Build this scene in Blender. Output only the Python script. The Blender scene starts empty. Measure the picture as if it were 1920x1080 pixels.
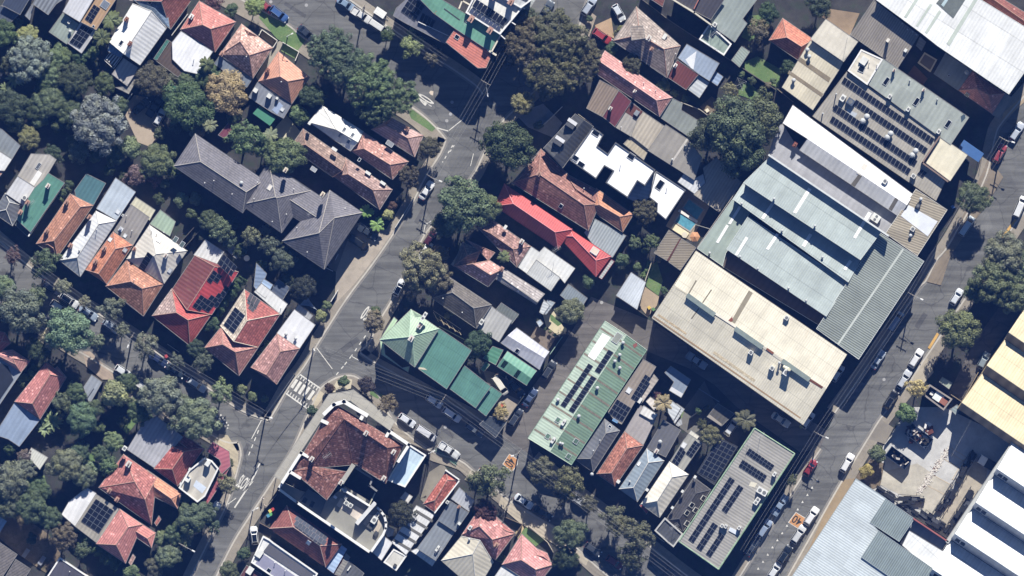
import bpy, bmesh, math, random
import numpy as np
from mathutils import Vector, Matrix
R = math.radians
random.seed(7)
sc = bpy.context.scene
COL = sc.collection

# ---------------------------------------------------------------- camera, sky, sun, exposure
S = 0.11                                   # metres per photo pixel (plan scale)
cd = bpy.data.cameras.new('camera'); cam = bpy.data.objects.new('camera', cd); COL.objects.link(cam)
cam.location = (0, 0, 2500); cd.sensor_width = 36; cd.lens = 36*2500/(1920*S)
cd.clip_start = 10; cd.clip_end = 6000
sc.camera = cam
SUN_EL, SUN_AZ = 34.0, 11.0                # degrees, azimuth clockwise from north (+Y)
sd = Vector((math.sin(R(SUN_AZ))*math.cos(R(SUN_EL)), math.cos(R(SUN_AZ))*math.cos(R(SUN_EL)), math.sin(R(SUN_EL))))
world = bpy.data.worlds.new("World"); sc.world = world; world.use_nodes = True
wn = world.node_tree; sky = wn.nodes.new('ShaderNodeTexSky'); sky.sky_type = 'NISHITA'; sky.sun_disc = False
sky.sun_elevation = R(SUN_EL); sky.sun_rotation = R(SUN_AZ); sky.air_density = 0.5; sky.dust_density = 0.0; sky.ozone_density = 3.0
bg = wn.nodes['Background']; bg.inputs['Strength'].default_value = 0.075
wn.links.new(sky.outputs[0], bg.inputs['Color'])
sl = bpy.data.lights.new('sun', 'SUN'); sun = bpy.data.objects.new('sun', sl); COL.objects.link(sun)
sl.energy = 5.0; sl.angle = R(0.5); sl.color = (1.0, 0.955, 0.87)
sun.rotation_euler = sd.to_track_quat('Z', 'Y').to_euler()
sc.view_settings.view_transform = 'Standard'; sc.view_settings.look = 'None'
sc.view_settings.exposure = 1.0; sc.view_settings.gamma = 1.0
sc.cycles.max_bounces = 5; sc.cycles.diffuse_bounces = 2; sc.cycles.transparent_max_bounces = 8

# ---------------------------------------------------------------- helpers
OX = (0, 380, 760, 1140, 1520); OY = (0, 260, 520, 780)
def px(t, p):                              # survey sheet t ('cr') + sheet coordinate -> plan pixel
    if t is None: return (float(p[0]), float(p[1]))
    return (OX[int(t[0])]+p[0]/3.6, OY[int(t[1])]+p[1]/3.6)
def W(t, p, z=0.0):                        # -> world metres
    a = px(t, p); return Vector(((a[0]-960)*S, (540-a[1])*S, z))
def lin(h):
    h = h.lstrip('#'); o = []
    for i in (0, 2, 4):
        c = int(h[i:i+2], 16)/255; o.append(c/12.92 if c <= .04045 else ((c+.055)/1.055)**2.4)
    return o
KALB = 1.42
def col(h, k=None):                        # colour as it looks in full sun -> base colour
    k = k or KALB; c = lin(h); g = .3*c[0]+.6*c[1]+.1*c[2]; return tuple(min(.82, (e+(g-e)*.20)/k) for e in c)+(1,)

ZS = 1.15                                  # storey heights
def tag(o, label=None, cat=None, group=None, kind=None):
    if label: o['label'] = label
    if cat: o['category'] = cat
    if group: o['group'] = group
    if kind: o['kind'] = kind
    return o
def thing(name, label, cat, loc=(0, 0, 0), rz=0, group=None):
    o = bpy.data.objects.new(name, None); COL.objects.link(o); o.location = loc; o.rotation_euler = (0, 0, rz)
    o.empty_display_size = .3
    return tag(o, label, cat, group)
def mesh(name, verts, faces, mats, parent=None, mi=None, uvs=None, smooth=False, off=None):
    me = bpy.data.meshes.new(name)
    if off is not None: verts = [Vector(v)-off for v in verts]
    me.from_pydata([tuple(v) for v in verts], [], faces)
    for m in (mats if isinstance(mats, (list, tuple)) else [mats]): me.materials.append(m)
    if mi: me.polygons.foreach_set('material_index', mi)
    if uvs:
        ul = me.uv_layers.new(name='UVMap'); k = 0
        for f in uvs:
            for uv in f: ul.data[k].uv = uv; k += 1
    if smooth: me.polygons.foreach_set('use_smooth', [True]*len(me.polygons))
    me.update()
    o = bpy.data.objects.new(name, me); COL.objects.link(o)
    if parent: o.parent = parent
    return o
class MB:                                  # collects primitives into one mesh
    def __init__(s): s.v = []; s.f = []; s.m = []
    def add(s, vs, fs, m=0):
        b = len(s.v); s.v += [Vector(v) for v in vs]; s.f += [[b+i for i in f] for f in fs]; s.m += [m]*len(fs); return s
    def box(s, c, d, rz=0, m=0, top=1.0):
        x, y, z = d[0]/2, d[1]/2, d[2]/2; q = Matrix.Rotation(rz, 3, 'Z'); c = Vector(c); t = top
        vs = [q@Vector(p)+c for p in ((-x,-y,-z),(x,-y,-z),(x,y,-z),(-x,y,-z),(-x*t,-y*t,z),(x*t,-y*t,z),(x*t,y*t,z),(-x*t,y*t,z))]
        return s.add(vs, [(3,2,1,0),(4,5,6,7),(0,1,5,4),(1,2,6,5),(2,3,7,6),(3,0,4,7)], m)
    def cyl(s, a, b, r, r2=None, n=8, m=0, cap=True):
        a = Vector(a); b = Vector(b); r2 = r if r2 is None else r2; d = (b-a).normalized()
        u = d.orthogonal().normalized(); w = d.cross(u); vs = []
        for k in range(n):
            t = 2*math.pi*k/n; e = u*math.cos(t)+w*math.sin(t); vs += [a+e*r, b+e*r2]
        fs = [(2*k, 2*((k+1) % n), 2*((k+1) % n)+1, 2*k+1) for k in range(n)]
        if cap: fs += [tuple(2*k for k in range(n))[::-1], tuple(2*k+1 for k in range(n))]
        return s.add(vs, fs, m)
    def dome(s, c, rx, rz, n=10, k=4, m=0):
        c = Vector(c); vs = []; fs = []
        for j in range(k):
            a = math.pi/2*j/k
            for i in range(n): t = 2*math.pi*i/n; vs.append(c+Vector((rx*math.cos(a)*math.cos(t), rx*math.cos(a)*math.sin(t), rz*math.sin(a))))
        vs.append(c+Vector((0, 0, rz)))
        for j in range(k-1):
            for i in range(n): fs.append((j*n+i, j*n+(i+1) % n, (j+1)*n+(i+1) % n, (j+1)*n+i))
        for i in range(n): fs.append(((k-1)*n+i, (k-1)*n+(i+1) % n, k*n))
        return s.add(vs, fs, m)
    def prism(s, poly, z0, z1, m=0):
        poly = ccw(poly); n = len(poly); vs = [(p[0], p[1], z0) for p in poly]+[(p[0], p[1], z1) for p in poly]
        return s.add(vs, [tuple(range(n))[::-1], tuple(range(n, 2*n))]+[(i, (i+1) % n, n+(i+1) % n, n+i) for i in range(n)], m)
    def build(s, name, mats, parent=None, smooth=False):
        return mesh(name, s.v, s.f, mats, parent, s.m, smooth=smooth)
def area(poly): return sum(poly[i][0]*poly[(i+1) % len(poly)][1]-poly[(i+1) % len(poly)][0]*poly[i][1] for i in range(len(poly)))/2
def ccw(poly): return list(poly) if area(poly) > 0 else list(poly)[::-1]
def inset(poly, d):                        # ccw polygon, positive = inwards
    n = len(poly); out = []
    for i in range(n):
        p0, p1, p2 = (Vector(poly[(i+k) % n][:2]) for k in (-1, 0, 1))
        e1 = (p1-p0); e2 = (p2-p1)
        if e1.length < 1e-6 or e2.length < 1e-6: out.append(p1); continue
        e1.normalize(); e2.normalize(); n1 = Vector((-e1.y, e1.x)); n2 = Vector((-e2.y, e2.x))
        b = n1+n2
        if b.length < .25: out.append(p1+n1*d); continue
        b.normalize(); c = max(.35, b.dot(n1)); out.append(p1+b*(d/c))
    return out

# ---------------------------------------------------------------- node materials
class NT:
    def __init__(s, name):
        s.m = bpy.data.materials.new(name); s.m.use_nodes = True; s.t = s.m.node_tree; s.b = s.t.nodes['Principled BSDF']
    def n(s, typ, **kw):
        q = s.t.nodes.new('ShaderNode'+typ)
        for k, v in kw.items():
            if k in ('operation', 'blend_type', 'data_type', 'noise_dimensions', 'feature', 'distance', 'wave_type', 'noise_type'): setattr(q, k, v)
            else:
                i = q.inputs[int(k[1:]) if k[0] == '_' else k.replace('_', ' ')]; s.put(i, v)
        return q
    def put(s, i, v):
        if isinstance(v, bpy.types.NodeSocket): s.t.links.new(v, i)
        elif isinstance(v, bpy.types.Node): s.t.links.new(v.outputs[0], i)
        else: i.default_value = v
    def math(s, op, a, b=0.0, c=0.0): return s.n('Math', operation=op, _0=a, _1=b, _2=c).outputs[0]
    def mix(s, f, a, b, bt='MIX'):
        q = s.n('Mix', data_type='RGBA', blend_type=bt); s.put(q.inputs[0], f); s.put(q.inputs[6], a); s.put(q.inputs[7], b); return q.outputs[2]
    def ramp(s, f, lo, hi, a=0.0, b=1.0):
        q = s.n('MapRange'); s.put(q.inputs[0], f)
        for i, v in zip((1, 2, 3, 4), (lo, hi, a, b)): q.inputs[i].default_value = v
        return q.outputs[0]
    def noise(s, scale, vec=None, detail=4, rough=.6):
        q = s.n('TexNoise', Scale=scale, Detail=detail, Roughness=rough)
        if vec is not None: s.put(q.inputs['Vector'], vec)
        return q.outputs[0]
    def pos(s): return s.n('NewGeometry').outputs['Position']
    def scale(s, f, c): return s.mix(1.0, c, s.gray(f), 'MULTIPLY')
    def gray(s, f):
        q = s.n('CombineColor'); [s.put(q.inputs[i], f) for i in range(3)]; return q.outputs[0]
    def done(s, c, rough=.85, spec=.3, **kw):
        s.put(s.b.inputs['Base Color'], c); s.put(s.b.inputs['Roughness'], rough); s.put(s.b.inputs['Specular IOR Level'], spec)
        for k, v in kw.items(): s.put(s.b.inputs[k.replace('_', ' ')], v)
        return s.m
_MC = {}
def cached(fn):
    def g(*a, **k):
        key = (fn.__name__, a, tuple(sorted(k.items())))
        if key not in _MC: _MC[key] = fn(*a, **k)
        return _MC[key]
    return g
def uv(N):
    q = N.n('SeparateXYZ', _0=N.n('UVMap').outputs[0]); return q.outputs[0], q.outputs[1]
def bump(N, h, strength=.4, dist=.05):
    return N.n('Bump', Strength=strength, Distance=dist, Height=h).outputs[0]
@cached
def tile(h, var=.24, speck=.0, course=.52, lichen=.3):
    N = NT('roof_tile'); u, v = uv(N); c = col(h); g = .4*c[0]+.5*c[1]+.1*c[2]; c = tuple(e+(g-e)*.10 for e in c[:3])+(1,)
    row = N.math('FLOOR', N.math('DIVIDE', v, course)); us = N.math('ADD', N.math('DIVIDE', u, .36), N.math('MULTIPLY', row, .5))
    cell = N.n('CombineXYZ', _0=N.math('FLOOR', us), _1=row)
    wn_ = N.n('TexWhiteNoise', noise_dimensions='2D', Vector=cell).outputs[0]
    x = N.scale(N.ramp(wn_, 0, 1, 1-var, 1+var), c)
    if speck: x = N.mix(N.math('GREATER_THAN', wn_, 1-speck), x, tuple(min(.8, q*1.55+.05) for q in c[:3])+(1,))
    fr = N.math('FRACT', N.math('DIVIDE', v, course)); line = N.ramp(fr, 0, .4, .5, 1.08); x = N.scale(line, x)
    big = N.noise(.35, N.pos(), 6, .65); x = N.scale(N.ramp(big, .3, .72, .82, 1.14), x)
    st = N.noise(1.0, N.n('CombineXYZ', _0=N.math('MULTIPLY', u, 1.1), _1=N.math('MULTIPLY', v, .18)), 5, .7)
    x = N.mix(N.ramp(st, .5, .75, 0, lichen), x, (.10, .09, .075, 1))
    pat = N.noise(1.9, N.pos(), 4, .7); x = N.scale(N.ramp(pat, .3, .7, .92, 1.07), x)
    return N.done(x, .8, .25, Normal=bump(N, line, .5, .04))
@cached
def metal(h, per=.75, rust=.0, dirt=.22, amp=.10, rusth='#7a4326', rough=.55, lap=0.0):
    N = NT('roof_sheeting'); u, v = uv(N); c = col(h)
    w = N.math('SINE', N.math('MULTIPLY', u, 2*math.pi/per)); x = N.scale(N.ramp(w, -1, 1, 1-amp, 1+amp*.7), c)  # colour stripes: painted light and shade of the ribs, also striped sheeting
    sheet = N.n('TexWhiteNoise', noise_dimensions='1D', W=N.math('FLOOR', N.math('DIVIDE', u, .9))).outputs[0]
    x = N.scale(N.ramp(sheet, 0, 1, .95, 1.04), x); old = N.n('TexWhiteNoise', noise_dimensions='2D', Vector=N.n('CombineXYZ', _0=N.math('FLOOR', N.math('DIVIDE', u, 2.7)), _1=N.math('FLOOR', N.math('DIVIDE', v, 5.2)))).outputs[0]; x = N.scale(N.ramp(old, 0, 1, .92, 1.05), x)
    st = N.noise(1.0, N.n('CombineXYZ', _0=N.math('MULTIPLY', u, 1.6), _1=N.math('MULTIPLY', v, .14)), 5, .7)
    x = N.mix(N.ramp(st, .48, .8, 0, dirt), x, tuple(q*.45+.01 for q in c[:3])+(1,))
    big = N.noise(.25, N.pos(), 6, .65); x = N.scale(N.ramp(big, .3, .72, .84, 1.1), x); sp = N.noise(.8, N.pos(), 7, .78); x = N.mix(N.ramp(sp, .56, .78, 0, dirt*1.3), x, tuple(q*.4+.015 for q in c[:3])+(1,))
    fine = N.noise(2.6, N.pos(), 3, .7); x = N.scale(N.ramp(fine, .3, .7, .95, 1.05), x)
    if rust:
        rn = N.noise(.55, N.n('CombineXYZ', _0=N.math('MULTIPLY', u, 1.6), _1=N.math('MULTIPLY', v, .55)), 7, .75)
        x = N.mix(N.ramp(rn, .66-.3*rust, .9-.3*rust, 0, .85), x, col(rusth))
    if lap:
        fr = N.math('FRACT', N.math('DIVIDE', v, lap)); x = N.scale(N.ramp(fr, 0, .06, .72, 1), x)
    return N.done(x, rough, .4, Normal=bump(N, w, .35, .03))
@cached
def plain(h, rough=.8, var=.12, sc_=.8, spec=.3, k=None, metallic=0.0):
    N = NT('paint'); c = col(h, k); n1 = N.noise(sc_, N.pos(), 6, .65); n2 = N.noise(sc_*6, N.pos(), 3, .7)
    x = N.scale(N.ramp(n1, .3, .7, 1-var, 1+var), c); x = N.scale(N.ramp(n2, .3, .7, 1-var*.5, 1+var*.5), x)
    return N.done(x, rough, spec, Metallic=metallic)
@cached
def concrete(h, var=.2, stain=.35, joint=0.0, ang=0.0):
    N = NT('concrete'); c = col(h); P = N.pos()
    x = N.scale(N.ramp(N.noise(.35, P, 7, .7), .3, .7, 1-var, 1+var*.8), c)
    x = N.mix(N.ramp(N.noise(.9, P, 6, .75), .52, .75, 0, stain), x, tuple(q*.5 for q in c[:3])+(1,))
    x = N.scale(N.ramp(N.noise(9, P, 3, .7), .3, .7, .9, 1.1), x)
    if joint:
        mp = N.n('Mapping', Vector=P); mp.inputs['Rotation'].default_value = (0, 0, -ang)
        q = N.n('SeparateXYZ', _0=mp.outputs[0])
        for k in (0, 1):
            fr = N.math('FRACT', N.math('DIVIDE', q.outputs[k], joint)); x = N.scale(N.ramp(fr, 0, .05, .72, 1), x)
    return N.done(x, .9, .2)
@cached
def asphalt(h):
    N = NT('asphalt'); c = col(h); P = N.pos()
    x = N.scale(N.ramp(N.noise(.12, P, 6, .7), .3, .7, .82, 1.18), c)
    mp = N.n('Mapping', Vector=P); mp.inputs['Rotation'].default_value = (0, 0, -R(56)); mp.inputs['Scale'].default_value = (.06, .9, 1)
    x = N.scale(N.ramp(N.noise(1.0, mp.outputs[0], 4, .6), .35, .65, .74, 1.2), x); rp = N.n('TexVoronoi', feature='F1', Scale=.13, Vector=P); x = N.scale(N.ramp(rp.outputs['Color'], 0, 1, .86, 1.1), x)
    x = N.mix(N.ramp(N.noise(.5, P, 6, .78), .56, .72, 0, .5), x, tuple(q*.55 for q in c[:3])+(1,))
    x = N.scale(N.ramp(N.noise(7, P, 3, .8), .3, .7, .84, 1.16), x)
    vo = N.n('TexVoronoi', feature='DISTANCE_TO_EDGE', Scale=.16, Vector=N.n('VectorMath', operation='ADD', _0=P, _1=N.n('TexNoise', Scale=.5, Vector=P).outputs['Color']))
    x = N.scale(N.ramp(vo.outputs[0], 0, .02, .66, 1), x)
    return N.done(x, .9, .25)
@cached
def soil(a, b, g):
    N = NT('garden_ground'); P = N.pos()
    x = N.mix(N.ramp(N.noise(.22, P, 7, .7), .38, .62, 0, 1), col(a), col(b))
    x = N.mix(N.ramp(N.noise(.4, P, 7, .75), .5, .62, 0, .8), x, col(g))
    x = N.scale(N.ramp(N.noise(6, P, 4, .75), .25, .75, .65, 1.35), x)
    return N.done(x, .95, .1)
@cached
def leafmat():
    N = NT('foliage'); oc = N.n('ObjectInfo'); geo = N.n('NewGeometry'); rnd = geo.outputs['Random Per Island']
    x = N.scale(N.ramp(rnd, 0, 1, .78, 1.22), oc.outputs['Color'])
    P = geo.outputs['Position']; pn = N.noise(.55, P, 4, .6)
    x = N.mix(N.ramp(pn, .42, .68, 0, .5), x, N.mix(1, x, (1.22, 1.12, .62, 1), 'MULTIPLY'))
    x = N.scale(N.ramp(N.noise(.3, P, 3, .5), .3, .7, .78, 1.22), x)
    N.done(x, .6, .22); tr = N.n('BsdfTranslucent', Color=x); ms = N.n('MixShader'); ms.inputs[0].default_value = .18
    out = [q for q in N.t.nodes if q.type == 'OUTPUT_MATERIAL'][0]
    N.t.links.new(N.b.outputs[0], ms.inputs[1]); N.t.links.new(tr.outputs[0], ms.inputs[2]); N.t.links.new(ms.outputs[0], out.inputs[0])
    return N.m
@cached
def carpaint():
    N = NT('car_paint'); c = N.n('ObjectInfo').outputs['Color']; x = N.scale(N.ramp(N.noise(2, N.pos(), 4), .3, .7, .93, 1.05), c)
    return N.done(x, .28, .5, Coat_Weight=.6, Coat_Roughness=.06, Metallic=.15)
@cached
def glass(h='#141a22', rough=.08):
    N = NT('dark_glass'); x = N.scale(N.ramp(N.noise(1.2, N.pos(), 3), .3, .7, .8, 1.25), col(h)); return N.done(x, rough, .6)
@cached
def solarmat(h='#0f1526'):
    N = NT('solar_cells'); u, v = uv(N); c = col(h)
    e = N.math('MINIMUM', N.math('MINIMUM', u, N.math('SUBTRACT', 1, u)), N.math('MINIMUM', v, N.math('SUBTRACT', 1, v)))
    frm = N.math('LESS_THAN', e, .03)
    g = N.math('MAXIMUM', N.math('LESS_THAN', N.math('FRACT', N.math('MULTIPLY', u, 6)), .1), N.math('LESS_THAN', N.math('FRACT', N.math('MULTIPLY', v, 10)), .1))
    ob = N.n('ObjectInfo').outputs['Random']
    x = N.scale(N.ramp(ob, 0, 1, .75, 1.3), c); x = N.mix(N.math('MULTIPLY', g, .22), x, col('#4a5a78')); x = N.mix(frm, x, col('#7b828c'))
    return N.done(x, .42, .22)
@cached
def watermat(h):
    N = NT('pool_water'); x = N.scale(N.ramp(N.noise(1.5, N.pos(), 4), .3, .7, .8, 1.2), col(h))
    return N.done(x, .08, .5, Normal=bump(N, N.noise(5, N.pos(), 2), .15, .05))
BRICK = lambda: plain('#8a5a4a', .9, .25, 3)
WHITE = lambda: plain('#e9e8e4', .7, .08)
CREAM = lambda: plain('#d8cfb8', .8, .12)
DGREY = lambda: plain('#45484d', .8, .15)
# ---------------------------------------------------------------- buildings
GUT = lambda: plain('#8f8d8a', .7, .2)
TRI = []                                   # every roof triangle, for setting things down on roofs
class Bld:
    def __init__(s, name, label, cat, t, at, wall=None, gut=None, group=None):
        s.t = t; s.o = W(t, at); s.wallm = wall or CREAM(); s.gutm = gut or GUT(); s.tri = []
        s.root = thing(name, label, cat, s.o, 0, group); s.k = 0
    def P(s, p, z=0.0, t=None): return W(t or s.t, p, z)
    def part(s, name, vs, fs, mats, **kw): return mesh(name, vs, fs, mats, kw.pop('parent', s.root), off=s.o, **kw)
    def mb(s, m, name, mats, smooth=False, parent=None):
        return mesh(name, m.v, m.f, mats, parent or s.root, m.m, off=s.o, smooth=smooth)
    def zat(s, x, y):
        best = None
        for a, b, c, n in s.tri:
            d = (b.y-c.y)*(a.x-c.x)+(c.x-b.x)*(a.y-c.y)
            if abs(d) < 1e-9: continue
            l1 = ((b.y-c.y)*(x-c.x)+(c.x-b.x)*(y-c.y))/d; l2 = ((c.y-a.y)*(x-c.x)+(a.x-c.x)*(y-c.y))/d
            if l1 > -.02 and l2 > -.02 and 1-l1-l2 > -.02:
                z = l1*a.z+l2*b.z+(1-l1-l2)*c.z
                if best is None or z > best[0]: best = (z, n)
        if best is None: best = (max((q.z for t_ in s.tri for q in t_[:3]), default=3.0), Vector((0, 0, 1)))
        return best
    def shell(s, V, faces, mats, mi=None, over=.4, gutter=True, wall=True, ridge=None, rname='roof', base=0.0):
        """roof faces over world points V; walls, eaves gutter and ridge capping follow from them"""
        s.k += 1; dz = .004*(s.k % 7); V = [Vector((q.x, q.y, q.z+dz)) for q in V]; F = []
        for f in faces:
            n = Vector((0, 0, 0))
            for i in range(len(f)): a = V[f[i]]; b = V[f[(i+1) % len(f)]]; n += a.cross(b)
            F.append(list(f) if n.z > 0 else list(f)[::-1])
        uvs = []; nor = []
        for f in F:
            n = Vector((0, 0, 0))
            for i in range(len(f)): n += V[f[i]].cross(V[f[(i+1) % len(f)]])
            n.normalize(); nor.append(n); up = Vector((0, 0, 1))-n*n.z
            if up.length < .02:
                e = max(((V[f[(i+1) % len(f)]]-V[f[i]]) for i in range(len(f))), key=lambda q: q.length); up = Vector((-e.y, e.x, 0))
            up.normalize(); h = up.cross(n).normalized()
            uvs.append([(V[i].dot(h), V[i].dot(up)) for i in f])
            for i in range(1, len(f)-1): s.tri.append((V[f[0]], V[f[i]], V[f[i+1]], n))
        rf = s.part(rname, V, F, mats, uvs=uvs, mi=mi)
        ed = {}
        for k, f in enumerate(F):
            for i in range(len(f)): ed.setdefault(frozenset((f[i], f[(i+1) % len(f)])), []).append((k, f[i], f[(i+1) % len(f)]))
        nb = {}
        for e in ed.values():
            if len(e) == 1: nb.setdefault(e[0][1], []).append(e[0][2]); nb.setdefault(e[0][2], []).append(e[0][1])
        loop = [next(iter(nb))]; prev = None
        while len(loop) < 80:
            q = [k for k in nb[loop[-1]] if k != prev]
            if not q or q[0] == loop[0]: break
            prev = loop[-1]; loop.append(q[0])
        if area([V[i] for i in loop]) < 0: loop = loop[::-1]
        B = [V[i] for i in loop]; n = len(B)
        if ridge:
            m = MB()
            for k, e in ed.items():
                if len(e) == 2:
                    a, b = (V[i] for i in k)
                    if nor[e[0][0]].dot(nor[e[1][0]]) < .985: m.cyl(a, b, .085, n=6)
            if m.v: s.mb(m, 'ridge_capping', ridge, parent=rf)
        if gutter:
            o = inset(B, -.06); i_ = inset(B, .03); m = MB(); vs = []
            for k in range(n):
                z = B[k].z; vs += [(o[k].x, o[k].y, z+.035), (i_[k].x, i_[k].y, z+.035), (o[k].x, o[k].y, z-.17), (i_[k].x, i_[k].y, z-.17)]
            fs = []
            for k in range(n):
                j = (k+1) % n; fs += [(4*k, 4*j, 4*j+1, 4*k+1), (4*k+2, 4*j+2, 4*j, 4*k), (4*k+3, 4*j+3, 4*j+2, 4*k+2)]
            m.add(vs, fs); s.mb(m, 'gutter', s.gutm)
        if wall:
            q = inset(B, over); vs = []; fs = []
            for k in range(n): vs += [(q[k].x, q[k].y, base), (q[k].x, q[k].y, B[k].z-.03), (B[k].x, B[k].y, B[k].z-.12), (q[k].x, q[k].y, B[k].z-.12)]
            for k in range(n): j = (k+1) % n; fs += [(4*k, 4*j, 4*j+1, 4*k+1), (4*k+3, 4*j+3, 4*j+2, 4*k+2)]
            s.part('wall', vs, fs, s.wallm)
        return rf
    def hip(s, pts, r1, r2, mat, eave=3.3, pitch=34, t=None, ridge=None, mats=None, real=False, **kw):
        eave *= ZS; pitch += 3 if pitch >= 29 else 0
        p = [s.P(q, 0, t) for q in pts]; a1 = s.P(r1, 0, t); a2 = s.P(r2, 0, t)
        def cost(q): return ((q[3]+q[0])/2-a1).length+((q[1]+q[2])/2-a2).length
        p = min((p[i:]+p[:i] for i in range(4)), key=cost)
        def dl(x, a, b): d = (b-a).normalized(); w = x-a; return abs(w.x*d.y-w.y*d.x)
        h = min(dl((a1+a2)/2, p[0], p[1]), dl((a1+a2)/2, p[2], p[3]))*math.tan(R(pitch))
        V = [q+Vector((0, 0, eave)) for q in p]+[a1+Vector((0, 0, eave+h)), a2+Vector((0, 0, eave+h))]
        F = [(0, 1, 5, 4), (1, 2, 5), (2, 3, 4, 5), (3, 0, 4)]
        if (a1-a2).length < .3: F = [(0, 1, 4), (1, 2, 4), (2, 3, 4), (3, 0, 4)]; V = V[:5]
        if mats and real: return s.shell(V, F, mats[0], mi=mats[1], ridge=ridge, **kw)
        return s.shell(V, F, mat, ridge=ridge, **kw)
    def slab(s, pts, z, mat, rise=0.0, up=(0, -1), t=None, para=0.0, pm=None, pw=.28, **kw):
        z *= ZS
        p = [px(t or s.t, q) for q in pts]; d = [q[0]*up[0]+q[1]*up[1] for q in p]; lo, hi = min(d), max(d)
        V = [Vector(((q[0]-960)*S, (540-q[1])*S, z+rise*(e-lo)/max(1e-6, hi-lo))) for q, e in zip(p, d)]
        kw.setdefault('gutter', not para); kw.setdefault('over', .03 if para else .3)
        rf = s.shell(V, [tuple(range(len(V)))], mat, **kw)
        if para:
            B = ccw(V); i_ = inset(B, pw); o = inset(B, -.03); n = len(B); vs = []; fs = []
            for k in range(n):
                zt = B[k].z+para; vs += [(o[k].x, o[k].y, zt-para-.3), (o[k].x, o[k].y, zt), (i_[k].x, i_[k].y, zt), (i_[k].x, i_[k].y, zt-para-.02)]
            for k in range(n):
                j = (k+1) % n; fs += [(4*k, 4*j, 4*j+1, 4*k+1), (4*k+1, 4*j+1, 4*j+2, 4*k+2), (4*k+2, 4*j+2, 4*j+3, 4*k+3)]
            s.part('parapet', vs, fs, pm or WHITE())
        return rf
    def chim(s, *pts, h=1.3, w=.62, m=None, pots=2, rz=R(56), t=None):
        for p in pts:
            q = s.P(p, 0, t); z, _ = s.zat(q.x, q.y); b = MB(); L = w*1.45
            b.box((q.x, q.y, z+h/2-.4), (L, w, h+.8), rz); b.box((q.x, q.y, z+h+.06), (L+.16, w+.16, .14), rz)
            for k in range(pots):
                e = Vector((math.cos(rz), math.sin(rz), 0))*(k-(pots-1)/2)*.42
                b.cyl((q.x+e.x, q.y+e.y, z+h+.1), (q.x+e.x, q.y+e.y, z+h+.5), .13, .11, 8, 1)
            s.mb(b, 'chimney', [m or BRICK(), plain('#a8734f', .9)])
    def vent(s, *pts, r=.24, h=.55, m=None, t=None):
        for p in pts:
            q = s.P(p, 0, t); z, _ = s.zat(q.x, q.y); b = MB(); b.cyl((q.x, q.y, z-.15), (q.x, q.y, z+h), r*.75, n=8); b.dome((q.x, q.y, z+h), r*1.25, r, 8, 3)
            b.cyl((q.x, q.y, z+h-.05), (q.x, q.y, z+h), r*1.3, n=8); s.mb(b, 'roof_vent', m or plain('#b9bcbc', .5))
    def pipe(s, *pts, h=.8, r=.06, t=None):
        for p in pts:
            q = s.P(p, 0, t); z, _ = s.zat(q.x, q.y); b = MB(); b.cyl((q.x, q.y, z-.1), (q.x, q.y, z+h), r, n=6); b.cyl((q.x, q.y, z+h), (q.x, q.y, z+h+.08), r*2, n=6)
            s.mb(b, 'vent_pipe', WHITE())
    def sky(s, *pts, w=.8, l=1.1, rz=R(56), m=None, f=None, h=.16, t=None):
        for p in pts:
            q = s.P(p, 0, t); z, n = s.zat(q.x, q.y); u = Vector((math.cos(rz), math.sin(rz), 0)); u = (u-n*u.dot(n)).normalized(); v = n.cross(u); c = Vector((q.x, q.y, z))
            a = MB(); vs = []
            for sx, sy in ((-1, -1), (1, -1), (1, 1), (-1, 1)):
                e = u*sx*l/2+v*sy*w/2; e2 = u*sx*(l/2-.08)+v*sy*(w/2-.08); vs += [c+e-n*.1, c+e+n*h, c+e2+n*h]
            fs = []
            for k in range(4): j = (k+1) % 4; fs += [(3*k, 3*j, 3*j+1, 3*k+1), (3*k+1, 3*j+1, 3*j+2, 3*k+2)]
            a.add(vs, fs); fr = s.mb(a, 'skylight', f or plain('#c9ccd0', .5))
            g = MB(); g.add([c+u*sx*(l/2-.07)+v*sy*(w/2-.07)+n*(h-.03) for sx, sy in ((-1, -1), (1, -1), (1, 1), (-1, 1))], [(0, 1, 2, 3)]); s.mb(g, 'pane', m or glass(), parent=fr)
    def ac(s, *pts, d=(1.1, .8, .8), rz=R(56), m=None, fan=True, t=None):
        for p in pts:
            q = s.P(p, 0, t); z, _ = s.zat(q.x, q.y); b = MB(); b.box((q.x, q.y, z+d[2]/2+.08), d, rz)
            e = Vector((math.cos(rz), math.sin(rz), 0)); f = Vector((-e.y, e.x, 0))
            for sx in (-1, 1):
                for sy in (-1, 1): g = e*sx*d[0]*.4+f*sy*d[1]*.4; b.box((q.x+g.x, q.y+g.y, z+.02), (.1, .1, .3), rz)
            un = s.mb(b, 'air_conditioner', m or plain('#dcdcd6', .6))
            if fan:
                b = MB(); k = 2 if d[0] > 1.5 else 1
                for i in range(k): g = e*(i-(k-1)/2)*d[0]*.46; b.cyl((q.x+g.x, q.y+g.y, z+d[2]+.07), (q.x+g.x, q.y+g.y, z+d[2]+.12), min(d[1], d[0]/k)*.36, n=12)
                s.mb(b, 'fan_grille', plain('#707376', .7), parent=un)
    def solar(s, o, a, b, nx, ny, gap=.06, tilt=0.0, lift=.13, m=None, t=None, keep=None, name='solar_panel'):
        O, A, B = (s.P(q, 0, t) for q in (o, a, b)); c = (A+B)/2; z, n = s.zat(c.x, c.y)
        def up(q): return Vector((q.x, q.y, z+lift-((q.x-c.x)*n.x+(q.y-c.y)*n.y)/n.z))
        O, A, B = up(O), up(A), up(B); u = (A-O)/nx; v = (B-O)/ny
        if tilt: v = v+Vector((0, 0, -tilt))
        g = .5*gap; x0 = u.normalized()*g; y0 = v.normalized()*g; nn = u.cross(v).normalized()
        if nn.z < 0: nn = -nn
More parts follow.
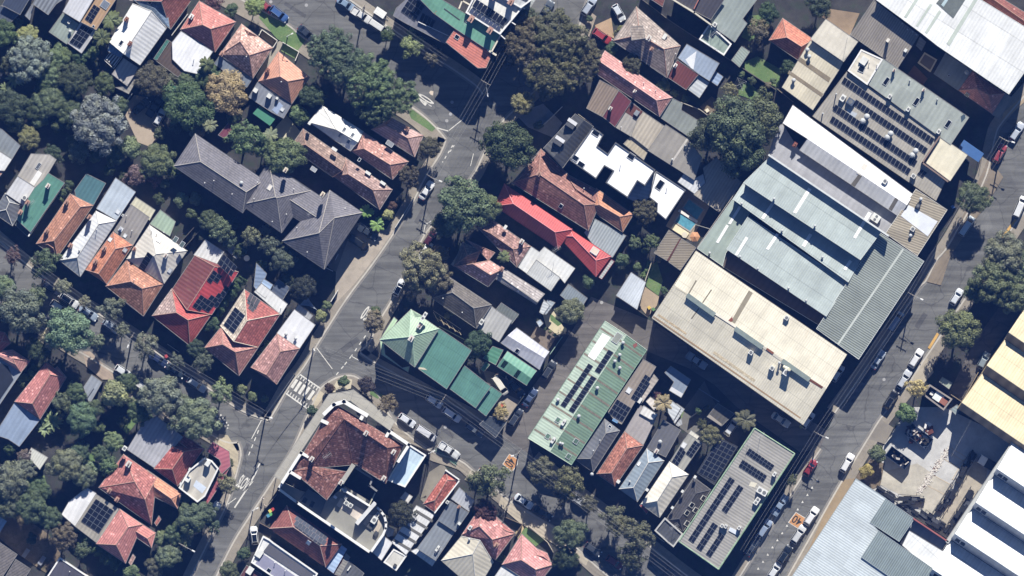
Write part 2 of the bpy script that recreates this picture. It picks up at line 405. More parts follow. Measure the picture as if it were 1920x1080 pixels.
        q = [x0+y0, u-x0+y0, u+v-x0-y0, v+x0-y0]; vs = q+[e-nn*.045 for e in q]
        fs = [(0, 1, 2, 3), (4, 5, 1, 0), (5, 6, 2, 1), (6, 7, 3, 2), (7, 4, 0, 3)]
        uvq = [(0, 0), (1, 0), (1, 1), (0, 1)]
        if (u.cross(v)).z < 0: fs = [f[::-1] for f in fs]; uvq = uvq[::-1]
        me = None
        for j in range(ny):
            for i in range(nx):
                if keep and not keep(i, j): continue
                L = O+u*i+v*j-s.o
                if me is None:
                    ob = mesh(name, vs, fs, m or solarmat(), s.root, uvs=[uvq]+[[(.5, .5)]*4]*4); me = ob
                else: ob = me.copy(); COL.objects.link(ob)
                ob.location = L
    def strip(s, pts, mat, name='skylight_strip', lift=.03, t=None, th=.03):   # sheet laid flush on a roof plane
        q = [s.P(p, 0, t) for p in pts]; c = sum(q, Vector())/len(q); z, n = s.zat(c.x, c.y)
        q = ccw([Vector((e.x, e.y, z+lift-((e.x-c.x)*n.x+(e.y-c.y)*n.y)/n.z)) for e in q]); k = len(q)
        vs = q+[e-Vector((0, 0, th)) for e in q]
        s.part(name, vs, [tuple(range(k))]+[(i+k, (i+1) % k+k, (i+1) % k, i) for i in range(k)], mat)
    def mast(s, *pts, h=2.2, t=None):
        for p in pts:
            q = s.P(p, 0, t); z, _ = s.zat(q.x, q.y); b = MB(); b.cyl((q.x, q.y, z-.1), (q.x, q.y, z+h), .03, n=5); e = Vector((.8, .5, 0))
            b.cyl((q.x-e.x, q.y-e.y, z+h-.05), (q.x+e.x, q.y+e.y, z+h-.05), .018, n=4)
            for k in range(-3, 4): g = e*k/3.2; b.cyl((q.x+g.x+.25, q.y+g.y-.4, z+h-.05), (q.x+g.x-.25, q.y+g.y+.4, z+h-.05), .014, n=4)
            s.mb(b, 'antenna', plain('#c8c8c8', .5))

# ---------------------------------------------------------------- trees and plants
def crown_mesh(name, seed, nl, per, leaf, squash=.62, lob=(.2, .34), core=.78, open_=0.0, up=.35):
    rg = random.Random(seed); g = np.random.default_rng(seed); vs = []; ph = [rg.uniform(0, 6.28) for _ in range(4)]
    for i in range(nl):
        rr = math.sqrt((i+.5)/nl)*core; th = i*2.39996+rg.uniform(-.35, .35)
        edge = 1+.13*math.sin(2*th+ph[0])+.10*math.sin(3*th+ph[1])+.07*math.sin(5*th+ph[2]); rr = rr*edge*rg.uniform(.9, 1.08)
        lr = rg.uniform(*lob)*(1.12-.3*rr); cz = squash*math.sqrt(max(.02, 1-min(1, rr/1.08)**2))*rg.uniform(.72, 1.08)-lr*.4
        c = np.array((rr*math.cos(th), rr*math.sin(th), cz)); n_ = int(per*(lr/.27)**2*(1-open_*rg.random()))
        for layer in range(2):
            d = g.normal(size=(n_ if layer == 0 else n_//4, 3)); d[:, 2] += up; d /= np.linalg.norm(d, axis=1)[:, None]
            d = d[d[:, 2] > -.55]; k = len(d)
            if k == 0: continue
            cc = c if layer == 0 else np.array((c[0]*.9, c[1]*.9, c[2]-.3*lr-.12))
            rad = lr*(.72+.36*g.random(k)); P = cc+d*rad[:, None]*np.array((1, 1, .85))
            N = d+g.normal(size=(k, 3))*.27; N /= np.linalg.norm(N, axis=1)[:, None]
            a = np.cross(N, g.normal(size=(k, 3))); a /= np.linalg.norm(a, axis=1)[:, None]; b = np.cross(N, a)
            s1 = leaf*(.6+.8*g.random(k))[:, None]; s2 = s1*(.5+.35*g.random(k))[:, None]
            q = np.stack([P-a*s1, P-b*s2+N*s1*.12, P+a*s1, P+b*s2+N*s1*.12], 1); vs.append(q.reshape(-1, 3))
    vs = np.concatenate(vs); vs[:, 2] = np.maximum(vs[:, 2], -.30); nq = len(vs)//4
    me = bpy.data.meshes.new(name); me.vertices.add(len(vs)); me.vertices.foreach_set('co', vs.astype(np.float32).ravel())
    me.loops.add(nq*4); me.loops.foreach_set('vertex_index', np.arange(nq*4, dtype=np.int32)); me.polygons.add(nq)
    me.polygons.foreach_set('loop_start', np.arange(0, nq*4, 4, dtype=np.int32)); me.update(calc_edges=True); me.materials.append(leafmat()); return me
CROWN = {
    'round': [crown_mesh('crown', 10+i, 64, 330, .036, .62, (.17, .3), .8) for i in range(5)],
    'euc':   [crown_mesh('crown', 20+i, 86, 560, .030, .66, (.12, .21), .86, .3) for i in range(5)],
    'big':   [crown_mesh('crown', 30+i, 120, 560, .029, .5, (.10, .19), .86, .12) for i in range(4)],
    'shrub': [crown_mesh('crown', 40+i, 16, 150, .075, .8, (.3, .46), .66, .2) for i in range(4)],
    'loose': [crown_mesh('crown', 50+i, 40, 210, .046, .72, (.15, .28), .84, .45) for i in range(4)],
}
BARK = plain('#7d6f62', .95, .3, 2)
def trunk_mesh(seed):
    rg = random.Random(seed); m = MB(); p = Vector((0, 0, -.05)); r = .1
    for k in range(3):
        q = p+Vector((rg.uniform(-.05, .05), rg.uniform(-.05, .05), .2)); m.cyl(p, q, r, r*.82, 7, cap=(k == 0)); p, r = q, r*.82
    for k in range(6):
        a = k*1.05+rg.uniform(-.3, .3); q = p+Vector((math.cos(a)*.32, math.sin(a)*.32, rg.uniform(.2, .36))); m.cyl(p, q, r*.62, r*.3, 5, cap=False)
        for j in (-.5, .5): m.cyl(q, q+Vector((math.cos(a+j)*.26, math.sin(a+j)*.26, .16)), r*.3, r*.12, 4, cap=False)
    me = bpy.data.meshes.new('trunk'); me.from_pydata([tuple(v) for v in m.v], [], m.f); me.materials.append(BARK); me.update(); return me
TRUNK = [trunk_mesh(i) for i in range(3)]
_tc = [0]
def tree(x, y, r, color, label, kind='round', name='tree', cat='tree', h=None, ry=1.0, rz=None, group=None, t=None, z=0.0):
    """x,y plan pixel of the crown centre, r crown radius in plan pixels"""
    _tc[0] += 1; i = _tc[0]; rg = random.Random(i*13+5); q = W(t, (x, y), z); rad = r*S*(1.1 if x < 420 and kind != 'shrub' else 1)
    h = h or (rad*1.65+1.4 if kind != 'shrub' else rad*1.5+.3)
    if t is None and (x < 430 and y < 350 and kind != 'shrub' or 760 < x < 830 and y < 120 or 1400 < x < 1500 and y < 140): h *= .68
    root = thing(name, label, cat, q, rz if rz is not None else rg.uniform(0, 6.28), group)
    L = CROWN[kind]; c = bpy.data.objects.new('crown', L[i % len(L)]); COL.objects.link(c); c.parent = root
    cz = min(h*.62, rad*1.05); c.scale = (rad, rad*ry, cz/.95); c.location = (0, 0, h-cz*.72)
    k = col(color, 1.2); g_ = k[0]*.35+k[1]*.55+k[2]*.1; k = tuple(e+(g_*w_-e)*.28 for e, w_ in zip(k[:3], (1.06, 1.0, .80))); c.color = tuple(e*rg.uniform(.92, 1.08) for e in k[:3])+(1,)
    tr = bpy.data.objects.new('trunk', TRUNK[i % 3]); COL.objects.link(tr); tr.parent = root; tr.scale = (rad*.75+.2, rad*.75+.2, (h-cz*.3)/.95)
    return root
def frond_crown(name, seed, n, L, wid, droop, leaflets=True):
    rg = random.Random(seed); m = MB()
    for k in range(n):
        a = k*2.39996+rg.uniform(-.2, .2); el = rg.uniform(.05, .95); ln = L*rg.uniform(.8, 1.1); d = Vector((math.cos(a), math.sin(a), 0)); sd_ = Vector((-d.y, d.x, 0)); pts = []
        for j in range(9):
            f = j/8; pts.append(d*(ln*f*math.cos(el*.6))+Vector((0, 0, ln*(math.sin(el)*f-droop*f*f))))
        for j in range(8): m.cyl(pts[j], pts[j+1], .03*(1-j/9), .03*(1-(j+1)/9), 4, cap=False)
        if leaflets:
            for j in range(1, 27):
                f = j/27*8; i0 = min(7, int(f)); p = pts[i0].lerp(pts[i0+1], f-i0); w = wid*math.sin(math.pi*(.12+.86*j/27))**.6
                for sg in (-1, 1):
                    tip = p+sd_*sg*w+d*w*.55+Vector((0, 0, -w*rg.uniform(.1, .5))); e = d*.055
                    m.add([p-e, p+e, tip], [(0, 1, 2)])
        else:
            for j in range(8):
                w0 = wid*math.sin(math.pi*(.1+.85*j/8)); w1 = wid*math.sin(math.pi*(.1+.85*(j+1)/8))
                for sg in (-1, 1): m.add([pts[j], pts[j+1], pts[j+1]+sd_*sg*w1+Vector((0, 0, w1*.25)), pts[j]+sd_*sg*w0+Vector((0, 0, w0*.25))], [(0, 1, 2, 3)])
    me = bpy.data.meshes.new(name); me.from_pydata([tuple(v) for v in m.v], [], m.f); me.materials.append(leafmat()); me.update(); return me
FROND = {'palm': [frond_crown('crown', i, 20, 1, .2, .62) for i in (1, 2)], 'banana': [frond_crown('crown', i, 13, 1, .13, .45, False) for i in (3, 4)], 'fern': [frond_crown('crown', 5, 16, 1, .24, .38)]}
def palm(x, y, r, color, label, kind='palm', h=5.5, name=None, cat=None, t=None, group=None):
    _tc[0] += 1; i = _tc[0]; q = W(t, (x, y)); root = thing(name or {'palm': 'palm_tree', 'banana': 'banana_plant', 'fern': 'tree_fern'}[kind], label, cat or {'palm': 'palm tree', 'banana': 'banana plant', 'fern': 'tree fern'}[kind], q, i*1.3, group)
    c = bpy.data.objects.new('crown', FROND[kind][i % len(FROND[kind])]); COL.objects.link(c); c.parent = root; c.scale = (r*S,)*3; c.location = (0, 0, h); c.color = col(color, 1.5)
    m = MB(); m.cyl((0, 0, -.1), (.12, 0, h*.5), .2, .16, 8); m.cyl((.12, 0, h*.5), (0, 0, h+.05), .16, .14, 8); m.build('trunk', BARK, root)
    return root
def hedge(pts, w, h, color, label, t=None, name='hedge', cat='hedge', group=None):
    """clipped or loose hedge along a line"""
    P = [W(t, p) for p in pts]; g = np.random.default_rng(len(label)*7+int(abs(P[0].x)*10)); vs = []
    for a, b in zip(P, P[1:]):
        L = (b-a).length; n = int(L*w*h*95)+60; d = (b-a)/L; sd_ = Vector((-d.y, d.x, 0)); f = g.random(n)*L; th = g.random(n)*math.pi
        bulge = 1+.22*np.sin(f*2.1+th)+.15*np.sin(f*4.7); yy = np.cos(th)*w/2*bulge; zz = h*(.25+.75*np.sin(th))*bulge
        C = np.array(a)[None]+np.outer(f, np.array(d))+np.outer(yy, np.array(sd_)); C[:, 2] = zz
        N = np.outer(np.cos(th), np.array(sd_)); N[:, 2] = np.sin(th); N += g.normal(size=(n, 3))*.45; N /= np.linalg.norm(N, axis=1)[:, None]
        A = np.cross(N, g.normal(size=(n, 3))); A /= np.linalg.norm(A, axis=1)[:, None]; B = np.cross(N, A); s1 = .14*(.6+.8*g.random(n))[:, None]
        vs.append(np.stack([C-A*s1, C-B*s1*.7, C+A*s1, C+B*s1*.7], 1).reshape(-1, 3))
    vs = np.concatenate(vs); o0 = np.array(P[0]); vs = vs-o0; m = mesh(name, vs.tolist(), [(4*i, 4*i+1, 4*i+2, 4*i+3) for i in range(len(vs)//4)], leafmat())
    m.location = P[0]; m.color = col(color, 1.6); return tag(m, label, cat, group)

# ---------------------------------------------------------------- vehicles
RUB = plain('#26272a', .9); RIM = plain('#9a9ca0', .4, .1); LAMP = plain('#e8ecf0', .15, .03); TAIL = plain('#a02020', .3); TRIM = plain('#2b2d30', .7)
CARS = {   # length, width, hood z, belt z, roof z, cowl x, roof front x, roof rear x, tail base x, rear z
    'sedan': (4.6, 1.80, .82, .92, 1.44, .95, .25, -1.0, -1.72, .98), 'hatch': (4.1, 1.74, .84, .95, 1.48, 1.02, .35, -1.45, -1.93, .95),
    'suv': (4.6, 1.86, .98, 1.08, 1.70, 1.1, .5, -1.75, -2.18, 1.08), 'wagon': (4.75, 1.8, .84, .94, 1.47, .98, .3, -1.8, -2.25, .95),
    'van': (4.9, 1.88, 1.12, 1.18, 1.95, 1.78, 1.05, -2.2, -2.4, 1.15), 'ute': (5.2, 1.86, .98, 1.06, 1.72, 1.05, .45, -.75, -1.02, 1.0)}
def make_car(kind):
    L, w, hz, bz, rz, xc, xf, xr, xt, tz = CARS[kind]; L2 = L/2; w2 = w/2
    root = thing({'ute': 'utility_truck', 'van': 'van'}.get(kind, 'parked_car'), 'x', 'car'); paint = carpaint()
    xs = [L2, L2-.12, L2-.4, L2-.8, xc, .4, 0, -.5, -1.0, max(xt, -L2+.5), -L2+.4, -L2+.12, -L2]; xs = sorted(set(xs), reverse=True); m = MB(); ring = []
    for x in xs:
        f = abs(x)/L2; ww = w2*(1-.30*max(0, (f-.72)/.28)**2.2); e = max(0, (f-.86)/.14)
        if x >= xc: top = hz-.17*((x-xc)/(L2-xc))**1.6-.12*e
        elif x <= xt: top = tz-.05*((xt-x)/max(.1, L2+xt))-.14*e
        else: top = bz
        ring.append([(x, -ww*.93, .24), (x, -ww, .48), (x, -ww*.985, .68), (x, -ww*.9, top-.04), (x, -ww*.72, top+.015), (x, 0, top+.045), (x, ww*.72, top+.015), (x, ww*.9, top-.04), (x, ww*.985, .68), (x, ww, .48), (x, ww*.93, .24)])
    vs = [p for r_ in ring for p in r_]; k = 11; fs = []
    for i in range(len(ring)-1):
        for j in range(k-1): fs.append((i*k+j, i*k+j+1, (i+1)*k+j+1, (i+1)*k+j))
        fs.append((i*k+k-1, i*k, (i+1)*k, (i+1)*k+k-1))
    fs.append(tuple(range(k))[::-1]); fs.append(tuple((len(ring)-1)*k+j for j in range(k))); m.add(vs, fs)
    rw = w2*.70; bw = w2*.90; b0 = bz-.03
    cab = [(xc, -bw, b0), (xc, bw, b0), (xt, bw, tz-.03 if kind != 'ute' else b0), (xt, -bw, tz-.03 if kind != 'ute' else b0), (xf, -rw, rz-.05), (xf, rw, rz-.05), (xr, rw, rz-.04), (xr, -rw, rz-.04)]
    top = [((xf-.12), -rw*.86, rz), ((xf-.12), rw*.86, rz), (xr+.1, rw*.86, rz), (xr+.1, -rw*.86, rz)]
    m.add(cab+top, [(1, 0, 4, 5), (2, 1, 5, 6), (3, 2, 6, 7), (0, 3, 7, 4), (5, 4, 8, 9), (6, 5, 9, 10), (7, 6, 10, 11), (4, 7, 11, 8), (9, 8, 11, 10)])
    if kind == 'ute':
        x0, x1 = -1.12, -L2+.1
        for sy in (-1, 1): m.box(((x0+x1)/2, sy*(w2-.1), .98), (x0-x1, .1, .42))
        m.box((x1, 0, .98), (.1, w-.2, .42)); m.box((x0, 0, .98), (.1, w-.2, .42))
    body = m.build('body', paint, root, smooth=False)
    bm = bmesh.new(); bm.from_mesh(body.data); bmesh.ops.recalc_face_normals(bm, faces=bm.faces); bm.to_mesh(body.data); bm.free()
    def win(name, q, mg, th=.02):
        q = [Vector(p) for p in q]; c = sum(q, Vector())/4; n = (q[1]-q[0]).cross(q[2]-q[0]).normalized()
        if n.dot(c-Vector((0, 0, .7))) < 0: n = -n
        q = [p+(c-p).normalized()*mg for p in q]; o = [p+n*th for p in q]
        mesh(name, o+[p-n*.01 for p in q], [(0, 1, 2, 3), (0, 4, 5, 1), (1, 5, 6, 2), (2, 6, 7, 3), (3, 7, 4, 0)], glass(), root)
    win('windscreen', (cab[0], cab[1], cab[5], cab[4]), .09); win('rear_window', (cab[2], cab[3], cab[7], cab[6]), .12)
    for a, b, c, d in ((0, 3, 7, 4), (1, 2, 6, 5)): win('side_window', (cab[a], cab[b], cab[c], cab[d]), .14)
    for sx in (L2*.63, -L2*.58):
        for sy in (-1, 1):
            q = MB(); q.cyl((sx, sy*(w2-.2), .32), (sx, sy*(w2+.01), .32), .32, n=14); wh = q.build('wheel', RUB, root)
            q = MB(); q.cyl((sx, sy*(w2-.05), .32), (sx, sy*(w2+.02), .32), .2, n=10); q.build('rim', RIM, wh)
    for sy in (-1, 1):
        q = MB(); q.box((L2-.13, sy*w2*.62, .68), (.24, .34, .15), sy*-.35); q.build('headlight', LAMP, root)
        q = MB(); q.box((-L2+.07, sy*w2*.66, .78), (.12, .3, .16), sy*.25); q.build('tail_light', TAIL, root)
        q = MB(); q.box((xc-.28, sy*(w2+.07), bz+.06), (.14, .2, .13)); q.build('side_mirror', TRIM, root)
    if kind in ('suv', 'wagon'):
        for sy in (-1, 1): q = MB(); q.cyl((xf-.15, sy*rw*.9, rz+.05), (xr+.1, sy*rw*.9, rz+.05), .025, n=5); q.build('roof_rail', RIM, root)
    if kind == 'ute': q = MB(); q.box((-1.85, 0, .86), (1.4, w-.3, .04)); q.build('tray_floor', TRIM, root)
    return root
PROTO = {}
def kids(o): return [c for c in bpy.data.objects if c.parent == o]
def car(kind, x, y, ang, color, label, t=None, group=None, roof=None, z=.03):
    a = W(t, (x, y), z)
    if kind not in PROTO:
        PROTO[kind] = make_car(kind); PROTO[kind]['_k'] = 1
        PROTO[kind+'_c'] = [(c, kids(c)) for c in kids(PROTO[kind])]; root = PROTO[kind]; parts = [c for c, _ in PROTO[kind+'_c']]; del root['_k']
    else:
        root = PROTO[kind].copy(); COL.objects.link(root); parts = []
        for k in ('group',):
            if k in root: del root[k]
        for c, g in PROTO[kind+'_c']:
            d = c.copy(); COL.objects.link(d); d.parent = root; parts.append(d)
            for e in g: f = e.copy(); COL.objects.link(f); f.parent = d
    root.location = a; root.scale = (.93, .93, .95); root.rotation_euler = (0, 0, R(ang)); tag(root, label, {'van': 'van', 'ute': 'ute'}.get(kind, 'car'), group)
    c = col(color, 1.5)
    for p in parts:
        if p.name.split('.')[0] == 'body': p.color = c
    if roof:
        L, w, hz, bz, rz, xc, xf, xr, xt, tz = CARS[kind]
        q = MB(); q.box(((xf+xr)/2, 0, rz+.012), (xf-xr-.25, w*.58, .03)); q.build('sunroof', glass(), root)
    return root

# ---------------------------------------------------------------- street furniture
WOOD = plain('#8d8478', .9, .2, 3); STEEL = plain('#a9adb0', .5)
def power_pole(x, y, h=10.0, ang=0, label='', lamp=None, arms=(0.0, -1.3), t=None, arm=2.3):
    """ang: crossarm direction in degrees; lamp: (dx, dy) metres from the pole"""
    q = W(t, (x, y)); root = thing('power_pole', label, 'power pole', q)
    m = MB(); m.cyl((0, 0, -.2), (0, 0, h), .17, .12, 10); m.build('pole', WOOD, root); d = Vector((math.cos(R(ang)), math.sin(R(ang)), 0))
    for e in arms:
        m = MB(); m.box((0, 0, h-.35+e), (arm if e == 0 else arm*.75, .11, .12), R(ang)); ca = m.build('crossarm', WOOD, root)
        for k in (-1, -.4, .4, 1):
            p = d*k*(arm if e == 0 else arm*.75)*.46; m = MB(); m.cyl((p.x, p.y, h-.29+e), (p.x, p.y, h-.1+e), .05, .035, 6); m.build('insulator', WHITE(), ca)
    if lamp:
        m = MB(); m.cyl((0, 0, h-2.2), (lamp[0]*.9, lamp[1]*.9, h-1.7), .035, n=6); la = m.build('lamp_arm', STEEL, root)
        m = MB(); a = math.atan2(lamp[1], lamp[0]); m.box((lamp[0], lamp[1], h-1.7), (.75, .3, .14), a, top=.7); m.build('lamp_head', WHITE(), la)
    return q, h, d*arm*.46
def wires(a, b, label, group, n=4, sag=.5, off=True):
    (p, hp, dp), (q, hq, dq) = a, b
    for k in (-1, -.4, .4, 1)[:n]:
        A = p+dp*k+Vector((0, 0, hp-.1)); B = q+dq*k+Vector((0, 0, hq-.1)); m = MB(); pts = [A.lerp(B, i/10)-Vector((0, 0, sag*4*(i/10)*(1-i/10))) for i in range(11)]
        for u, v in zip(pts, pts[1:]): m.cyl(u, v, .017, n=4, cap=False)
        o = mesh('power_line', m.v, m.f, plain('#9a9a98', .6), off=A); o.location = A; tag(o, label, 'power line', group)
def fence(pts, label, h=1.7, color='#8a8072', th=.09, t=None, name='fence', cat='fence', post=True):
    P = [W(t, p) for p in pts]; root = thing(name, label, cat, P[0]); m = MB(); c = MB(); q = MB()
    for a, b in zip(P, P[1:]):
        d = b-a; L = d.length; rz = math.atan2(d.y, d.x); mid = (a+b)/2
        m.box((mid.x, mid.y, h/2), (L, th, h), rz); c.box((mid.x, mid.y, h+.03), (L, th+.06, .06), rz)
    mesh('panel', m.v, m.f, plain(color, .9, .25, 1.5), root, off=P[0]); mesh('capping', c.v, c.f, plain(color, .85, .2, 1.5), root, off=P[0])
    return root
def bin_(x, y, lid, label, t=None, group=None, rz=.6):
    q = W(t, (x, y)); root = thing('wheelie_bin', label, 'bin', q, rz, group)
    m = MB(); m.box((0, 0, .55), (.5, .55, .95), 0, 0, 1.12); m.build('bin_body', plain('#2f4a38', .7), root)
    m = MB(); m.box((0, 0, 1.06), (.62, .68, .08), 0, 0, .92); m.build('lid', plain(lid, .6), root)
    for s_ in (-1, 1): m = MB(); m.cyl((s_*.2, -.3, .12), (s_*.27, -.3, .12), .12, n=8); m.build('wheel', RUB, root)
_gz = [0]
GROUND = {}
def patch(pts, mat, name, t=None, z=None, kind='structure', th=0.0):
    """paving, lawn or bare earth laid over the ground"""
    _gz[0] += 1; z = z if z is not None else .012+.0042*(_gz[0] % 24); P = ccw([W(t, p, z+th) for p in pts]); n = len(P)
    vs = P+[p-Vector((0, 0, th+.02)) for p in P]; o = mesh(name, vs, [tuple(range(n))]+[(i+n, (i+1) % n+n, (i+1) % n, i) for i in range(n)], mat)
    return tag(o, kind=kind)
def offset_line(P, d):
    out = []
    for i, p in enumerate(P):
        a = P[max(0, i-1)]; b = P[min(len(P)-1, i+1)]; e = (b-a); e.z = 0; e.normalize(); out.append(p+Vector((-e.y, e.x, 0))*d)
    return out
def smooth_line(P, k=4):
    out = []
    for i in range(len(P)-1):
        p0, p1, p2, p3 = P[max(0, i-1)], P[i], P[i+1], P[min(len(P)-1, i+2)]
        for j in range(k):
            f = j/k; out.append(.5*((2*p1)+(p2-p0)*f+(2*p0-5*p1+4*p2-p3)*f*f+(3*p1-p0-3*p2+p3)*f**3))
    return out+[P[-1]]
def ribbon(P, d0, d1, z0, z1, mat, name, kind='structure'):
    a = offset_line(P, d0); b = offset_line(P, d1); n = len(P); vs = []
    for p, q in zip(a, b): vs += [(p.x, p.y, z0), (p.x, p.y, z1), (q.x, q.y, z1), (q.x, q.y, z0)]
    fs = []
    for i in range(n-1):
        for j in range(3): f = (4*i+j, 4*i+j+1, 4*i+j+5, 4*i+j+4); fs.append(f if d1 > d0 else f[::-1])
    o = mesh(name, vs, fs, mat); return tag(o, kind=kind)
def kerbed(pts, side, path=16, pm=None, gap=0, verge=None):
    """side=+1: the pavement lies to the left of the line's direction"""
    P = smooth_line([W(None, p) for p in pts]); s_ = side
    ribbon(P, -.02*s_, .30*s_, -.02, .14, KERBM, 'kerb')
    ribbon(P, -.42*s_, -.02*s_, -.02, .038, GUTM, 'gutter_strip')
    ribbon(P, .30*s_, (.30+path*S)*s_, -.02, .125, pm or PATHM, 'footpath')
# ---------------------------------------------------------------- ground, streets, markings
KERBM = concrete('#c2bbae', .15, .3); GUTM = concrete('#8b8781', .15, .4); PATHM = concrete('#9c9282', .18, .35, 1.6, R(57)); ASPH = asphalt('#70706e'); LANE = asphalt('#706b67'); PAINT = plain('#dcd9d0', .8, .18, 2.5)
ORANGE = plain('#cf8d45', .8, .16, 1.5); YELL = plain('#d8a53a', .8, .15)
g = mesh('ground', [(-260, -200, -.02), (260, -200, -.02), (260, 200, -.02), (-260, 200, -.02)], [(0, 1, 2, 3)], soil('#4d4c4c', '#3a3a3c', '#3c4a3c')); tag(g, kind='structure')
LAWN = soil('#6d8a4e', '#5a7a44', '#7a8a55'); EARTH = soil('#8a7a64', '#6f604d', '#5d5a40'); CONC = concrete('#a59d8e'); PAVE = concrete('#b29c80', .2, .3, .5, R(30))
patch([(1000, -30), (985, 55), (940, 125), (905, 180), (838, 262), (826, 290), (798, 334), (772, 386), (742, 434), (700, 495), (650, 562), (602, 637), (570, 690), (545, 722), (520, 765), (505, 792), (447, 828), (453, 852), (444, 890), (432, 930), (420, 960), (395, 1010), (370, 1060), (350, 1100), (395, 1100), (435, 1019), (472, 960), (513, 897), (548, 840), (580, 768), (598, 731), (612, 718), (634, 706), (664, 704), (672, 660), (693, 640), (705, 610), (735, 560), (755, 520), (795, 440), (830, 400), (885, 330), (905, 290), (935, 235), (980, 190), (1040, 130), (1080, 60), (1110, -30)], ASPH, 'main_road', z=.010)
patch([(664, 704), (692, 725), (712, 742), (740, 790), (802, 841), (863, 863), (890, 884), (938, 924), (968, 946), (1040, 990), (1120, 1062), (1180, 1110), (1330, 1110), (1280, 1075), (1200, 1012), (1090, 932), (1000, 860), (985, 846), (929, 814), (893, 784), (829, 750), (760, 712), (700, 680), (672, 660)], ASPH, 'side_street', z=.014)
patch([(400, -30), (488, 17), (538, 44), (569, 69), (640, 118), (720, 168), (780, 205), (815, 235), (838, 262), (905, 180), (890, 160), (840, 125), (740, 60), (640, -10), (600, -40)], ASPH, 'upper_street', z=.018)
patch([(-20, 437), (60, 505), (140, 562), (220, 612), (300, 667), (380, 722), (450, 770), (505, 792), (447, 828), (420, 826), (360, 791), (204, 691), (120, 640), (43, 585), (-20, 535)], ASPH, 'lower_street', z=.022)
patch([(929, 814), (952, 787), (999, 725), (1027, 687), (1060, 640), (1085, 600), (1108, 556), (1222, 602), (1400, 720), (1560, 812), (1540, 840), (1500, 848), (1440, 805), (1380, 762), (1340, 722), (1290, 690), (1212, 658), (1134, 602), (1065, 710), (991, 825), (1000, 858), (985, 846)], LANE, 'rear_lane', z=.026)
patch([(1940, 160), (1880, 230), (1866, 262), (1850, 330), (1815, 400), (1778, 463), (1756, 490), (1737, 527), (1717, 550), (1640, 672), (1566, 775), (1540, 835), (1493, 913), (1380, 1095), (1468, 1095), (1520, 1003), (1560, 932), (1584, 891), (1628, 819), (1653, 780), (1700, 722), (1716, 697), (1748, 650), (1800, 572), (1845, 505), (1888, 440), (1905, 415), (1940, 372)], ASPH, 'warehouse_road', z=.030)
for pts, sd_, w in (
    ([(838, 262), (826, 290), (798, 334), (772, 386), (742, 434), (700, 495), (650, 562), (602, 637), (570, 690), (545, 722), (520, 765), (505, 790)], -1, 15),
    ([(395, 1100), (435, 1019), (472, 960), (513, 897), (548, 840), (580, 768), (598, 731), (612, 718), (634, 706), (664, 704), (692, 725), (712, 742), (740, 790), (802, 841), (863, 863), (890, 884), (938, 924), (968, 946), (1040, 990), (1120, 1062), (1180, 1110)], -1, 15),
    ([(447, 828), (453, 852), (444, 890), (432, 930), (420, 960), (395, 1010), (370, 1060), (350, 1100)], -1, 13),
    ([(400, -30), (488, 17), (538, 44), (569, 69), (640, 118), (720, 168), (780, 205), (815, 235), (838, 262)], -1, 26),
    ([(600, -40), (640, -10), (740, 60), (840, 125), (890, 160), (905, 178)], 1, 14),
    ([(-20, 437), (60, 505), (140, 562), (220, 612), (300, 667), (380, 722), (450, 770), (505, 790)], 1, 14),
    ([(-20, 535), (43, 585), (120, 640), (204, 691), (360, 791), (420, 826), (447, 828)], -1, 14),
    ([(672, 660), (700, 680), (760, 712), (829, 750), (893, 784), (929, 814)], 1, 10),
    ([(1000, 860), (1090, 932), (1200, 1012), (1280, 1075), (1330, 1110)], 1, 14),
    ([(672, 660), (693, 640), (705, 610), (735, 560), (755, 520), (795, 440), (830, 400), (885, 330), (905, 290), (935, 235), (980, 190), (1040, 130), (1080, 60), (1110, -30)], -1, 14),
    ([(1940, 160), (1880, 230), (1866, 262), (1850, 330), (1815, 400), (1778, 463), (1756, 490), (1737, 527), (1717, 550), (1640, 672), (1566, 775)], -1, 16),
    ([(1540, 842), (1493, 913), (1380, 1095)], -1, 12),
    ([(1468, 1095), (1520, 1003), (1560, 932), (1584, 891), (1628, 819), (1653, 780), (1700, 722), (1716, 697), (1748, 650), (1800, 572), (1845, 505), (1888, 440), (1905, 415), (1940, 372)], -1, 17)):
    kerbed(pts, sd_, w)
# paved yards, lawns, bare earth
patch([(830, 745), (905, 640), (1000, 660), (1110, 860), (1010, 990), (930, 960)], concrete('#b6a48e', .15, .3), 'parking_court', '00')
patch([(400, 60), (560, 165), (700, 265), (640, 345), (500, 260), (380, 120)], LAWN, 'nature_strip', '10', z=.132)
patch([(20, 755), (50, 740), (210, 860), (180, 890), (40, 800)], LAWN, 'nature_strip', '20', z=.132)
patch([(540, 290), (645, 350), (620, 395), (530, 345)], LAWN, 'lawn', '10'); patch([(400, 200), (505, 270), (480, 310), (390, 245)], EARTH, 'garden_bed', '10')
patch([(480, 300), (530, 270), (545, 290), (470, 430), (380, 550), (360, 520)], CONC, 'path', '10')
patch([(470, 885), (565, 775), (660, 890), (590, 1000)], concrete('#c9c3a4', .12, .2), 'courtyard', '10')
patch([(1025, 560), (1130, 600), (1290, 620), (1180, 780), (1020, 985), (890, 1120), (900, 900)], concrete('#b4a795', .2, .35), 'driveway', '11', z=.129)
patch([(910, 540), (1030, 570), (960, 800), (900, 900), (850, 870)], concrete('#8d8478', .2, .3), 'driveway', '11')
patch([(560, 500), (610, 500), (770, 660), (760, 690), (690, 690), (580, 600)], concrete('#b09c88', .2, .35), 'driveway', '02', z=.133)
patch([(880, 810), (935, 760), (965, 800), (955, 880), (900, 850)], CONC, 'path', '02'); patch([(810, 1010), (905, 910), (945, 950), (860, 1060)], LAWN, 'lawn', '02')
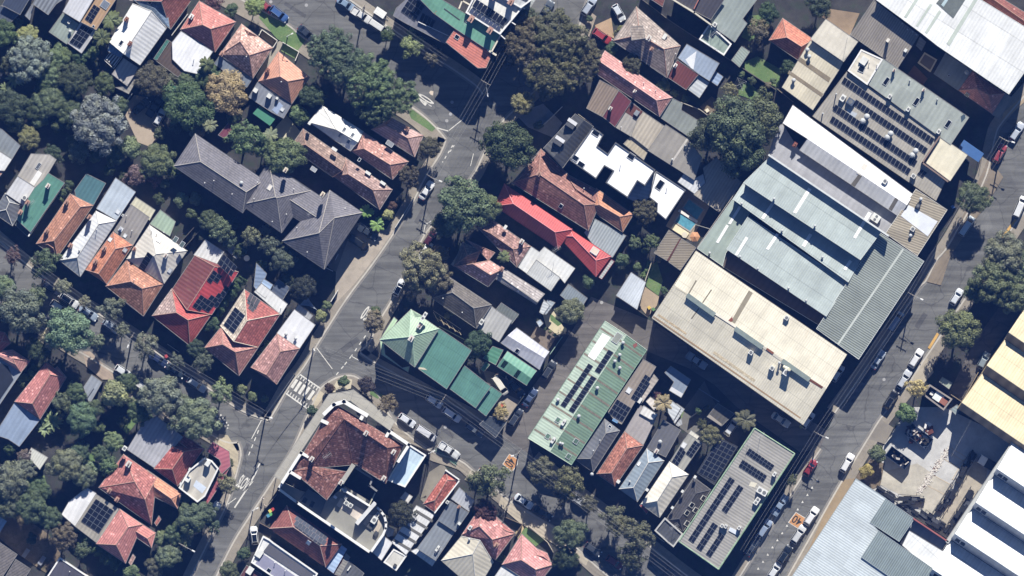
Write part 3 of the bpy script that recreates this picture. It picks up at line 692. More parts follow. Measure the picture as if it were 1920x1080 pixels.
patch([(250, 470), (300, 450), (310, 520), (270, 560)], LAWN, 'lawn', '03'); patch([(150, 430), (300, 400), (340, 560), (250, 560)], LAWN, 'lawn', '03'); patch([(560, 260), (640, 250), (640, 400), (590, 380)], LAWN, 'lawn', '03')
patch([(0, 690), (120, 650), (330, 800), (420, 950), (310, 1060), (120, 930), (0, 830)], EARTH, 'back_yard', '03')
patch([(1095, 940), (1190, 950), (1200, 1010), (1110, 970)], CONC, 'path', '02')
patch([(110, 120), (170, 130), (240, 250), (240, 330), (215, 400), (185, 320), (120, 270), (100, 200)], concrete('#c0b294'), 'corner_garden', '13', z=.133)
patch([(860, 780), (905, 700), (955, 680), (1010, 690), (1000, 750), (930, 770)], concrete('#cfc3a6'), 'corner_garden', '12', z=.133)
patch([(735, 820), (790, 765), (830, 790), (760, 885)], concrete('#cbbd9f'), 'crossing_apron', '12', z=.133)
patch([(1130, 760), (1230, 800), (1180, 820), (1130, 790)], LAWN, 'nature_strip', '12', z=.134); patch([(900, 130), (1060, 100), (1230, 60), (1250, 130), (1100, 210), (990, 330), (920, 300)], CONC, 'path', '20', z=.008)
patch([(900, 500), (960, 480), (960, 590), (910, 600)], concrete('#b59d83'), 'path', '20'); patch([(740, 770), (930, 700), (1060, 830), (1000, 930), (830, 860)], concrete('#8d8f96', .2, .4), 'front_garden', '20')
patch([(1185, 170), (1225, 60), (1290, 110), (1240, 250)], concrete('#ab9d8a'), 'footpath', '20', z=.134); patch([(1280, 170), (1390, 120), (1410, 260), (1290, 200)], concrete('#b99a76'), 'driveway', '20')
patch([(915, 420), (1010, 380), (1170, 470), (1150, 590), (1050, 560), (930, 480)], LAWN, 'lawn', '30'); patch([(880, 540), (960, 560), (1040, 640), (1000, 680), (880, 640)], LAWN, 'lawn', '30'); patch([(950, 110), (1080, 90), (1090, 170), (960, 280), (900, 250)], LAWN, 'lawn', '30')
patch([(620, 720), (700, 650), (810, 720), (740, 800), (690, 790)], EARTH, 'back_yard', '30')
patch([(50, 90), (130, 60), (330, 90), (260, 250), (170, 200)], concrete('#8f7a63'), 'courtyard', '40'); patch([(640, 520), (700, 440), (790, 530), (740, 600)], concrete('#7d5a4a'), 'courtyard', '40')
patch([(390, 590), (530, 345), (690, 450), (560, 690)], PAVE, 'pool_terrace', '31')
patch([(240, 910), (330, 820), (370, 960), (340, 1060), (260, 1000)], LAWN, 'lawn', '31'); patch([(215, 200), (245, 60), (345, 130), (330, 190), (270, 265)], PAVE, 'back_yard', '32')
patch([(880, 330), (1000, 370), (1010, 420), (960, 500), (830, 430)], concrete('#7d6f63'), 'courtyard', '22'); patch([(925, 240), (990, 210), (1070, 340), (1040, 400), (950, 330)], concrete('#d2c49c', .12, .2), 'courtyard', '22'); patch([(975, 240), (1060, 310), (1030, 330), (980, 290)], LAWN, 'lawn', '22')
patch([(680, 660), (730, 780), (770, 830), (700, 970), (620, 960), (600, 900)], concrete('#a89a88'), 'courtyard', '22'); patch([(520, 620), (620, 650), (800, 760), (770, 830), (560, 730)], concrete('#6f6862'), 'courtyard', '22')
patch([(650, 530), (1000, 740), (1240, 960), (1220, 1010), (980, 850), (770, 720), (630, 600)], concrete('#beb19a', .15, .3), 'footpath', '23', z=.135)
patch([(400, 430), (445, 360), (500, 400), (480, 470)], concrete('#b7ad98'), 'driveway', '23', z=.135); patch([(160, 380), (250, 320), (290, 370), (130, 590), (100, 560)], concrete('#8d8678'), 'side_yard', '23')
patch([(780, 790), (830, 730), (960, 820), (880, 880)], LAWN, 'lawn', '23'); patch([(740, 790), (790, 730), (800, 760), (760, 830)], concrete('#c0a878'), 'path', '23')
patch([(470, 930), (560, 860), (600, 940), (560, 1010)], LAWN, 'lawn', '32'); patch([(480, 1010), (520, 880), (650, 700), (760, 930), (560, 1070)], concrete('#76746f'), 'courtyard', '32')
patch([(1100, 440), (1330, 120), (1440, 60), (1440, 230), (1200, 520), (1010, 840), (930, 790)], asphalt('#66605b'), 'service_yard', '42'); patch([(700, 630), (780, 530), (830, 640), (760, 720), (670, 700)], concrete('#b5a993'), 'driveway', '42', z=.134)
patch([(380, 150), (470, 20), (560, 80), (500, 190)], concrete('#8f877a', .15, .3), 'driveway', '43', z=.134); patch([(300, 420), (400, 290), (500, 320), (470, 470), (360, 520)], EARTH, 'garden_bed', '43', z=.12)
patch([(500, 190), (600, 40), (700, -60), (900, -60), (1150, 60), (1350, 190), (925, 830), (300, 430), (420, 300)], concrete('#c6c5c2', .2, .4), 'works_yard', '43', z=.04)
patch([(470, 380), (720, 320), (960, 480), (900, 730), (620, 540), (460, 460)], concrete('#bdb6a6', .25, .4), 'works_yard', '43', z=.046)
patch([(1110, 300), (1190, 370), (1180, 460), (960, 760), (900, 760), (880, 690)], concrete('#b5aa96', .25, .4), 'works_yard', '43', z=.05)
patch([(80, 900), (300, 420), (220, 430), (100, 640), (-60, 1000), (20, 1000)], concrete('#a08a68', .15, .3), 'footpath', '43', z=.135)
patch([(930, 740), (840, 840), (760, 960), (880, 990), (940, 800), (1070, 600), (1180, 460), (1300, 260), (1200, 130)], concrete('#8d7f6c', .2, .35), 'footpath', '41', z=.133); patch([(1290, 830), (1440, 690), (1440, 640), (1300, 760)], concrete('#b59f7d'), 'footpath', '40', z=.134)
# painted markings
MZ = .04
def stroke(pts, w, mat=PAINT, t=None, name='road_marking', z=MZ, dash=None):
    P = [W(t, p, z) for p in pts]; m = MB()
    for a, b in zip(P, P[1:]):
        L = (b-a).length; d = (b-a)/L; s_ = Vector((-d.y, d.x, 0))*w/2; segs = [(0, L)] if not dash else [(k, min(L, k+dash[0])) for k in np.arange(0, L, dash[0]+dash[1])]
        for u, v in segs: m.add([a+d*u-s_, a+d*v-s_, a+d*v+s_, a+d*u+s_], [(0, 1, 2, 3)])
    o = mesh(name, m.v, m.f, mat); return tag(o, kind='structure')
def poly_mark(pts, mat, t=None, z=MZ): o = mesh('road_marking', [W(t, p, z) for p in pts][::-1], [tuple(range(len(pts)))], mat); return tag(o, kind='structure')
def text(s, c, t, base, size, sx, sy, mat, z, weight=.03):
    """s painted on the road; base = world angle of the reading direction in degrees"""
    fc = bpy.data.curves.new('t', 'FONT'); fc.body = s; fc.align_x = 'CENTER'; fc.align_y = 'CENTER'; fc.size = size; fc.offset = weight
    ob = bpy.data.objects.new('t', fc); COL.objects.link(ob); dg = bpy.context.evaluated_depsgraph_get(); me = bpy.data.meshes.new_from_object(ob.evaluated_get(dg)); bpy.data.objects.remove(ob)
    me.materials.clear(); me.materials.append(mat); o = bpy.data.objects.new('road_lettering', me); COL.objects.link(o); o.location = W(t, c, z); o.rotation_euler = (0, 0, R(base)); o.scale = (sx, sy, 1)
    return tag(o, kind='structure')
# zebra crossing (sheet '12')
for a, b in (((637, 690), (600, 745)), ((664, 705), (622, 770)), ((690, 725), (650, 787)), ((722, 742), (680, 802)), ((752, 765), (712, 825)), ((600, 690), (600, 690))):
    if a != b: stroke([a, b], .62, t='12')
stroke([(645, 648), (805, 757)], .28, t='12'); stroke([(560, 782), (715, 893)], .28, t='12')
for k in range(9):
    f = k/8; a = (655+f*140, 657+f*97); stroke([a, (a[0]-13, a[1]+20)], .2, t='12'); b = (570+f*140, 785+f*98); stroke([b, (b[0]+12, b[1]-20)], .2, t='12')
stroke([(635, 660), (555, 790)], .14, t='12')
stroke([(768, 475), (875, 618)], .16, t='12'); stroke([(1130, 350), (1005, 530), (950, 600), (900, 660)], .2, t='12', dash=(.7, .9)); stroke([(1000, 530), (1055, 560)], .15, t='12')
stroke([(60, 940), (62, 960)], .15, t='12')
# lower street mouth
stroke([(378, 95), (300, 290)], .2, t='13', dash=(.8, .8)); stroke([(385, 320), (358, 385), (300, 490), (215, 620)], .30, t='13'); stroke([(170, 595), (225, 555)], .15, t='13'); stroke([(95, 0), (170, 85)], .3, t='13', dash=(.3, .35)); stroke([(120, -10), (175, 65)], .3, t='13', dash=(.3, .35))
stroke([(420, 920), (330, 1090)], .16, t='12'); stroke([(165, 85), (390, 215)], .05, plain('#3c3d42'), t='13')
# upper street and the main road edge
stroke([(295, 880), (395, 800)], .16, t='20'); stroke([(205, 860), (290, 885)], .2, t='20'); stroke([(460, 100), (440, 185)], .12, t='21'); stroke([(175, 555), (135, 580), (120, 650)], .14, t='21'); stroke([(330, 980), (290, 1040)], .2, t='20', dash=(.5, .6)); stroke([(320, 45), (250, 160)], .2, t='21', dash=(.6, .7))
stroke([(395, 800), (560, 560), (640, 440)], .10, plain('#8b8b8c'), t='20')
poly_mark([(160, 625), (170, 612), (190, 615), (187, 645), (172, 640)], plain('#d6c4ad'), '20')
text('40', (138, 683), '20', 57, 1.7, 1.0, 3.0, PAINT, MZ)
poly_mark([(702, 255), (762, 292), (757, 330), (722, 378), (655, 325)], PAINT, '23', MZ); poly_mark([(702, 259), (757, 294), (752, 328), (720, 372), (660, 325)], ORANGE, '23', MZ+.006)
text('40', (705, 312), '23', 234, 1.7, .95, 1.6, plain('#3d3a36'), MZ+.014)
poly_mark([(1268, 648), (1345, 695), (1292, 767), (1215, 718)], PAINT, '33', MZ); poly_mark([(1269, 653), (1339, 696), (1291, 762), (1221, 718)], ORANGE, '33', MZ+.006)
text('40', (1277, 703), '33', 148, 2.0, 1.0, 1.15, plain('#3a3632'), MZ+.014)
text('SLOW', (278, 460), '13', -34, 1.5, .62, 2.6, PAINT, MZ); text('50', (1108, 240), '12', 146, 1.6, .9, 2.6, PAINT, MZ)
for p in ((1410, 435), (1378, 483), (1346, 532), (1313, 580), (1281, 630), (1208, 740), (1176, 790), (1143, 838), (1110, 886), (1078, 935), (1046, 983), (1014, 1030)):
    poly_mark([(p[0], p[1]-9), (p[0]+8, p[1]+7), (p[0]-8, p[1]+7)], PAINT, '33')
stroke([(1385, 545), (1292, 668)], .5, YELL, t='41', z=.15); stroke([(860, 378), (798, 480)], .55, YELL, t='42', z=.15)
def dot(p, r, t, mat): q = W(t, p, MZ); o = mesh('manhole_cover', [(q.x+r*math.cos(k*.628), q.y+r*math.sin(k*.628), q.z) for k in range(10)], [tuple(range(10))], mat); tag(o, kind='structure')
for p, t in (((280, 815), '20'), ((305, 770), '20'), ((315, 690), '20'), ((845, 850), '11'), ((495, 690), '42'), ((270, 75), '23'), ((1325, 170), '22'), ((700, 35), '10'), ((460, 12), '10')): dot(p, .35, t, plain('#a9a8a8'))
for pts, t in (([(930, 480), (1040, 400), (1060, 425), (950, 510)], '12'), ([(60, 820), (130, 720), (160, 742), (92, 842)], '12'), ([(560, 10), (700, 100), (690, 122), (548, 32)], '10'), ([(250, 70), (330, 125), (318, 150), (238, 92)], '23'), ([(700, 330), (760, 235), (790, 255), (728, 350)], '42'), ([(330, 700), (470, 480), (500, 500), (362, 718)], '42'), ([(60, 560), (110, 470), (135, 488), (86, 578)], '21'), ([(690, 330), (760, 380), (740, 410), (672, 360)], '02'), ([(230, 300), (300, 180), (322, 195), (254, 312)], '13'), ([(1290, 380), (1330, 310), (1365, 335), (1322, 402)], '33')):
    poly_mark(pts, asphalt('#5f5f60'), t, .036).name = 'road_patch'
# ---------------------------------------------------------------- buildings, western half
RC = plain('#b58a78', .9, .2); RCG = plain('#8e8a86', .9, .2); RCW = plain('#cfccc4', .8, .15)
FLATW = metal('#e6e6e4', .8, amp=.05, dirt=.22); 
b = Bld('house', 'dark slate roofed house at the top left corner of the block', 'house', '00', (60, 60))
b.slab([(20, 38), (142, 102), (240, -60), (110, -110)], 4.2, metal('#4a5468', .6), rise=1.2, up=(.5, -.8)); b.slab([(-60, 60), (15, 42), (128, 104), (70, 160), (-40, 110)], 3.0, metal('#5d6674', .6), rise=.5, up=(.5, -.8))
b = Bld('house', 'house with grey ribbed roof and narrow side gable by the top left trees', 'house', '00', (320, 40))
b.slab([(228, 30), (332, 103), (385, 32), (432, 0), (475, -60), (280, -70)], 4.6, metal('#8f959c', .8, amp=.35, dirt=.35), rise=1, up=(.5, -.8)); b.slab([(174, 108), (206, 137), (232, 40), (222, 32)], 3.2, metal('#a9adb4', .7), rise=.8, up=(.3, -1))
b = Bld('terrace_house', 'half house with plain white front roof and pale green rear roof', 'house', '00', (470, 140))
b.slab([(430, 82), (545, 152), (655, -30), (510, -60)], 4.6, metal('#e6e6ea', .7, amp=.05), rise=.9, up=(.5, -.8)); b.slab([(335, 217), (455, 300), (535, 165), (430, 88)], 3.1, metal('#93a096', .7, amp=.07), rise=.4, up=(.5, -.8)); b.ac((472, 152), d=(.7, .5, .5)); b.vent((478, 215), r=.3)
b = Bld('terrace_house', 'half house with tan roof carrying two dark solar arrays beside a palm', 'house', '00', (620, 150))
b.slab([(548, 150), (655, 205), (742, 70), (815, -40), (660, -40)], 4.4, metal('#c59d6e', .7, rust=.1), rise=.9, up=(.5, -.8)); b.slab([(463, 295), (555, 362), (655, 213), (548, 152)], 3.2, metal('#c9c9cb', .7), rise=.5, up=(.5, -.8), pm=WHITE())
b.solar((560, 165), (634, 208), (470, 288), 3, 4); b.solar((640, 32), (684, 62), (578, 132), 2, 4); b.sky((715, 35), w=1.6, l=1.6, m=glass('#7d8795')); b.sky((636, 182), w=.5, l=.6); b.pipe((622, 262))
b = Bld('house', 'large white gabled house with grey far slope and a pergola of white strips', 'house', '00', (920, 230))
m = metal('#f0efec', .8, amp=.04, dirt=.08); m2 = metal('#a9a6a4', .8, amp=.08)
b.hip([(900, 28), (1128, 194), (950, 442), (742, 285)], (1030, 80), (840, 366), m, eave=4.2, pitch=28, ridge=RCW)
b.hip([(905, 0), (1115, -60), (1150, 195), (1030, 110)], (1050, 62), (1045, 60), metal('#6e87a3', .7), eave=4.0, pitch=26); b.chim((860, 135), h=1.8); b.chim((885, 300), h=1.2); b.sky((826, 295)); b.sky((1018, 18)); b.mast((890, 335))
b.slab([(728, 345), (752, 288), (838, 368), (815, 392)], 3.6, metal('#6f8fb4', .7), rise=.4, up=(.5, -.8)); b.slab([(760, 502), (862, 582), (940, 462), (838, 395)], 3.0, metal('#b9b3ae', .8), rise=.3, up=(.5, -.8)); b.slab([(785, 592), (872, 634), (946, 505), (935, 468), (862, 586)], 2.6, metal('#9a958c', .8))
b = Bld('pergola', 'pergola roofed with four pale translucent strips at the back of the white house', 'pergola', '00', (760, 405), gut=WHITE())
b.slab([(708, 408), (770, 464), (826, 388), (752, 350)], 2.6, plain('#5d5a5a', .5), rise=.2, up=(.5, -.8), wall=False)
for k in range(4): b.strip([(720+15*k, 405+13*k), (726+15*k, 410+13*k), (768+16*k, 365+8*k), (760+16*k, 360+8*k)], plain('#d5d5d2', .5), 'batten', lift=.08)
b = Bld('house', 'dark red tiled house facing the upper street behind the white gable', 'house', '00', (1200, 50))
b.shell([b.P((1095, 15), 6.6), b.P((1155, 200), 3.4), b.P((1292, 8), 3.4), b.P((1210, -110), 6.6), b.P((880, 5), 4.2), b.P((990, -150), 4.2)], [(0, 1, 2, 3), (0, 3, 5, 4)], tile('#a4584b', speck=.04), ridge=RC)
b = Bld('house', 'pink red hipped house beside the white rear roof, plum tree at its front', 'house', '10', (60, 180))
b.hip([(-20, 8), (228, 150), (86, 356), (-148, 202)], (5, 172), (60, 200), tile('#cf7668', .2, .03), eave=3.4, pitch=34, ridge=RC); b.chim((-72, 115), m=WHITE(), h=1.0)
b.slab([(-203, 288), (-143, 212), (72, 350), (-28, 502), (-122, 480), (-200, 402)], 3.0, metal('#eff0f4', .8, amp=.03, dirt=.06), rise=.5, up=(.5, -.8), t='10'); b.pipe((-55, 400)); b.slab([(-325, 402), (-237, 270), (-150, 322), (-202, 405), (-118, 482), (-165, 520)], 2.6, metal('#5a4a40', .7, rust=.2, dirt=.5))
b = Bld('garden_shed', 'narrow teal green lean-to along the side of the brown rear roof', 'shed', '00', (1090, 330)); b.slab([(1040, 398), (1062, 408), (1148, 278), (1128, 268)], 2.7, metal('#3f7f72', .6), rise=.2, up=(-.5, -.5))
b = Bld('garden_shed', 'bright green metal shed between trees north of the parking court', 'shed', '00', (1145, 625)); b.slab([(1093, 667), (1160, 565), (1197, 590), (1122, 690)], 2.5, metal('#3f9a7a', .5), rise=.3, up=(-.5, -.5))
b = Bld('house', 'pale terracotta house with mottled front slopes, second from the corner tree row', 'house', '10', (300, 330))
b.hip([(265, 163), (477, 325), (341, 532), (118, 372)], (258, 285), (320, 377), tile('#d3a08c', .4, .05), eave=3.4, pitch=34, ridge=RC); b.hip([(270, 190), (368, 245), (330, 320), (235, 290)], (290, 270), (316, 218), tile('#7d5349', .3), eave=3.6, pitch=28, ridge=RC)
b.chim((133, 365), m=RC, h=1.0); b.pipe((300, 385)); b.slab([(80, 432), (118, 378), (338, 535), (300, 592), (200, 520)], 2.9, metal('#7d8a9c', .8), rise=.4, up=(.5, -.8))
b = Bld('house', 'smooth orange tiled house with hipped roof nearest the big street trees', 'house', '10', (550, 520))
b.hip([(513, 348), (724, 525), (602, 706), (378, 551)], (527, 520), (578, 553), tile('#e09672', .12), eave=3.4, pitch=35, ridge=RC); b.chim((440, 480), h=1.3); b.pipe((535, 555), (690, 565))
b.slab([(313, 657), (374, 556), (600, 712), (548, 800), (470, 760)], 3.0, metal('#8d93a0', .8), rise=.4, up=(.5, -.8)); b.ac((360, 612), (452, 650), d=(.9, .9, 1.1), fan=False); b.sky((540, 740), w=.8, l=.8, m=plain('#e8ecef', .3)); b.ac((505, 665), d=(.5, .5, .8), fan=False)
b.strip([(470, 742), (505, 775), (545, 715), (520, 690)], metal('#a3b7da', .8), 'roof_sheet')
b = Bld('shade_awning', 'flat green awning behind the smooth orange house', 'awning', '10', (420, 780)); b.slab([(340, 767), (386, 715), (497, 797), (456, 850)], 2.5, plain('#3c8a6d', .8, .06), wall=False, gutter=False)
for p in ((345, 767), (386, 720), (492, 797), (456, 845)):
    m = MB(); q = b.P(p); m.cyl((q.x, q.y, 0), (q.x, q.y, 2.5), .05); b.mb(m, 'post', WHITE())
b = Bld('garden_shed', 'low maroon roofed shed dappled with leaf shadow west of the cream courtyard', 'shed', '10', (190, 860)); b.slab([(108, 912), (212, 788), (275, 802), (150, 935)], 2.5, metal('#7d3a4e', .6, dirt=.4), rise=.3, up=(.5, -.8))
b = Bld('house', 'long house, front half under white metal with four skylights, rear half pink tile', 'house', '10', (1000, 950))
m = metal('#ecebe6', .8, amp=.04, dirt=.1); m2 = metal('#8ca4c2', .8, amp=.06)
b.hip([(810, 713), (1086, 888), (1000, 1022), (718, 825)], (905, 877), (1050, 962), m, eave=3.6, pitch=30, ridge=RCW)
b.sky((957, 878), (1013, 915), rz=R(56), w=.7, l=1.1, m=glass('#5a5f66')); b.sky((932, 915), (988, 955), rz=R(56), w=.7, l=1.1, m=glass('#4a5f7a'))
b.hip([(1075, 885), (1392, 1092), (1282, 1214), (1002, 1020)], (1090, 1005), (1268, 1114), tile('#c08474', .25, .05), eave=3.5, pitch=33, ridge=RC); b.sky((1060, 1080), w=.6, l=.8); b.pipe((1215, 1040))
b.slab([(1280, 1142), (1346, 1126), (1330, 1176), (1290, 1180)], 3.0, metal('#caa396', .7), rise=.3, up=(.5, -.8)); b.ac((725, 835), d=(.6, .6, 1.6), fan=False)
b = Bld('house', 'small pinkish hipped corner house under the street trees, dark chimney on its slope', 'house', '10', (1350, 940))
b.hip([(1280, 800), (1492, 915), (1432, 1062), (1140, 875)], (1240, 850), (1386, 935), tile('#c59c94', .15), eave=3.3, pitch=32, ridge=RC); b.chim((1380, 870), h=1.3, m=RC); b.sky((1265, 972), w=1.0, l=1.6, rz=R(-34), m=plain('#8d9196', .4))
b = Bld('house', 'long brown tiled house with white gutter boxes, between white roofed house and apartments', 'house', '11', (900, 200))
b.hip([(680, -66), (975, 140), (880, 260), (593, 57)], (697, 42), (945, 218), tile('#96796a', .35, .04), eave=3.4, pitch=33, ridge=RC); b.hip([(965, 128), (1282, 345), (1196, 480), (885, 256)], (983, 240), (1150, 348), tile('#a5837a', .3, .05), eave=3.3, pitch=33, ridge=RC)
b.ac((892, 73), (1118, 233), (1218, 301), d=(1.2, .6, .9), rz=R(-34), fan=False); b.sky((752, 208), w=.9, l=1.3, rz=R(-34), m=plain('#9a9da3', .4)); b.slab([(1190, 300), (1230, 300), (1270, 340), (1220, 350)], 3.0, metal('#9a8d86', .7))
# apartments
b = Bld('apartment_building', 'long dark grey tiled apartment block with stepped hipped wings', 'apartments', '11', (500, 400), wall=plain('#7a5f52', .9, .15), gut=plain('#5a5c62', .6)); RD = plain('#b3aba0', .85, .2); dt = tile('#77747c', .14, course=.5); H = 5.6
b.hip([(-45, -32), (420, 282), (275, 503), (-190, 187)], (-8, 158), (300, 362), dt, eave=H, pitch=25, ridge=RD); b.hip([(450, 157), (735, 352), (537, 637), (262, 447)], (497, 396), (505, 402), dt, eave=H, pitch=25, ridge=RD)
b.hip([(452, 160), (862, 432), (745, 610), (380, 382)], (545, 382), (785, 540), dt, eave=H-.02, pitch=25, ridge=RD); b.hip([(862, 349), (1082, 500), (824, 882), (541, 691)], (893, 537), (790, 638), dt, eave=H, pitch=25, ridge=RD)
b.chim((566, 215), h=1.6, m=CREAM()); b.chim((815, 378), h=1.4, m=CREAM()); b.pipe((82, 285), (20, 300), (352, 405), (570, 510), (640, 600), (710, 765), (475, 560), (620, 340), (965, 470), (205, 375), (375, 295)); b.sky((460, 332), w=.9, l=1.2, m=plain('#d8cfc2', .5)); b.mast((740, 500)); b.vent((268, 300), r=.32)
# row of houses above the lower street
b = Bld('house', 'pale roofed house with glazed grey rear roof cut by the left edge', 'house', '01', (40, 100))
b.slab([(-80, -100), (20, -60), (142, 48), (86, 138), (-60, 40)], 3.2, metal('#8f979c', .9, dirt=.4), rise=.4, up=(.5, -.8)); b.slab([(-80, 30), (0, 85), (86, 140), (36, 217), (-80, 215)], 3.6, FLATW, rise=.3, up=(.5, -.8)); b.slab([(-80, 230), (30, 220), (-30, 300), (-80, 310)], 3.4, tile('#b87a5c'))
b = Bld('house', 'house with stepped grey and white flat roofs and a dark hipped front', 'house', '01', (180, 280))
b.slab([(215, 103), (340, 108), (386, 142), (300, 285), (250, 332), (125, 253)], 3.6, metal('#b7b1a8', .8), rise=.4, up=(.5, -.8)); b.slab([(45, 372), (125, 256), (243, 330), (168, 455)], 3.9, metal('#d8d8da', .8, amp=.05), rise=.3, up=(.5, -.8)); b.sky((265, 185), w=.7, l=1.4, m=glass('#5b6066')); b.strip([(205, 300), (235, 320), (290, 235), (262, 215)], metal('#eceae6', .8), 'roof_sheet')
b.hip([(40, 368), (168, 455), (90, 590), (-40, 500)], (70, 430), (48, 480), metal('#6a6e76', .8), eave=3.4, pitch=28, ridge=RCW); b.ac((172, 400), d=(1, 1, .9))
b = Bld('terrace_house', 'flat bright green roofed house with three chimneys and white edge', 'house', '01', (290, 430))
b.slab([(300, 278), (332, 233), (442, 300), (414, 340), (212, 632), (118, 545), (192, 410), (240, 335)], 4.2, metal('#559480', .9, amp=.05, dirt=.15), rise=.8, up=(.5, -.8)); b.chim((195, 432), (147, 497), h=2.0, m=RC); b.chim((332, 320), h=1.9, m=RCW); b.mast((215, 435))
m = MB(); 
for u, v in (((414, 338), (300, 500)), ((300, 500), (197, 660))):
    p, q = b.P(u), b.P(v); m.box(((p.x+q.x)/2, (p.y+q.y)/2, 2.3), ((p-q).length, .25, 4.6), math.atan2(q.y-p.y, q.x-p.x))
b.mb(m, 'party_wall', WHITE())
b.slab([(118, 548), (210, 636), (195, 665), (105, 580)], 3.0, metal('#3c4a50', .7))
b = Bld('house', 'narrow orange tiled house with teal rear roof under leaf shade', 'house', '01', (450, 590))
b.hip([(478, 372), (634, 452), (392, 802), (248, 710)], (548, 462), (372, 690), tile('#bd7a58', .2, .02), eave=3.5, pitch=33, ridge=RC); b.chim((455, 430), (322, 622), h=1.5, m=RC); b.slab([(508, 350), (588, 238), (718, 302), (636, 446), (520, 400)], 3.1, metal('#4d8088', .8, dirt=.35), rise=.4, up=(.5, -.8))
b.hip([(252, 705), (320, 660), (388, 800), (330, 778)], (330, 715), (365, 740), tile('#b06e50'), eave=3.3, pitch=30, ridge=RC)
b = Bld('house', 'long silver metal house with two chimneys and pale flat rear roof', 'house', '01', (600, 700)); m = metal('#d7dadd', .8, amp=.05); m2 = metal('#8d979f', .8, amp=.08)
b.hip([(653, 488), (792, 556), (546, 932), (406, 822)], (672, 577), (528, 802), m, eave=3.6, pitch=32, ridge=RCW)
b.slab([(655, 472), (785, 265), (920, 360), (792, 552)], 3.2, metal('#bcc9d6', .9, amp=.05), rise=.5, up=(.5, -.8)); b.chim((482, 722), h=1.8, m=RC); b.chim((612, 530), h=1.4, m=RC); b.pipe((660, 612), (605, 610)); b.vent((542, 755), r=.2); b.sky((800, 494), w=.9, l=.9, m=plain('#dfe5ea', .3))
b.hip([(408, 820), (500, 792), (535, 930), (470, 860)], (480, 815), (525, 860), m, eave=3.4, pitch=24)
b = Bld('house', 'bright orange tiled front with grey flat rear and square white skylights', 'house', '01', (760, 760))
b.hip([(768, 628), (902, 720), (725, 982), (578, 884)], (785, 745), (672, 912), tile('#cb7648', .25), eave=3.5, pitch=33, ridge=RC); b.slab([(772, 622), (890, 446), (1012, 532), (902, 718)], 3.1, metal('#9a948e', .8), rise=.4, up=(.5, -.8)); b.slab([(882, 448), (920, 394), (1052, 482), (1012, 552)], 2.9, metal('#d5cfb0', .8), rise=.2, up=(.5, -.8))
b.sky((820, 612), w=.9, l=1, m=plain('#eef0f0', .3)); b.sky((848, 655), w=.7, l=.8, m=plain('#e4e6e6', .3)); b.sky((750, 682), (848, 752), w=.9, l=.9, m=plain('#e8eaee', .3)); b.chim((650, 830), (710, 740), h=1.4, m=RC); b.pipe((858, 520), (895, 620)); b.ac((835, 518), d=(.5, .4, .5))
b = Bld('house', 'cream metal roofed house with tile front, small solar strip and pale green lean-to', 'house', '01', (1000, 780)); m = metal('#d6cfc2', .8, amp=.05); m2 = metal('#a6a39d', .8, amp=.08)
b.hip([(1013, 582), (1268, 757), (1112, 978), (858, 812)], (1047, 792), (1058, 780), m, eave=3.7, pitch=28, ridge=RCW)
b.slab([(1015, 575), (1086, 480), (1188, 560), (1150, 658)], 3.0, metal('#a9c2a6', .8), rise=.3, up=(.5, -.8)); b.solar((1003, 763), (1040, 793), (930, 884), 1, 5); b.sky((1078, 686), w=1, l=1.1, m=plain('#e6e6e2', .3)); b.chim((1124, 790), m=RCW, h=1.2); b.chim((912, 745), h=1.8, m=RC, w=.5); b.sky((1150, 890), w=.8, l=1, m=plain('#dfe3e6', .3)); b.pipe((1030, 622), (1110, 632), (1062, 640))
b.hip([(860, 815), (1110, 980), (972, 1198), (718, 996)], (890, 964), (965, 1012), tile('#c07c58', .3, .04), eave=3.5, pitch=33, ridge=RC); b.hip([(838, 1098), (968, 1050), (962, 1160), (905, 1150)], (890, 1110), (935, 1090), tile('#b67a6c'), eave=3.3, pitch=26, ridge=RC); b.pipe((912, 952))
b.sky((1190, 682), (1235, 715), w=.9, l=1.3, m=glass('#5a6a66'))
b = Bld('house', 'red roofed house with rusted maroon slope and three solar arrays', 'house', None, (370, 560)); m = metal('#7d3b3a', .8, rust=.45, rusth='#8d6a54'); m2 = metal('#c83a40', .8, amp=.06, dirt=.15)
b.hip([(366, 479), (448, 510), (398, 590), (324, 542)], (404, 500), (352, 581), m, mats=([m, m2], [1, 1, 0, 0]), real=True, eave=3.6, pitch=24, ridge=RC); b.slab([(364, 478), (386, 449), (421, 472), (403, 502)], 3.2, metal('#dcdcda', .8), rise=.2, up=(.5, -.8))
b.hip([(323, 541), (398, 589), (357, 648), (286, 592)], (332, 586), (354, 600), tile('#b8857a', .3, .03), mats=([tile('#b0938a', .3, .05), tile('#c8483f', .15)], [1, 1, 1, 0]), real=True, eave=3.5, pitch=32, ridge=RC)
b.solar((407, 500), (406, 506), (421, 476), 1, 1, keep=lambda i, j: False); b.solar((421, 476), (446, 500), (410, 496), 4, 2); b.solar((402, 506), (418, 518), (389, 526), 2, 3, keep=lambda i, j: not (i == 1 and j == 2)); b.solar((424, 535), (432, 541), (400, 572), 1, 4); b.solar((404, 544), (418, 553), (378, 577), 2, 4, keep=lambda i, j: (i, j) != (0, 0)); b.solar((378, 552), (392, 562), (362, 574), 2, 3)
b = Bld('house', 'wide red tiled house with ten panel solar block on its light hip', 'house', '12', (260, 330)); m = tile('#b5564c', .3, .05); m2 = tile('#bfae98', .35, .08)
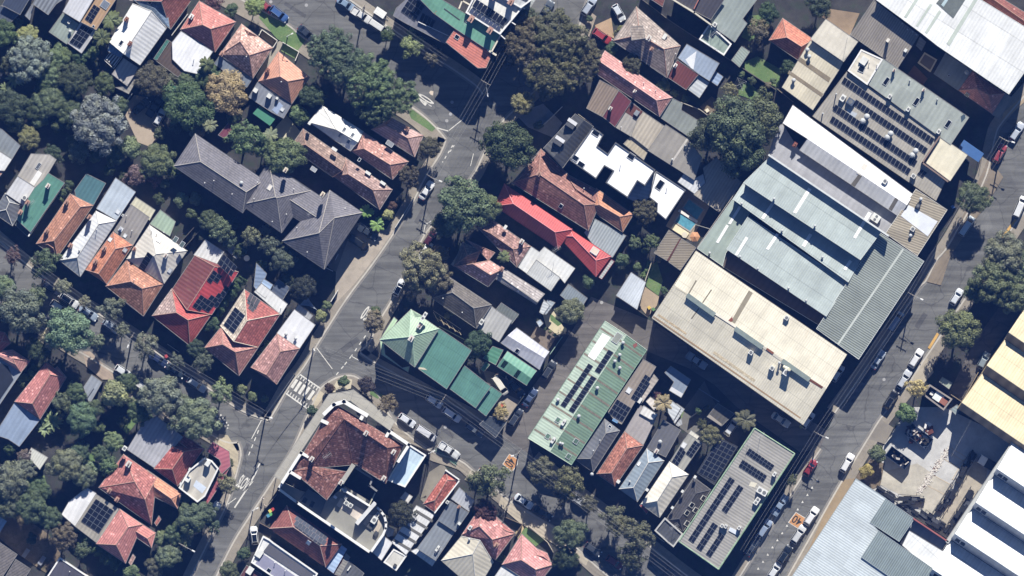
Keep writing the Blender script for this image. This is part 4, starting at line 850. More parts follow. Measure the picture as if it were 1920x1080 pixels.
b.hip([(285, 80), (527, 247), (377, 472), (122, 325)], (303, 292), (215, 432), m, mats=([m, m2], [0, 0, 1, 0]), real=True, eave=3.5, pitch=31, ridge=plain('#d8c8b0', .9)); b.hip([(132, 328), (380, 470), (248, 664), (13, 476)], (140, 452), (226, 504), tile('#bf7a6c', .2, .03), eave=3.5, pitch=33, ridge=RC)
b.solar((222, 198), (292, 258), (142, 322), 2, 5); b.solar((324, 102), (394, 155), (300, 150), 3, 1); b.solar((310, 148), (372, 195), (302, 172), 3, 1); b.solar((330, 170), (365, 200), (310, 205), 2, 1)
b.slab([(350, 98), (400, 40), (575, 180), (530, 252)], 3.0, FLATW, rise=.2, up=(.5, -.8)); b.slab([(348, 60), (365, -95), (435, -25), (400, 60), (370, 92)], 2.7, metal('#7d93b4', .8, dirt=.3)); b.slab([(362, 92), (415, 10), (476, 50), (425, 140)], 3.05, metal('#a3bfe2', .8)); b.slab([(450, 102), (512, 14), (592, 70), (542, 150)], 2.6, metal('#4d5a72', .8)); b.pipe((530, 205))
b = Bld('house', 'small red tiled house with big flat white rear roof on the crossing corner', 'house', '12', (560, 420))
b.hip([(505, 378), (657, 480), (502, 722), (328, 606)], (528, 500), (434, 656), tile('#b88078', .3, .03), eave=3.5, pitch=34, ridge=RC); b.slab([(503, 376), (622, 216), (763, 320), (656, 480)], 3.2, metal('#eeeef0', 1.2, amp=.03, dirt=.08), rise=.4, up=(.5, -.8)); b.vent((565, 383), (630, 412), r=.28); b.slab([(622, 222), (650, 182), (745, 258), (722, 288)], 2.7, metal('#b9bcc2', .6), rise=.2, up=(.5, -.8))
m = MB(); P = [b.P(q, 3.3) for q in ((655, 190), (700, 98), (770, 216))]; c = sum(P, Vector())/3-Vector((0, 0, .9)); vs = []
for k in range(3):
    a, e = P[k], P[(k+1) % 3]
    for j in range(5): vs.append(a.lerp(e, j/5)*(1-.3*math.sin(math.pi*j/5))+c*(.3*math.sin(math.pi*j/5)))
m.add(vs+[c+Vector((0, 0, .3))], [(i, (i+1) % 15, 15) for i in range(15)]); o = mesh('shade_sail', m.v, m.f, plain('#8d97a6', .9, .05), off=c); o.location = c; tag(o, 'triangular grey shade sail behind the flat white roof', 'shade sail')
for p in P: m = MB(); m.cyl((p.x, p.y, 0), (p.x, p.y, p.z+.05), .06); q = mesh('post', m.v, m.f, STEEL, o, off=c)
# south-west block
b = Bld('house', 'pink tiled house with grey rear roof and dark panels at the left edge', 'house', '02', (80, 560))
b.hip([(-40, 350), (40, 372), (78, 442), (-60, 560)], (20, 430), (-20, 480), tile('#c5645a', .2), eave=3.5, pitch=33, ridge=RC); b.hip([(90, 488), (208, 565), (146, 642), (-60, 500)], (95, 545), (110, 585), tile('#d98d84', .12), eave=3.4, pitch=32, ridge=RC); b.slab([(-60, 500), (0, 535), (150, 640), (-20, 890), (-80, 800)], 3.2, metal('#8f99a6', .8), rise=.3, up=(.5, -.8)); b.strip([(-40, 560), (58, 598), (96, 690), (-20, 860), (-60, 800)], plain('#2b303c', .4), 'solar_sheet', lift=.1)
b = Bld('house', 'pink and dark red gabled house with blue grey metal rear roof', 'house', '02', (280, 760)); 
b.hip([(318, 570), (453, 676), (275, 958), (103, 838)], (347, 655), (226, 850), tile('#c9736c', .2, .04), eave=3.6, pitch=33, ridge=RC); b.hip([(330, 655), (392, 600), (452, 672), (350, 700)], (345, 670), (400, 655), tile('#d08a80'), eave=3.5, pitch=22, ridge=RC); b.slab([(105, 842), (276, 958), (135, 1140), (60, 1090), (-30, 1060)], 3.1, metal('#8fa3c0', .9, amp=.04, dirt=.12), rise=.4, up=(.5, -.8))
b = Bld('carport', 'long grey carport roof with slatted end beside the lower street footpath', 'carport', '02', (630, 760)); b.slab([(568, 740), (622, 658), (692, 706), (608, 855)], 2.6, metal('#98a0ac', .9), rise=.2, up=(.5, -.8))
for k in range(6): b.strip([(585+8*k, 822-12*k), (590+8*k, 826-12*k), (600+8*k, 812-12*k), (595+8*k, 808-12*k)], plain('#4d525c'), 'slat', lift=.06)
b = Bld('house', 'grey metal roofed house mottled with tree shade, red tiled hip toward the corner', 'house', '03', (1100, 220)); m = metal('#b3b4bb', .8, dirt=.3)
b.slab([(862, 224), (975, 40), (1060, 0), (1180, 90), (1240, 140), (1052, 352)], 3.5, m, rise=.6, up=(.5, -.8)); b.hip([(1150, 195), (1382, 215), (1202, 472), (1043, 354)], (1248, 236), (1168, 356), tile('#b24f48', .25, .05), eave=3.5, pitch=33, ridge=RC); b.hip([(1160, 130), (1250, 125), (1384, 222), (1285, 340)], (1215, 175), (1300, 240), tile('#a6463f', .25, .05), eave=3.3, pitch=28, ridge=RC)
b.ac((848, 215), d=(1.0, .8, 1.0)); b.ac((1288, 355), (1228, 455), d=(.5, .5, .9), fan=False)
b = Bld('corner_shop', 'flat striped cream roof with two box vents on the lower corner', 'shop', '13', (20, 400), wall=CREAM())
b.slab([(18, 278), (68, 300), (112, 352), (20, 540), (-32, 580), (-158, 482), (-88, 362)], 3.8, metal('#c9c2b4', 2.6, amp=.16), rise=.3, up=(.5, -.8), para=.35); b.ac((38, 318), (-95, 425), d=(1.1, .9, 1.4), fan=False); b.strip([(-60, 470), (0, 520), (30, 480), (-40, 430)], metal('#cdd9ea', .8), 'roof_sheet')
b = Bld('shop_verandah', 'dusty red verandah roof wrapping the corner shop', 'verandah', '13', (130, 270)); b.slab([(32, 238), (70, 172), (182, 238), (190, 335), (128, 395), (112, 350), (128, 322), (116, 292)], 2.9, metal('#b0596a', .8, amp=.05), rise=.3, up=(-.8, .3)); b.slab([(112, 400), (186, 345), (122, 460), (18, 618), (-5, 585)], 2.8, metal('#a8505c', .8, amp=.05))
for p in ((72, 180), (178, 242), (184, 330), (120, 455), (25, 608)): m = MB(); q = b.P(p); m.cyl((q.x, q.y, 0), (q.x, q.y, 2.9), .06); b.mb(m, 'post', WHITE())
b = Bld('house', 'large pink tiled house with orange east wing in the south west block', 'house', '03', (950, 500)); m = tile('#b8665c', .3, .07)
b.hip([(838, 256), (1062, 412), (1027, 733), (670, 481)], (915, 440), (985, 560), m, eave=3.6, pitch=30, ridge=RC); b.hip([(997, 362), (1227, 520), (1202, 624), (1050, 545)], (1048, 478), (1160, 556), tile('#d78a5e', .2), eave=3.5, pitch=30, ridge=RC); b.hip([(690, 478), (935, 492), (842, 602), (735, 530)], (775, 515), (880, 510), m, eave=3.55, pitch=24, ridge=RC)
b.chim((875, 320), h=1.9, m=RCW, w=.8); b.chim((745, 500), (795, 560), m=RC, h=.9); b.slab([(1045, 720), (1075, 672), (1090, 695), (1060, 740)], 2.5, tile('#b8665c'))
b = Bld('house', 'house with white rounded rear roof, twenty panel solar block and pink tiled front', 'house', '03', (720, 740)); m = metal('#eeedee', .9, amp=.03, dirt=.12)
b.slab([(420, 662), (470, 575), (590, 480), (655, 520), (512, 742)], 3.2, m, rise=.5, up=(.4, -.8)); b.slab([(512, 742), (652, 525), (805, 625), (660, 855)], 3.3, metal('#a9a294', .8, amp=.12), rise=.4, up=(.5, -.8)); b.solar((652, 555), (775, 637), (550, 708), 4, 5)
b.hip([(812, 624), (965, 730), (852, 993), (653, 860)], (872, 747), (790, 866), tile('#d27a70', .14, .02), eave=3.6, pitch=32, ridge=RC); b.hip([(830, 640), (1056, 785), (1027, 888), (900, 800)], (873, 745), (1000, 825), tile('#d67c70', .12, .02), eave=3.5, pitch=30, ridge=RC); b.slab([(870, 985), (900, 930), (918, 950), (888, 1008)], 2.6, tile('#b58a80'))
b = Bld('house', 'brown grey tiled pair of roofs with white gutter at the bottom left corner', 'house', '03', (60, 980)); b.slab([(-80, 790), (0, 848), (122, 932), (20, 1085), (-100, 1085)], 3.6, tile('#77706e', .15), rise=.8, up=(-.5, -.8)); b.slab([(40, 1085), (112, 965), (212, 1030), (160, 1110)], 3.3, tile('#77706e', .15), rise=.6, up=(-.5, -.8))
b = Bld('house', 'dark flat roofed house with white L shaped gutter on the bottom edge', 'house', '03', (450, 1030)); b.slab([(310, 1100), (408, 950), (610, 1085), (560, 1150)], 3.6, metal('#4d4c5a', .8, amp=.04), para=.15); b.pipe((476, 1046))
b = Bld('house', 'pale blue roof corner poking in at the lower left edge', 'house', '03', (10, 730)); b.slab([(-90, 640), (0, 672), (52, 708), (0, 792), (-90, 780)], 3.3, metal('#a9bcd4', .8), rise=.4, up=(.5, -.8))
b = Bld('garden_shed', 'small white roofed garden shed among trees in the south west yard', 'shed', '03', (258, 290)); b.slab([(188, 266), (216, 212), (328, 278), (272, 360)], 2.6, metal('#dfe0d6', .5, dirt=.3), rise=.3, up=(.5, -.8))
for lab, q in (('pale timber garden table standing near the dark yard wall', (175, 925)), ('long pale outdoor bench table in the yard above the bottom roof', (283, 975)), ):
    a = W('03', q, 0); r_ = thing('garden_table', lab, 'table', a, R(56)); m = MB(); m.box((0, 0, .74), (2.0, .9, .06)); m.build('tabletop', plain('#8c8f9c', .8), r_)
    for sx in (-1, 1):
        for sy in (-1, 1): m = MB(); m.box((sx*.85, sy*.35, .36), (.07, .07, .72)); m.build('leg', WOOD, r_)
# ---------------------------------------------------------------- hotel on the corner and the centre blocks
b = Bld('corner_hotel', 'corner hotel with speckled red tiled roof, white parapets and rear terrace', 'hotel', '13', (960, 250), wall=plain('#d8d2c6', .8, .1)); pt = tile('#8c5346', .4, .14, .45); E = 7.0
def sh(pts, fs, m, **k): return b.shell([b.P(q[:2], q[2]*ZS) for q in pts], fs, m, **k)
sh([(905, -78, E), (1358, 195, E), (1240, 452, E), (1018, 326, E), (722, 352, E+.3), (615, 362, E), (845, -20, E), (960, 15, E+4.2), (1250, 210, E+2.8)], [(0, 1, 8, 7), (1, 2, 8), (2, 3, 8), (3, 7, 8), (3, 4, 7), (4, 5, 6, 7), (6, 0, 7)], pt, ridge=plain('#8a5a4c', .9), gutter=True)
b.hip([(735, 330), (975, 372), (842, 563), (612, 368)], (735, 352), (812, 402), pt, eave=E+.3, pitch=24, ridge=plain('#8a5a4c', .9)); b.hip([(1200, 250), (1350, 205), (1238, 452), (1030, 318)], (1200, 292), (1262, 300), pt, eave=E+.25, pitch=26, ridge=plain('#8a5a4c', .9))
b.chim((1108, 110), (1292, 238), h=2.2, m=RCW, w=.65); b.chim((742, 285), h=1.8, m=RCW, w=.65); b.chim((1225, 415), (940, 440), h=2.0, m=RCW, w=.65); b.mast((845, 262))
def wallrun(pts, h, w, z=0.0, m=None, name='parapet', t=None):
    h *= ZS; z *= ZS
    q = MB()
    for u, v in zip(pts, pts[1:]):
        p, r_ = b.P(u, 0, t), b.P(v, 0, t); L = (p-r_).length; q.box(((p.x+r_.x)/2, (p.y+r_.y)/2, (z+h)/2), (L+w, w, h-z), math.atan2(r_.y-p.y, r_.x-p.x))
    return b.mb(q, name, m or WHITE())
wallrun([(828, -20), (890, -80), (958, -100), (1108, -10)], E+1.6, .75, E-2); wallrun([(815, 30), (858, 50)], E+1.5, .7, E-.5); wallrun([(1090, -15), (1075, 12)], E+1.5, .7, E-.5); wallrun([(1262, 100), (1395, 190), (1325, 300)], E+1.3, .6, E-2); wallrun([(1245, 130), (1262, 100)], E+1.3, .6, E-.5); wallrun([(712, 268), (670, 245), (545, 440)], E+1.2, .6, E-2); wallrun([(660, 412), (600, 375)], E+1.2, .6, E-.5)
wallrun([(1015, 335), (950, 435)], E+.8, .9, E-1, plain('#a9a79c', .8)); wallrun([(1015, 335), (1150, 420), (1130, 465), (1175, 500)], 6.6, .35, 3, plain('#8d8d8d', .8))
b.slab([(545, 442), (655, 500), (850, 560), (960, 470), (1160, 590), (1215, 640), (1238, 720), (1215, 800), (1135, 920), (640, 582), (515, 490)], 4.2, concrete('#96948a', .12, .25), wall=True, gutter=False, over=.05)
wallrun([(545, 440), (515, 488), (640, 580), (1135, 918), (1218, 800)], 5.3, .5, 3.8); wallrun([(1218, 800), (1238, 755), (1240, 715), (1228, 670), (1205, 640), (1185, 620)], 5.2, .45, 3.8); wallrun([(945, 490), (1125, 600)], 5.6, .4, 4); wallrun([(1125, 600), (1165, 520)], 5.5, .25, 4, plain('#b8b69a', .8)); wallrun([(1160, 590), (1050, 715)], 6.2, .8, 4, plain('#d5d5d3', .7))
b.strip([(905, 600), (935, 550), (1120, 650), (1062, 712)], concrete('#d3c6b8', .2, .3), 'terrace_paving', lift=.04); b.strip([(1085, 725), (1120, 660), (1185, 680), (1210, 740), (1180, 790)], concrete('#cdbda8', .2, .3), 'terrace_paving', lift=.05)
b.strip([(640, 575), (715, 490), (840, 560), (800, 660)], metal('#4f5a66', .8), 'roof_sheet', lift=.25); b.strip([(670, 575), (690, 545), (712, 560), (695, 590)], glass(), 'skylight_strip', lift=.33); b.strip([(720, 605), (740, 570), (760, 582), (742, 618)], glass(), 'skylight_strip', lift=.33)
b.sky((897, 545), w=.6, l=.8, rz=R(-34), m=plain('#f0f0f0', .3)); b.ac((1000, 600), (972, 583), d=(.9, .9, .9)); b.ac((967, 548), d=(.7, .7, .9)); b.ac((1160, 698), d=(1.5, 1.1, .9)); b.ac((1182, 662), d=(1, .7, .6)); b.ac((1135, 735), d=(1.4, 1.2, .3), m=DGREY(), fan=False); b.vent((1052, 710), r=.35, h=1.9); b.ac((1172, 790), d=(1.0, .8, .5), m=DGREY(), fan=False); b.vent((962, 497), r=.45, h=1.2)
b = Bld('street_awning', 'grey street awning wrapping the hotel front along both roads', 'awning', '13', (760, 100), gut=plain('#8f8d88', .7)); aw = concrete('#aba79c', .1, .2, 2.2, R(56))
b.slab([(855, -150), (1020, -178), (1000, -105), (892, -95), (815, 10), (535, 438), (483, 402)], 3.6, aw, wall=False); b.slab([(1020, -178), (1300, 30), (1265, 95), (1110, -15), (1000, -105)], 3.55, aw, wall=False)
for p in ((860, -140), (700, 95), (600, 235), (500, 395), (1130, -95), (1270, 20)): m = MB(); q = b.P(p); m.cyl((q.x, q.y, 0), (q.x, q.y, 3.6), .08); b.mb(m, 'post', WHITE())
b = Bld('annexe', 'pale blue roofed annexe with white side wall joined to the hotel end', 'annexe', '23', (80, 330)); b.slab([(24, 188), (142, 262), (0, 478), (-118, 432), (-90, 380)], 4.4, metal('#bcd6ea', .8, amp=.04, dirt=.12), rise=.5, up=(-.5, .8), para=.3)
b = Bld('garden_shed', 'square white flat roofed shed behind the blue annexe', 'shed', '13', (1375, 545)); b.slab([(1333, 552), (1368, 510), (1418, 542), (1386, 588)], 2.6, metal('#dad6d0', .6, dirt=.3))
b = Bld('garage', 'white metal garage roof below the curved terrace wall', 'garage', '13', (1210, 890)); b.slab([(1140, 912), (1222, 805), (1284, 852), (1208, 972)], 3.0, metal('#e3e2e4', .8, amp=.04), rise=.3, up=(.5, -.8)); b.slab([(1225, 780), (1245, 740), (1295, 765), (1285, 805), (1250, 815)], 2.6, metal('#d9cfc8', .6, dirt=.4))
b = Bld('carport', 'weathered white square carport roof below the striped roof', 'carport', '13', (1300, 970)); b.slab([(1222, 985), (1290, 895), (1378, 942), (1308, 1042)], 2.8, concrete('#cbc8bf', .2, .5), para=.12); b.ac((1300, 1005), d=(.6, .6, .4), m=DGREY(), fan=False)
b = Bld('house', 'brown red hipped house with twin solar rows next to the hotel terrace', 'house', '13', (700, 800), gut=plain('#5a3a34', .7)); m = tile('#9a5148', .18)
b.hip([(570, 600), (942, 862), (832, 1017), (453, 756)], (615, 745), (795, 872), m, eave=3.5, pitch=33, ridge=plain('#c8a290', .9)); b.solar((642, 662), (850, 808), (622, 692), 9, 1, m=solarmat('#3a4150')); b.solar((636, 698), (842, 842), (616, 728), 9, 1, m=solarmat('#3a4150')); b.solar((642, 718), (815, 845), (622, 746), 7, 1); b.sky((718, 850), w=.9, l=1, m=plain('#eef0f2', .3)); b.slab([(830, 1020), (937, 865), (978, 895), (885, 1060)], 3.0, metal('#a9c6ec', .8, dirt=.1)); b.slab([(885, 1065), (940, 985), (968, 920), (1000, 950), (925, 1080)], 2.7, metal('#8f8b84', .6, dirt=.5))
b = Bld('town_house', 'white parapet house with dark strip roof and mauve roof on the bottom edge', 'house', '13', (560, 990)); b.slab([(330, 985), (410, 806), (458, 832), (480, 850), (780, 1060), (740, 1130), (600, 1150), (500, 1100)], 3.9, FLATW, para=.35); b.strip([(412, 912), (452, 858), (750, 1066), (715, 1110)], metal('#5a5a64', .6, amp=.2), 'roof_sheet', lift=.12); b.strip([(352, 1000), (408, 925), (640, 1085), (600, 1140)], metal('#8e8ea8', .8), 'roof_sheet', lift=.1); b.ac((385, 925), d=(1.6, 1.3, .5), fan=False); b.sky((450, 1040), w=1, l=.9); b.pipe((490, 985), (560, 1040))
b = Bld('house', 'maroon roofed cottage with white box vent on the bottom edge', 'house', '13', (320, 1060)); b.slab([(250, 1085), (300, 1005), (400, 1065), (360, 1130)], 3.2, metal('#6a3a3c', .7)); b.ac((322, 1040), d=(1.6, 1.2, .8), fan=False)
b = Bld('garage', 'pale roof scrap of a bottom edge garage beside the dark drive', 'garage', '13', (1000, 1030)); b.slab([(930, 1075), (985, 975), (1090, 1060), (1050, 1120)], 2.8, metal('#56585e', .8)); b.ac((990, 1025), d=(1.2, .25, .3), fan=False)
# between the hotel side street and the cream tiled houses
b = Bld('cottage', 'narrow red tiled cottage with pale parapet beside the hotel side street', 'house', '23', (240, 500)); b.hip([(276, 368), (364, 432), (196, 645), (120, 592)], (285, 430), (200, 566), tile('#c05a44', .3, .14), eave=3.6, pitch=31, ridge=RC); wallrun([(274, 364), (368, 430), (200, 650)], 4.2, .25, 3)
b = Bld('carport', 'long white carport roof crossed by dark skylight strips', 'carport', '23', (50, 780)); b.slab([(76, 600), (200, 664), (6, 935), (-92, 850)], 3.0, metal('#e8e8e8', .6, amp=.05), rise=.3, up=(.5, -.8))
for k in range(5): x, y = 74-37*k, 628+49*k; b.strip([(x, y), (x+118, y+72), (x+107, y+88), (x-11, y+16)], plain('#6c6a64', .5))
b = Bld('terrace_house', 'grey metal row house with stepped roofs and white rear skirt', 'house', '23', (290, 690)); b.slab([(310, 556), (365, 480), (467, 568), (430, 642)], 3.6, metal('#b3b8c4', .7), rise=.4, up=(.5, -.8)); b.slab([(222, 700), (302, 570), (428, 648), (338, 776)], 4.8, metal('#7d858f', .8), rise=.5, up=(.5, -.8)); b.slab([(80, 890), (220, 702), (336, 776), (206, 972)], 3.9, metal('#8b9299', .8), rise=.4, up=(.5, -.8)); b.slab([(38, 908), (80, 890), (208, 972), (182, 1012)], 2.9, metal('#eceeee', .8)); b.chim((362, 610), h=1.6, m=RC, w=.4); b.ac((285, 578), d=(.7, .6, .6)); b.ac((218, 890), d=(1.3, .5, .6)); b.ac((365, 722), d=(.6, .6, .7), fan=False); b.mast((225, 900))
b = Bld('house', 'pink tiled house with cream metal hip behind, plum tree shading its front', 'house', '23', (550, 800)); m = metal('#d6cdb6', .8, amp=.05); m2 = metal('#a9a59c', .8, amp=.07)
b.hip([(520, 590), (742, 790), (607, 970), (380, 800)], (500, 740), (588, 830), tile('#cd8078', .3, .08), eave=3.7, pitch=31, ridge=RC); b.hip([(378, 808), (595, 985), (480, 1180), (243, 972)], (505, 835), (455, 928), m, eave=3.9, pitch=27, ridge=RCW); b.hip([(620, 690), (742, 785), (700, 810), (610, 770)], (640, 745), (690, 775), tile('#c26a60', .2, .05), eave=3.8, pitch=28, ridge=RC)
b.ac((437, 750), d=(1, .7, .9)); b.chim((615, 865), h=1.3, m=RC); b.vent((432, 828), r=.25)
b = Bld('house', 'bright pink tiled house with white rear roof, lawn at its front', 'house', '23', (830, 960)); b.hip([(786, 793), (1000, 1000), (885, 1150), (652, 1000)], (782, 967), (880, 1032), tile('#d88a84', .15, .05), eave=3.7, pitch=31, ridge=RC); b.hip([(800, 850), (958, 922), (985, 990), (860, 960)], (865, 930), (930, 945), tile('#d08079', .15, .05), eave=3.6, pitch=25, ridge=RC); b.slab([(596, 1090), (652, 1008), (790, 1012), (850, 1090), (800, 1150)], 3.3, FLATW, rise=.3, up=(.5, -.8))
# main road, east side
b = Bld('shop_row', 'corner shop with bright orange red tiled awning roof and cut corner', 'shop', '20', (430, 340)); b.slab([(275, 290), (340, 198), (578, 355), (572, 400), (546, 462), (490, 464)], 6.9, tile('#e0745a', .08, course=.5), rise=.25, up=(.5, -.8), gutter=True); b.sky((350, 255), w=.9, l=1, rz=R(-34))
b = Bld('terrace_shop', 'long green flat roof with tall chimneys at the top corner', 'shop', '20', (400, 170), wall=BRICK()); b.slab([(60, -40), (230, -8), (640, 238), (572, 352), (340, 200), (190, 92)], 7.4, metal('#66a68a', .9, amp=.04, dirt=.15), rise=.4, up=(.5, -.8)); b.chim((445, 135), (572, 212), h=2.6, m=RC, w=.9); b.mast((420, 155)); b.strip([(265, 62), (370, 138), (366, 144), (262, 68)], DGREY(), 'roof_flashing', lift=.05)
wallrun([(645, 240), (585, 350)], 7.9, .3, 5, CREAM()); wallrun([(560, 345), (610, 375)], 7.6, .4, 5, CREAM())
b = Bld('terrace_shop', 'grey roofed shop with blue solar panels and white ridge line', 'shop', '20', (180, 180)); b.slab([(-60, 60), (60, -45), (190, 90), (340, 197), (272, 300), (0, 158), (-80, 110)], 4.9, metal('#85858f', .8, amp=.05), rise=.5, up=(.5, -.8)); b.solar((40, -25), (135, 45), (-30, 80), 4, 3); b.solar((118, 88), (206, 142), (90, 150), 4, 1); wallrun([(90, 152), (290, 245)], 5.5, .14, 5); b.chim((205, 90), h=2.0, m=RC)
b = Bld('terrace_shop', 'white parapet terrace with framed solar rows beside the green roof', 'shop', '20', (570, 120)); b.slab([(408, 92), (470, -30), (560, -60), (790, 60), (640, 240)], 8.3, metal('#e3e2da', .9, amp=.03), para=.5); b.solar((482, 0), (692, 138), (450, 50), 8, 1, lift=.4); b.solar((446, 62), (650, 192), (428, 92), 8, 1, lift=.4, m=solarmat('#3c4660')); b.solar((432, 88), (638, 218), (422, 106), 8, 1, lift=.35, m=solarmat('#3c4660')); wallrun([(365, 60), (385, 10), (440, 40), (420, 85)], 7.2, .3, 5, CREAM())
b = Bld('terrace_shop', 'white edged terrace with grey roof bay at the top behind the framed solar rows', 'shop', '20', (700, 30)); b.slab([(560, -62), (640, -110), (850, 10), (780, 62)], 8.7, metal('#b0b3b8', .9), para=.5); b.chim((712, 20), (592, -15), h=2.2, m=RC, w=.9)
b = Bld('street_awning', 'narrow pale awning along the main road beside the white terraces', 'awning', '20', (730, 180)); b.slab([(612, 340), (660, 262), (850, -20), (880, 0), (690, 290)], 4.2, metal('#aab0ae', .6), wall=False); wallrun([(640, 240), (672, 268)], 8.5, .2, 7); wallrun([(700, 145), (742, 172)], 8.5, .2, 7); wallrun([(768, 40), (805, 65)], 8.5, .2, 7)
b = Bld('house', 'brown pink hipped house with box dormer and maroon metal rear roof', 'house', '30', (280, 300)); m = tile('#a8968a', .25, .02); m2 = tile('#6d605a', .2)
b.hip([(190, 48), (488, 312), (396, 528), (32, 278)], (212, 238), (375, 336), m, eave=3.8, pitch=31, ridge=RC); b.slab([(150, 188), (232, 180), (248, 262), (158, 276)], 6.6, tile('#9d8d80'), rise=.2, up=(0, 1)); b.chim((272, 262), h=2.3, m=RCW, w=.7); b.chim((292, 335), h=1.4, m=RC, w=.5); b.ac((380, 250), d=(1.2, .7, .5), fan=False); b.pipe((455, 365))
b.slab([(398, 522), (466, 408), (608, 505), (526, 608)], 3.2, metal('#7a3c38', .6, rust=.25, amp=.15), rise=.4, up=(.5, -.8)); b.chim((452, 445), h=1.1, m=WHITE(), w=.5); b.slab([(470, 392), (530, 300), (748, 430), (682, 548), (608, 500)], 3.6, metal('#a8b9d0', .8, amp=.05), rise=.4, up=(.5, -.8)); b.slab([(540, 606), (607, 510), (682, 560), (615, 662)], 3.0, metal('#c5cbd0', .8)); b.slab([(686, 545), (722, 480), (775, 520), (736, 580)], 2.8, metal('#8fa6c8', .8)); b.strip([(520, 405), (595, 348), (575, 470), (560, 465)], metal('#f0f2f5', .8), 'roof_sheet')
b = Bld('terrace_house', 'dark roofed pair of terraces with white party walls at the top', 'house', '30', (600, 60)); b.slab([(430, 0), (600, -120), (790, -10), (690, 136)], 5.2, metal('#4d4a50', .8), rise=.6, up=(.5, -.8)); wallrun([(425, -5), (580, 90), (690, 170)], 5.9, .3, 2, CREAM()); wallrun([(578, 62), (640, -60)], 6.0, .2, 4, plain('#b06a58'))
b = Bld('terrace_house', 'broad grey green metal rear roof with white walled flat box on its end', 'house', '30', (800, 150)); b.slab([(690, 138), (800, -40), (1010, -10), (905, 130), (935, 162), (852, 288), (705, 182)], 4.4, metal('#97a29c', .9, amp=.05), rise=.5, up=(.5, -.8)); b.slab([(612, 268), (682, 163), (832, 300), (780, 378)], 3.9, metal('#8fa296', .9), para=.45); b.mast((760, 220), (700, 240)); b.ac((718, 170), d=(.9, .8, .9))
b = Bld('garden_shed', 'small grey green garden shed beside the long back lawn', 'shed', '30', (890, 380)); b.slab([(832, 408), (900, 314), (955, 350), (886, 455)], 2.6, metal('#9caaa0', .5, amp=.12), rise=.3, up=(-.5, -.5))
b = Bld('house', 'red tiled roof corner at the top edge above the dark terraces', 'house', '30', (320, 10)); b.slab([(260, -20), (366, 50), (400, -60)], 4.6, tile('#8f5044', .2), rise=.6, up=(.5, -.8))
b = Bld('garage', 'orange tiled hipped garage backing onto the cream factory', 'garage', '30', (1230, 260)); b.hip([(1176, 124), (1384, 268), (1280, 408), (1083, 274)], (1203, 256), (1300, 318), tile('#cf7350', .2), eave=3.0, pitch=32, ridge=RC)
b = Bld('terrace_house', 'long pink tiled gable with dark red far slope and grey flat rear roof', 'house', '30', (180, 560)); m = tile('#cc8880', .18, .03); m2 = tile('#6b3c3a', .18)
b.hip([(-20, 345), (432, 660), (345, 790), (-112, 480)], (-62, 415), (325, 680), m, eave=3.8, pitch=31, ridge=plain('#d8a8a0', .9)); b.chim((178, 620), h=1.2, m=WHITE(), w=.4); b.pipe((320, 612), (240, 560)); b.slab([(432, 664), (500, 700), (492, 745), (640, 835), (550, 928), (345, 790)], 3.2, metal('#8f9690', .9, amp=.05), rise=.4, up=(.5, -.8))
b = Bld('terrace_house', 'low row house of patched rust brown, maroon, cream and grey sheets', 'house', '20', (1450, 720)); b.slab([(1222, 732), (1312, 543), (1440, 612), (1330, 790)], 3.8, metal('#948170', .6, rust=.15, amp=.2, dirt=.5), rise=.5, up=(.5, -.8)); b.slab([(1330, 788), (1438, 612), (1524, 686), (1414, 858)], 3.7, metal('#75323f', .8, amp=.05), rise=.5, up=(.5, -.8)); b.chim((1382, 735), h=1.6, m=RCW, w=.5)
b.slab([(1414, 858), (1524, 688), (1586, 740), (1522, 922)], 3.5, metal('#b3aca2', .8), rise=.4, up=(.5, -.8)); b.strip([(1478, 755), (1530, 700), (1602, 755), (1558, 808)], metal('#6b3a30', .6, rust=.5), 'rusted_sheet'); b.ac((1560, 765), d=(1.1, .9, .5), m=plain('#8c939c'), fan=False); b.slab([(1524, 918), (1588, 745), (1745, 852), (1640, 1010)], 3.4, metal('#c4b8a4', .8, amp=.16, dirt=.35), rise=.4, up=(.5, -.8)); b.slab([(1472, 972), (1524, 920), (1640, 1012), (1608, 1080)], 3.0, metal('#b9ac92', .7, dirt=.3)); b.pipe((1455, 858))
b = Bld('terrace_house', 'grey gravel flat roofed extension with white seam beside the fig tree', 'house', '31', (450, 80)); b.slab([(268, 80), (388, -92), (535, 5), (632, 130), (580, 278)], 3.6, metal('#a09a90', 1.2, amp=.03), rise=.4, up=(.5, -.8)); b.strip([(428, 150), (440, 155), (540, 8), (528, 0)], plain('#c9c2b8'), 'roof_flashing'); b.vent((432, 142), (520, 48), r=.2)
b = Bld('terrace_house', 'black roofed terrace pair with two pale faced dormers', 'house', '20', (1100, 940)); m = metal('#4a4c50', .8, amp=.05); b.hip([(1145, 772), (1268, 856), (1062, 1135), (932, 1002)], (1205, 815), (1000, 1066), m, eave=5.6, pitch=28)
for q in ((1118, 838), (1035, 955)):
    p = b.P(q); z, _ = b.zat(p.x, p.y); m_ = MB(); m_.box((p.x, p.y, z+.7), (1.9, 1.7, 1.7), R(-34)); d = b.mb(m_, 'dormer', metal('#505258', .8)); m_ = MB(); m_.box((p.x+.25, p.y+.36, z+1.6), (2.1, .75, .1), R(-34)); b.mb(m_, 'dormer_lit_slab', plain('#d9d9dc', .6), parent=d)  # pale slab puts the sunlit front cheek of each dormer into its colour
b = Bld('modern_house', 'bright white flat roofed house with dark light wells and skylights', 'house', None, (1170, 315), wall=plain('#55575a', .8)); wm = concrete('#fbfbfb', .08, .3); 
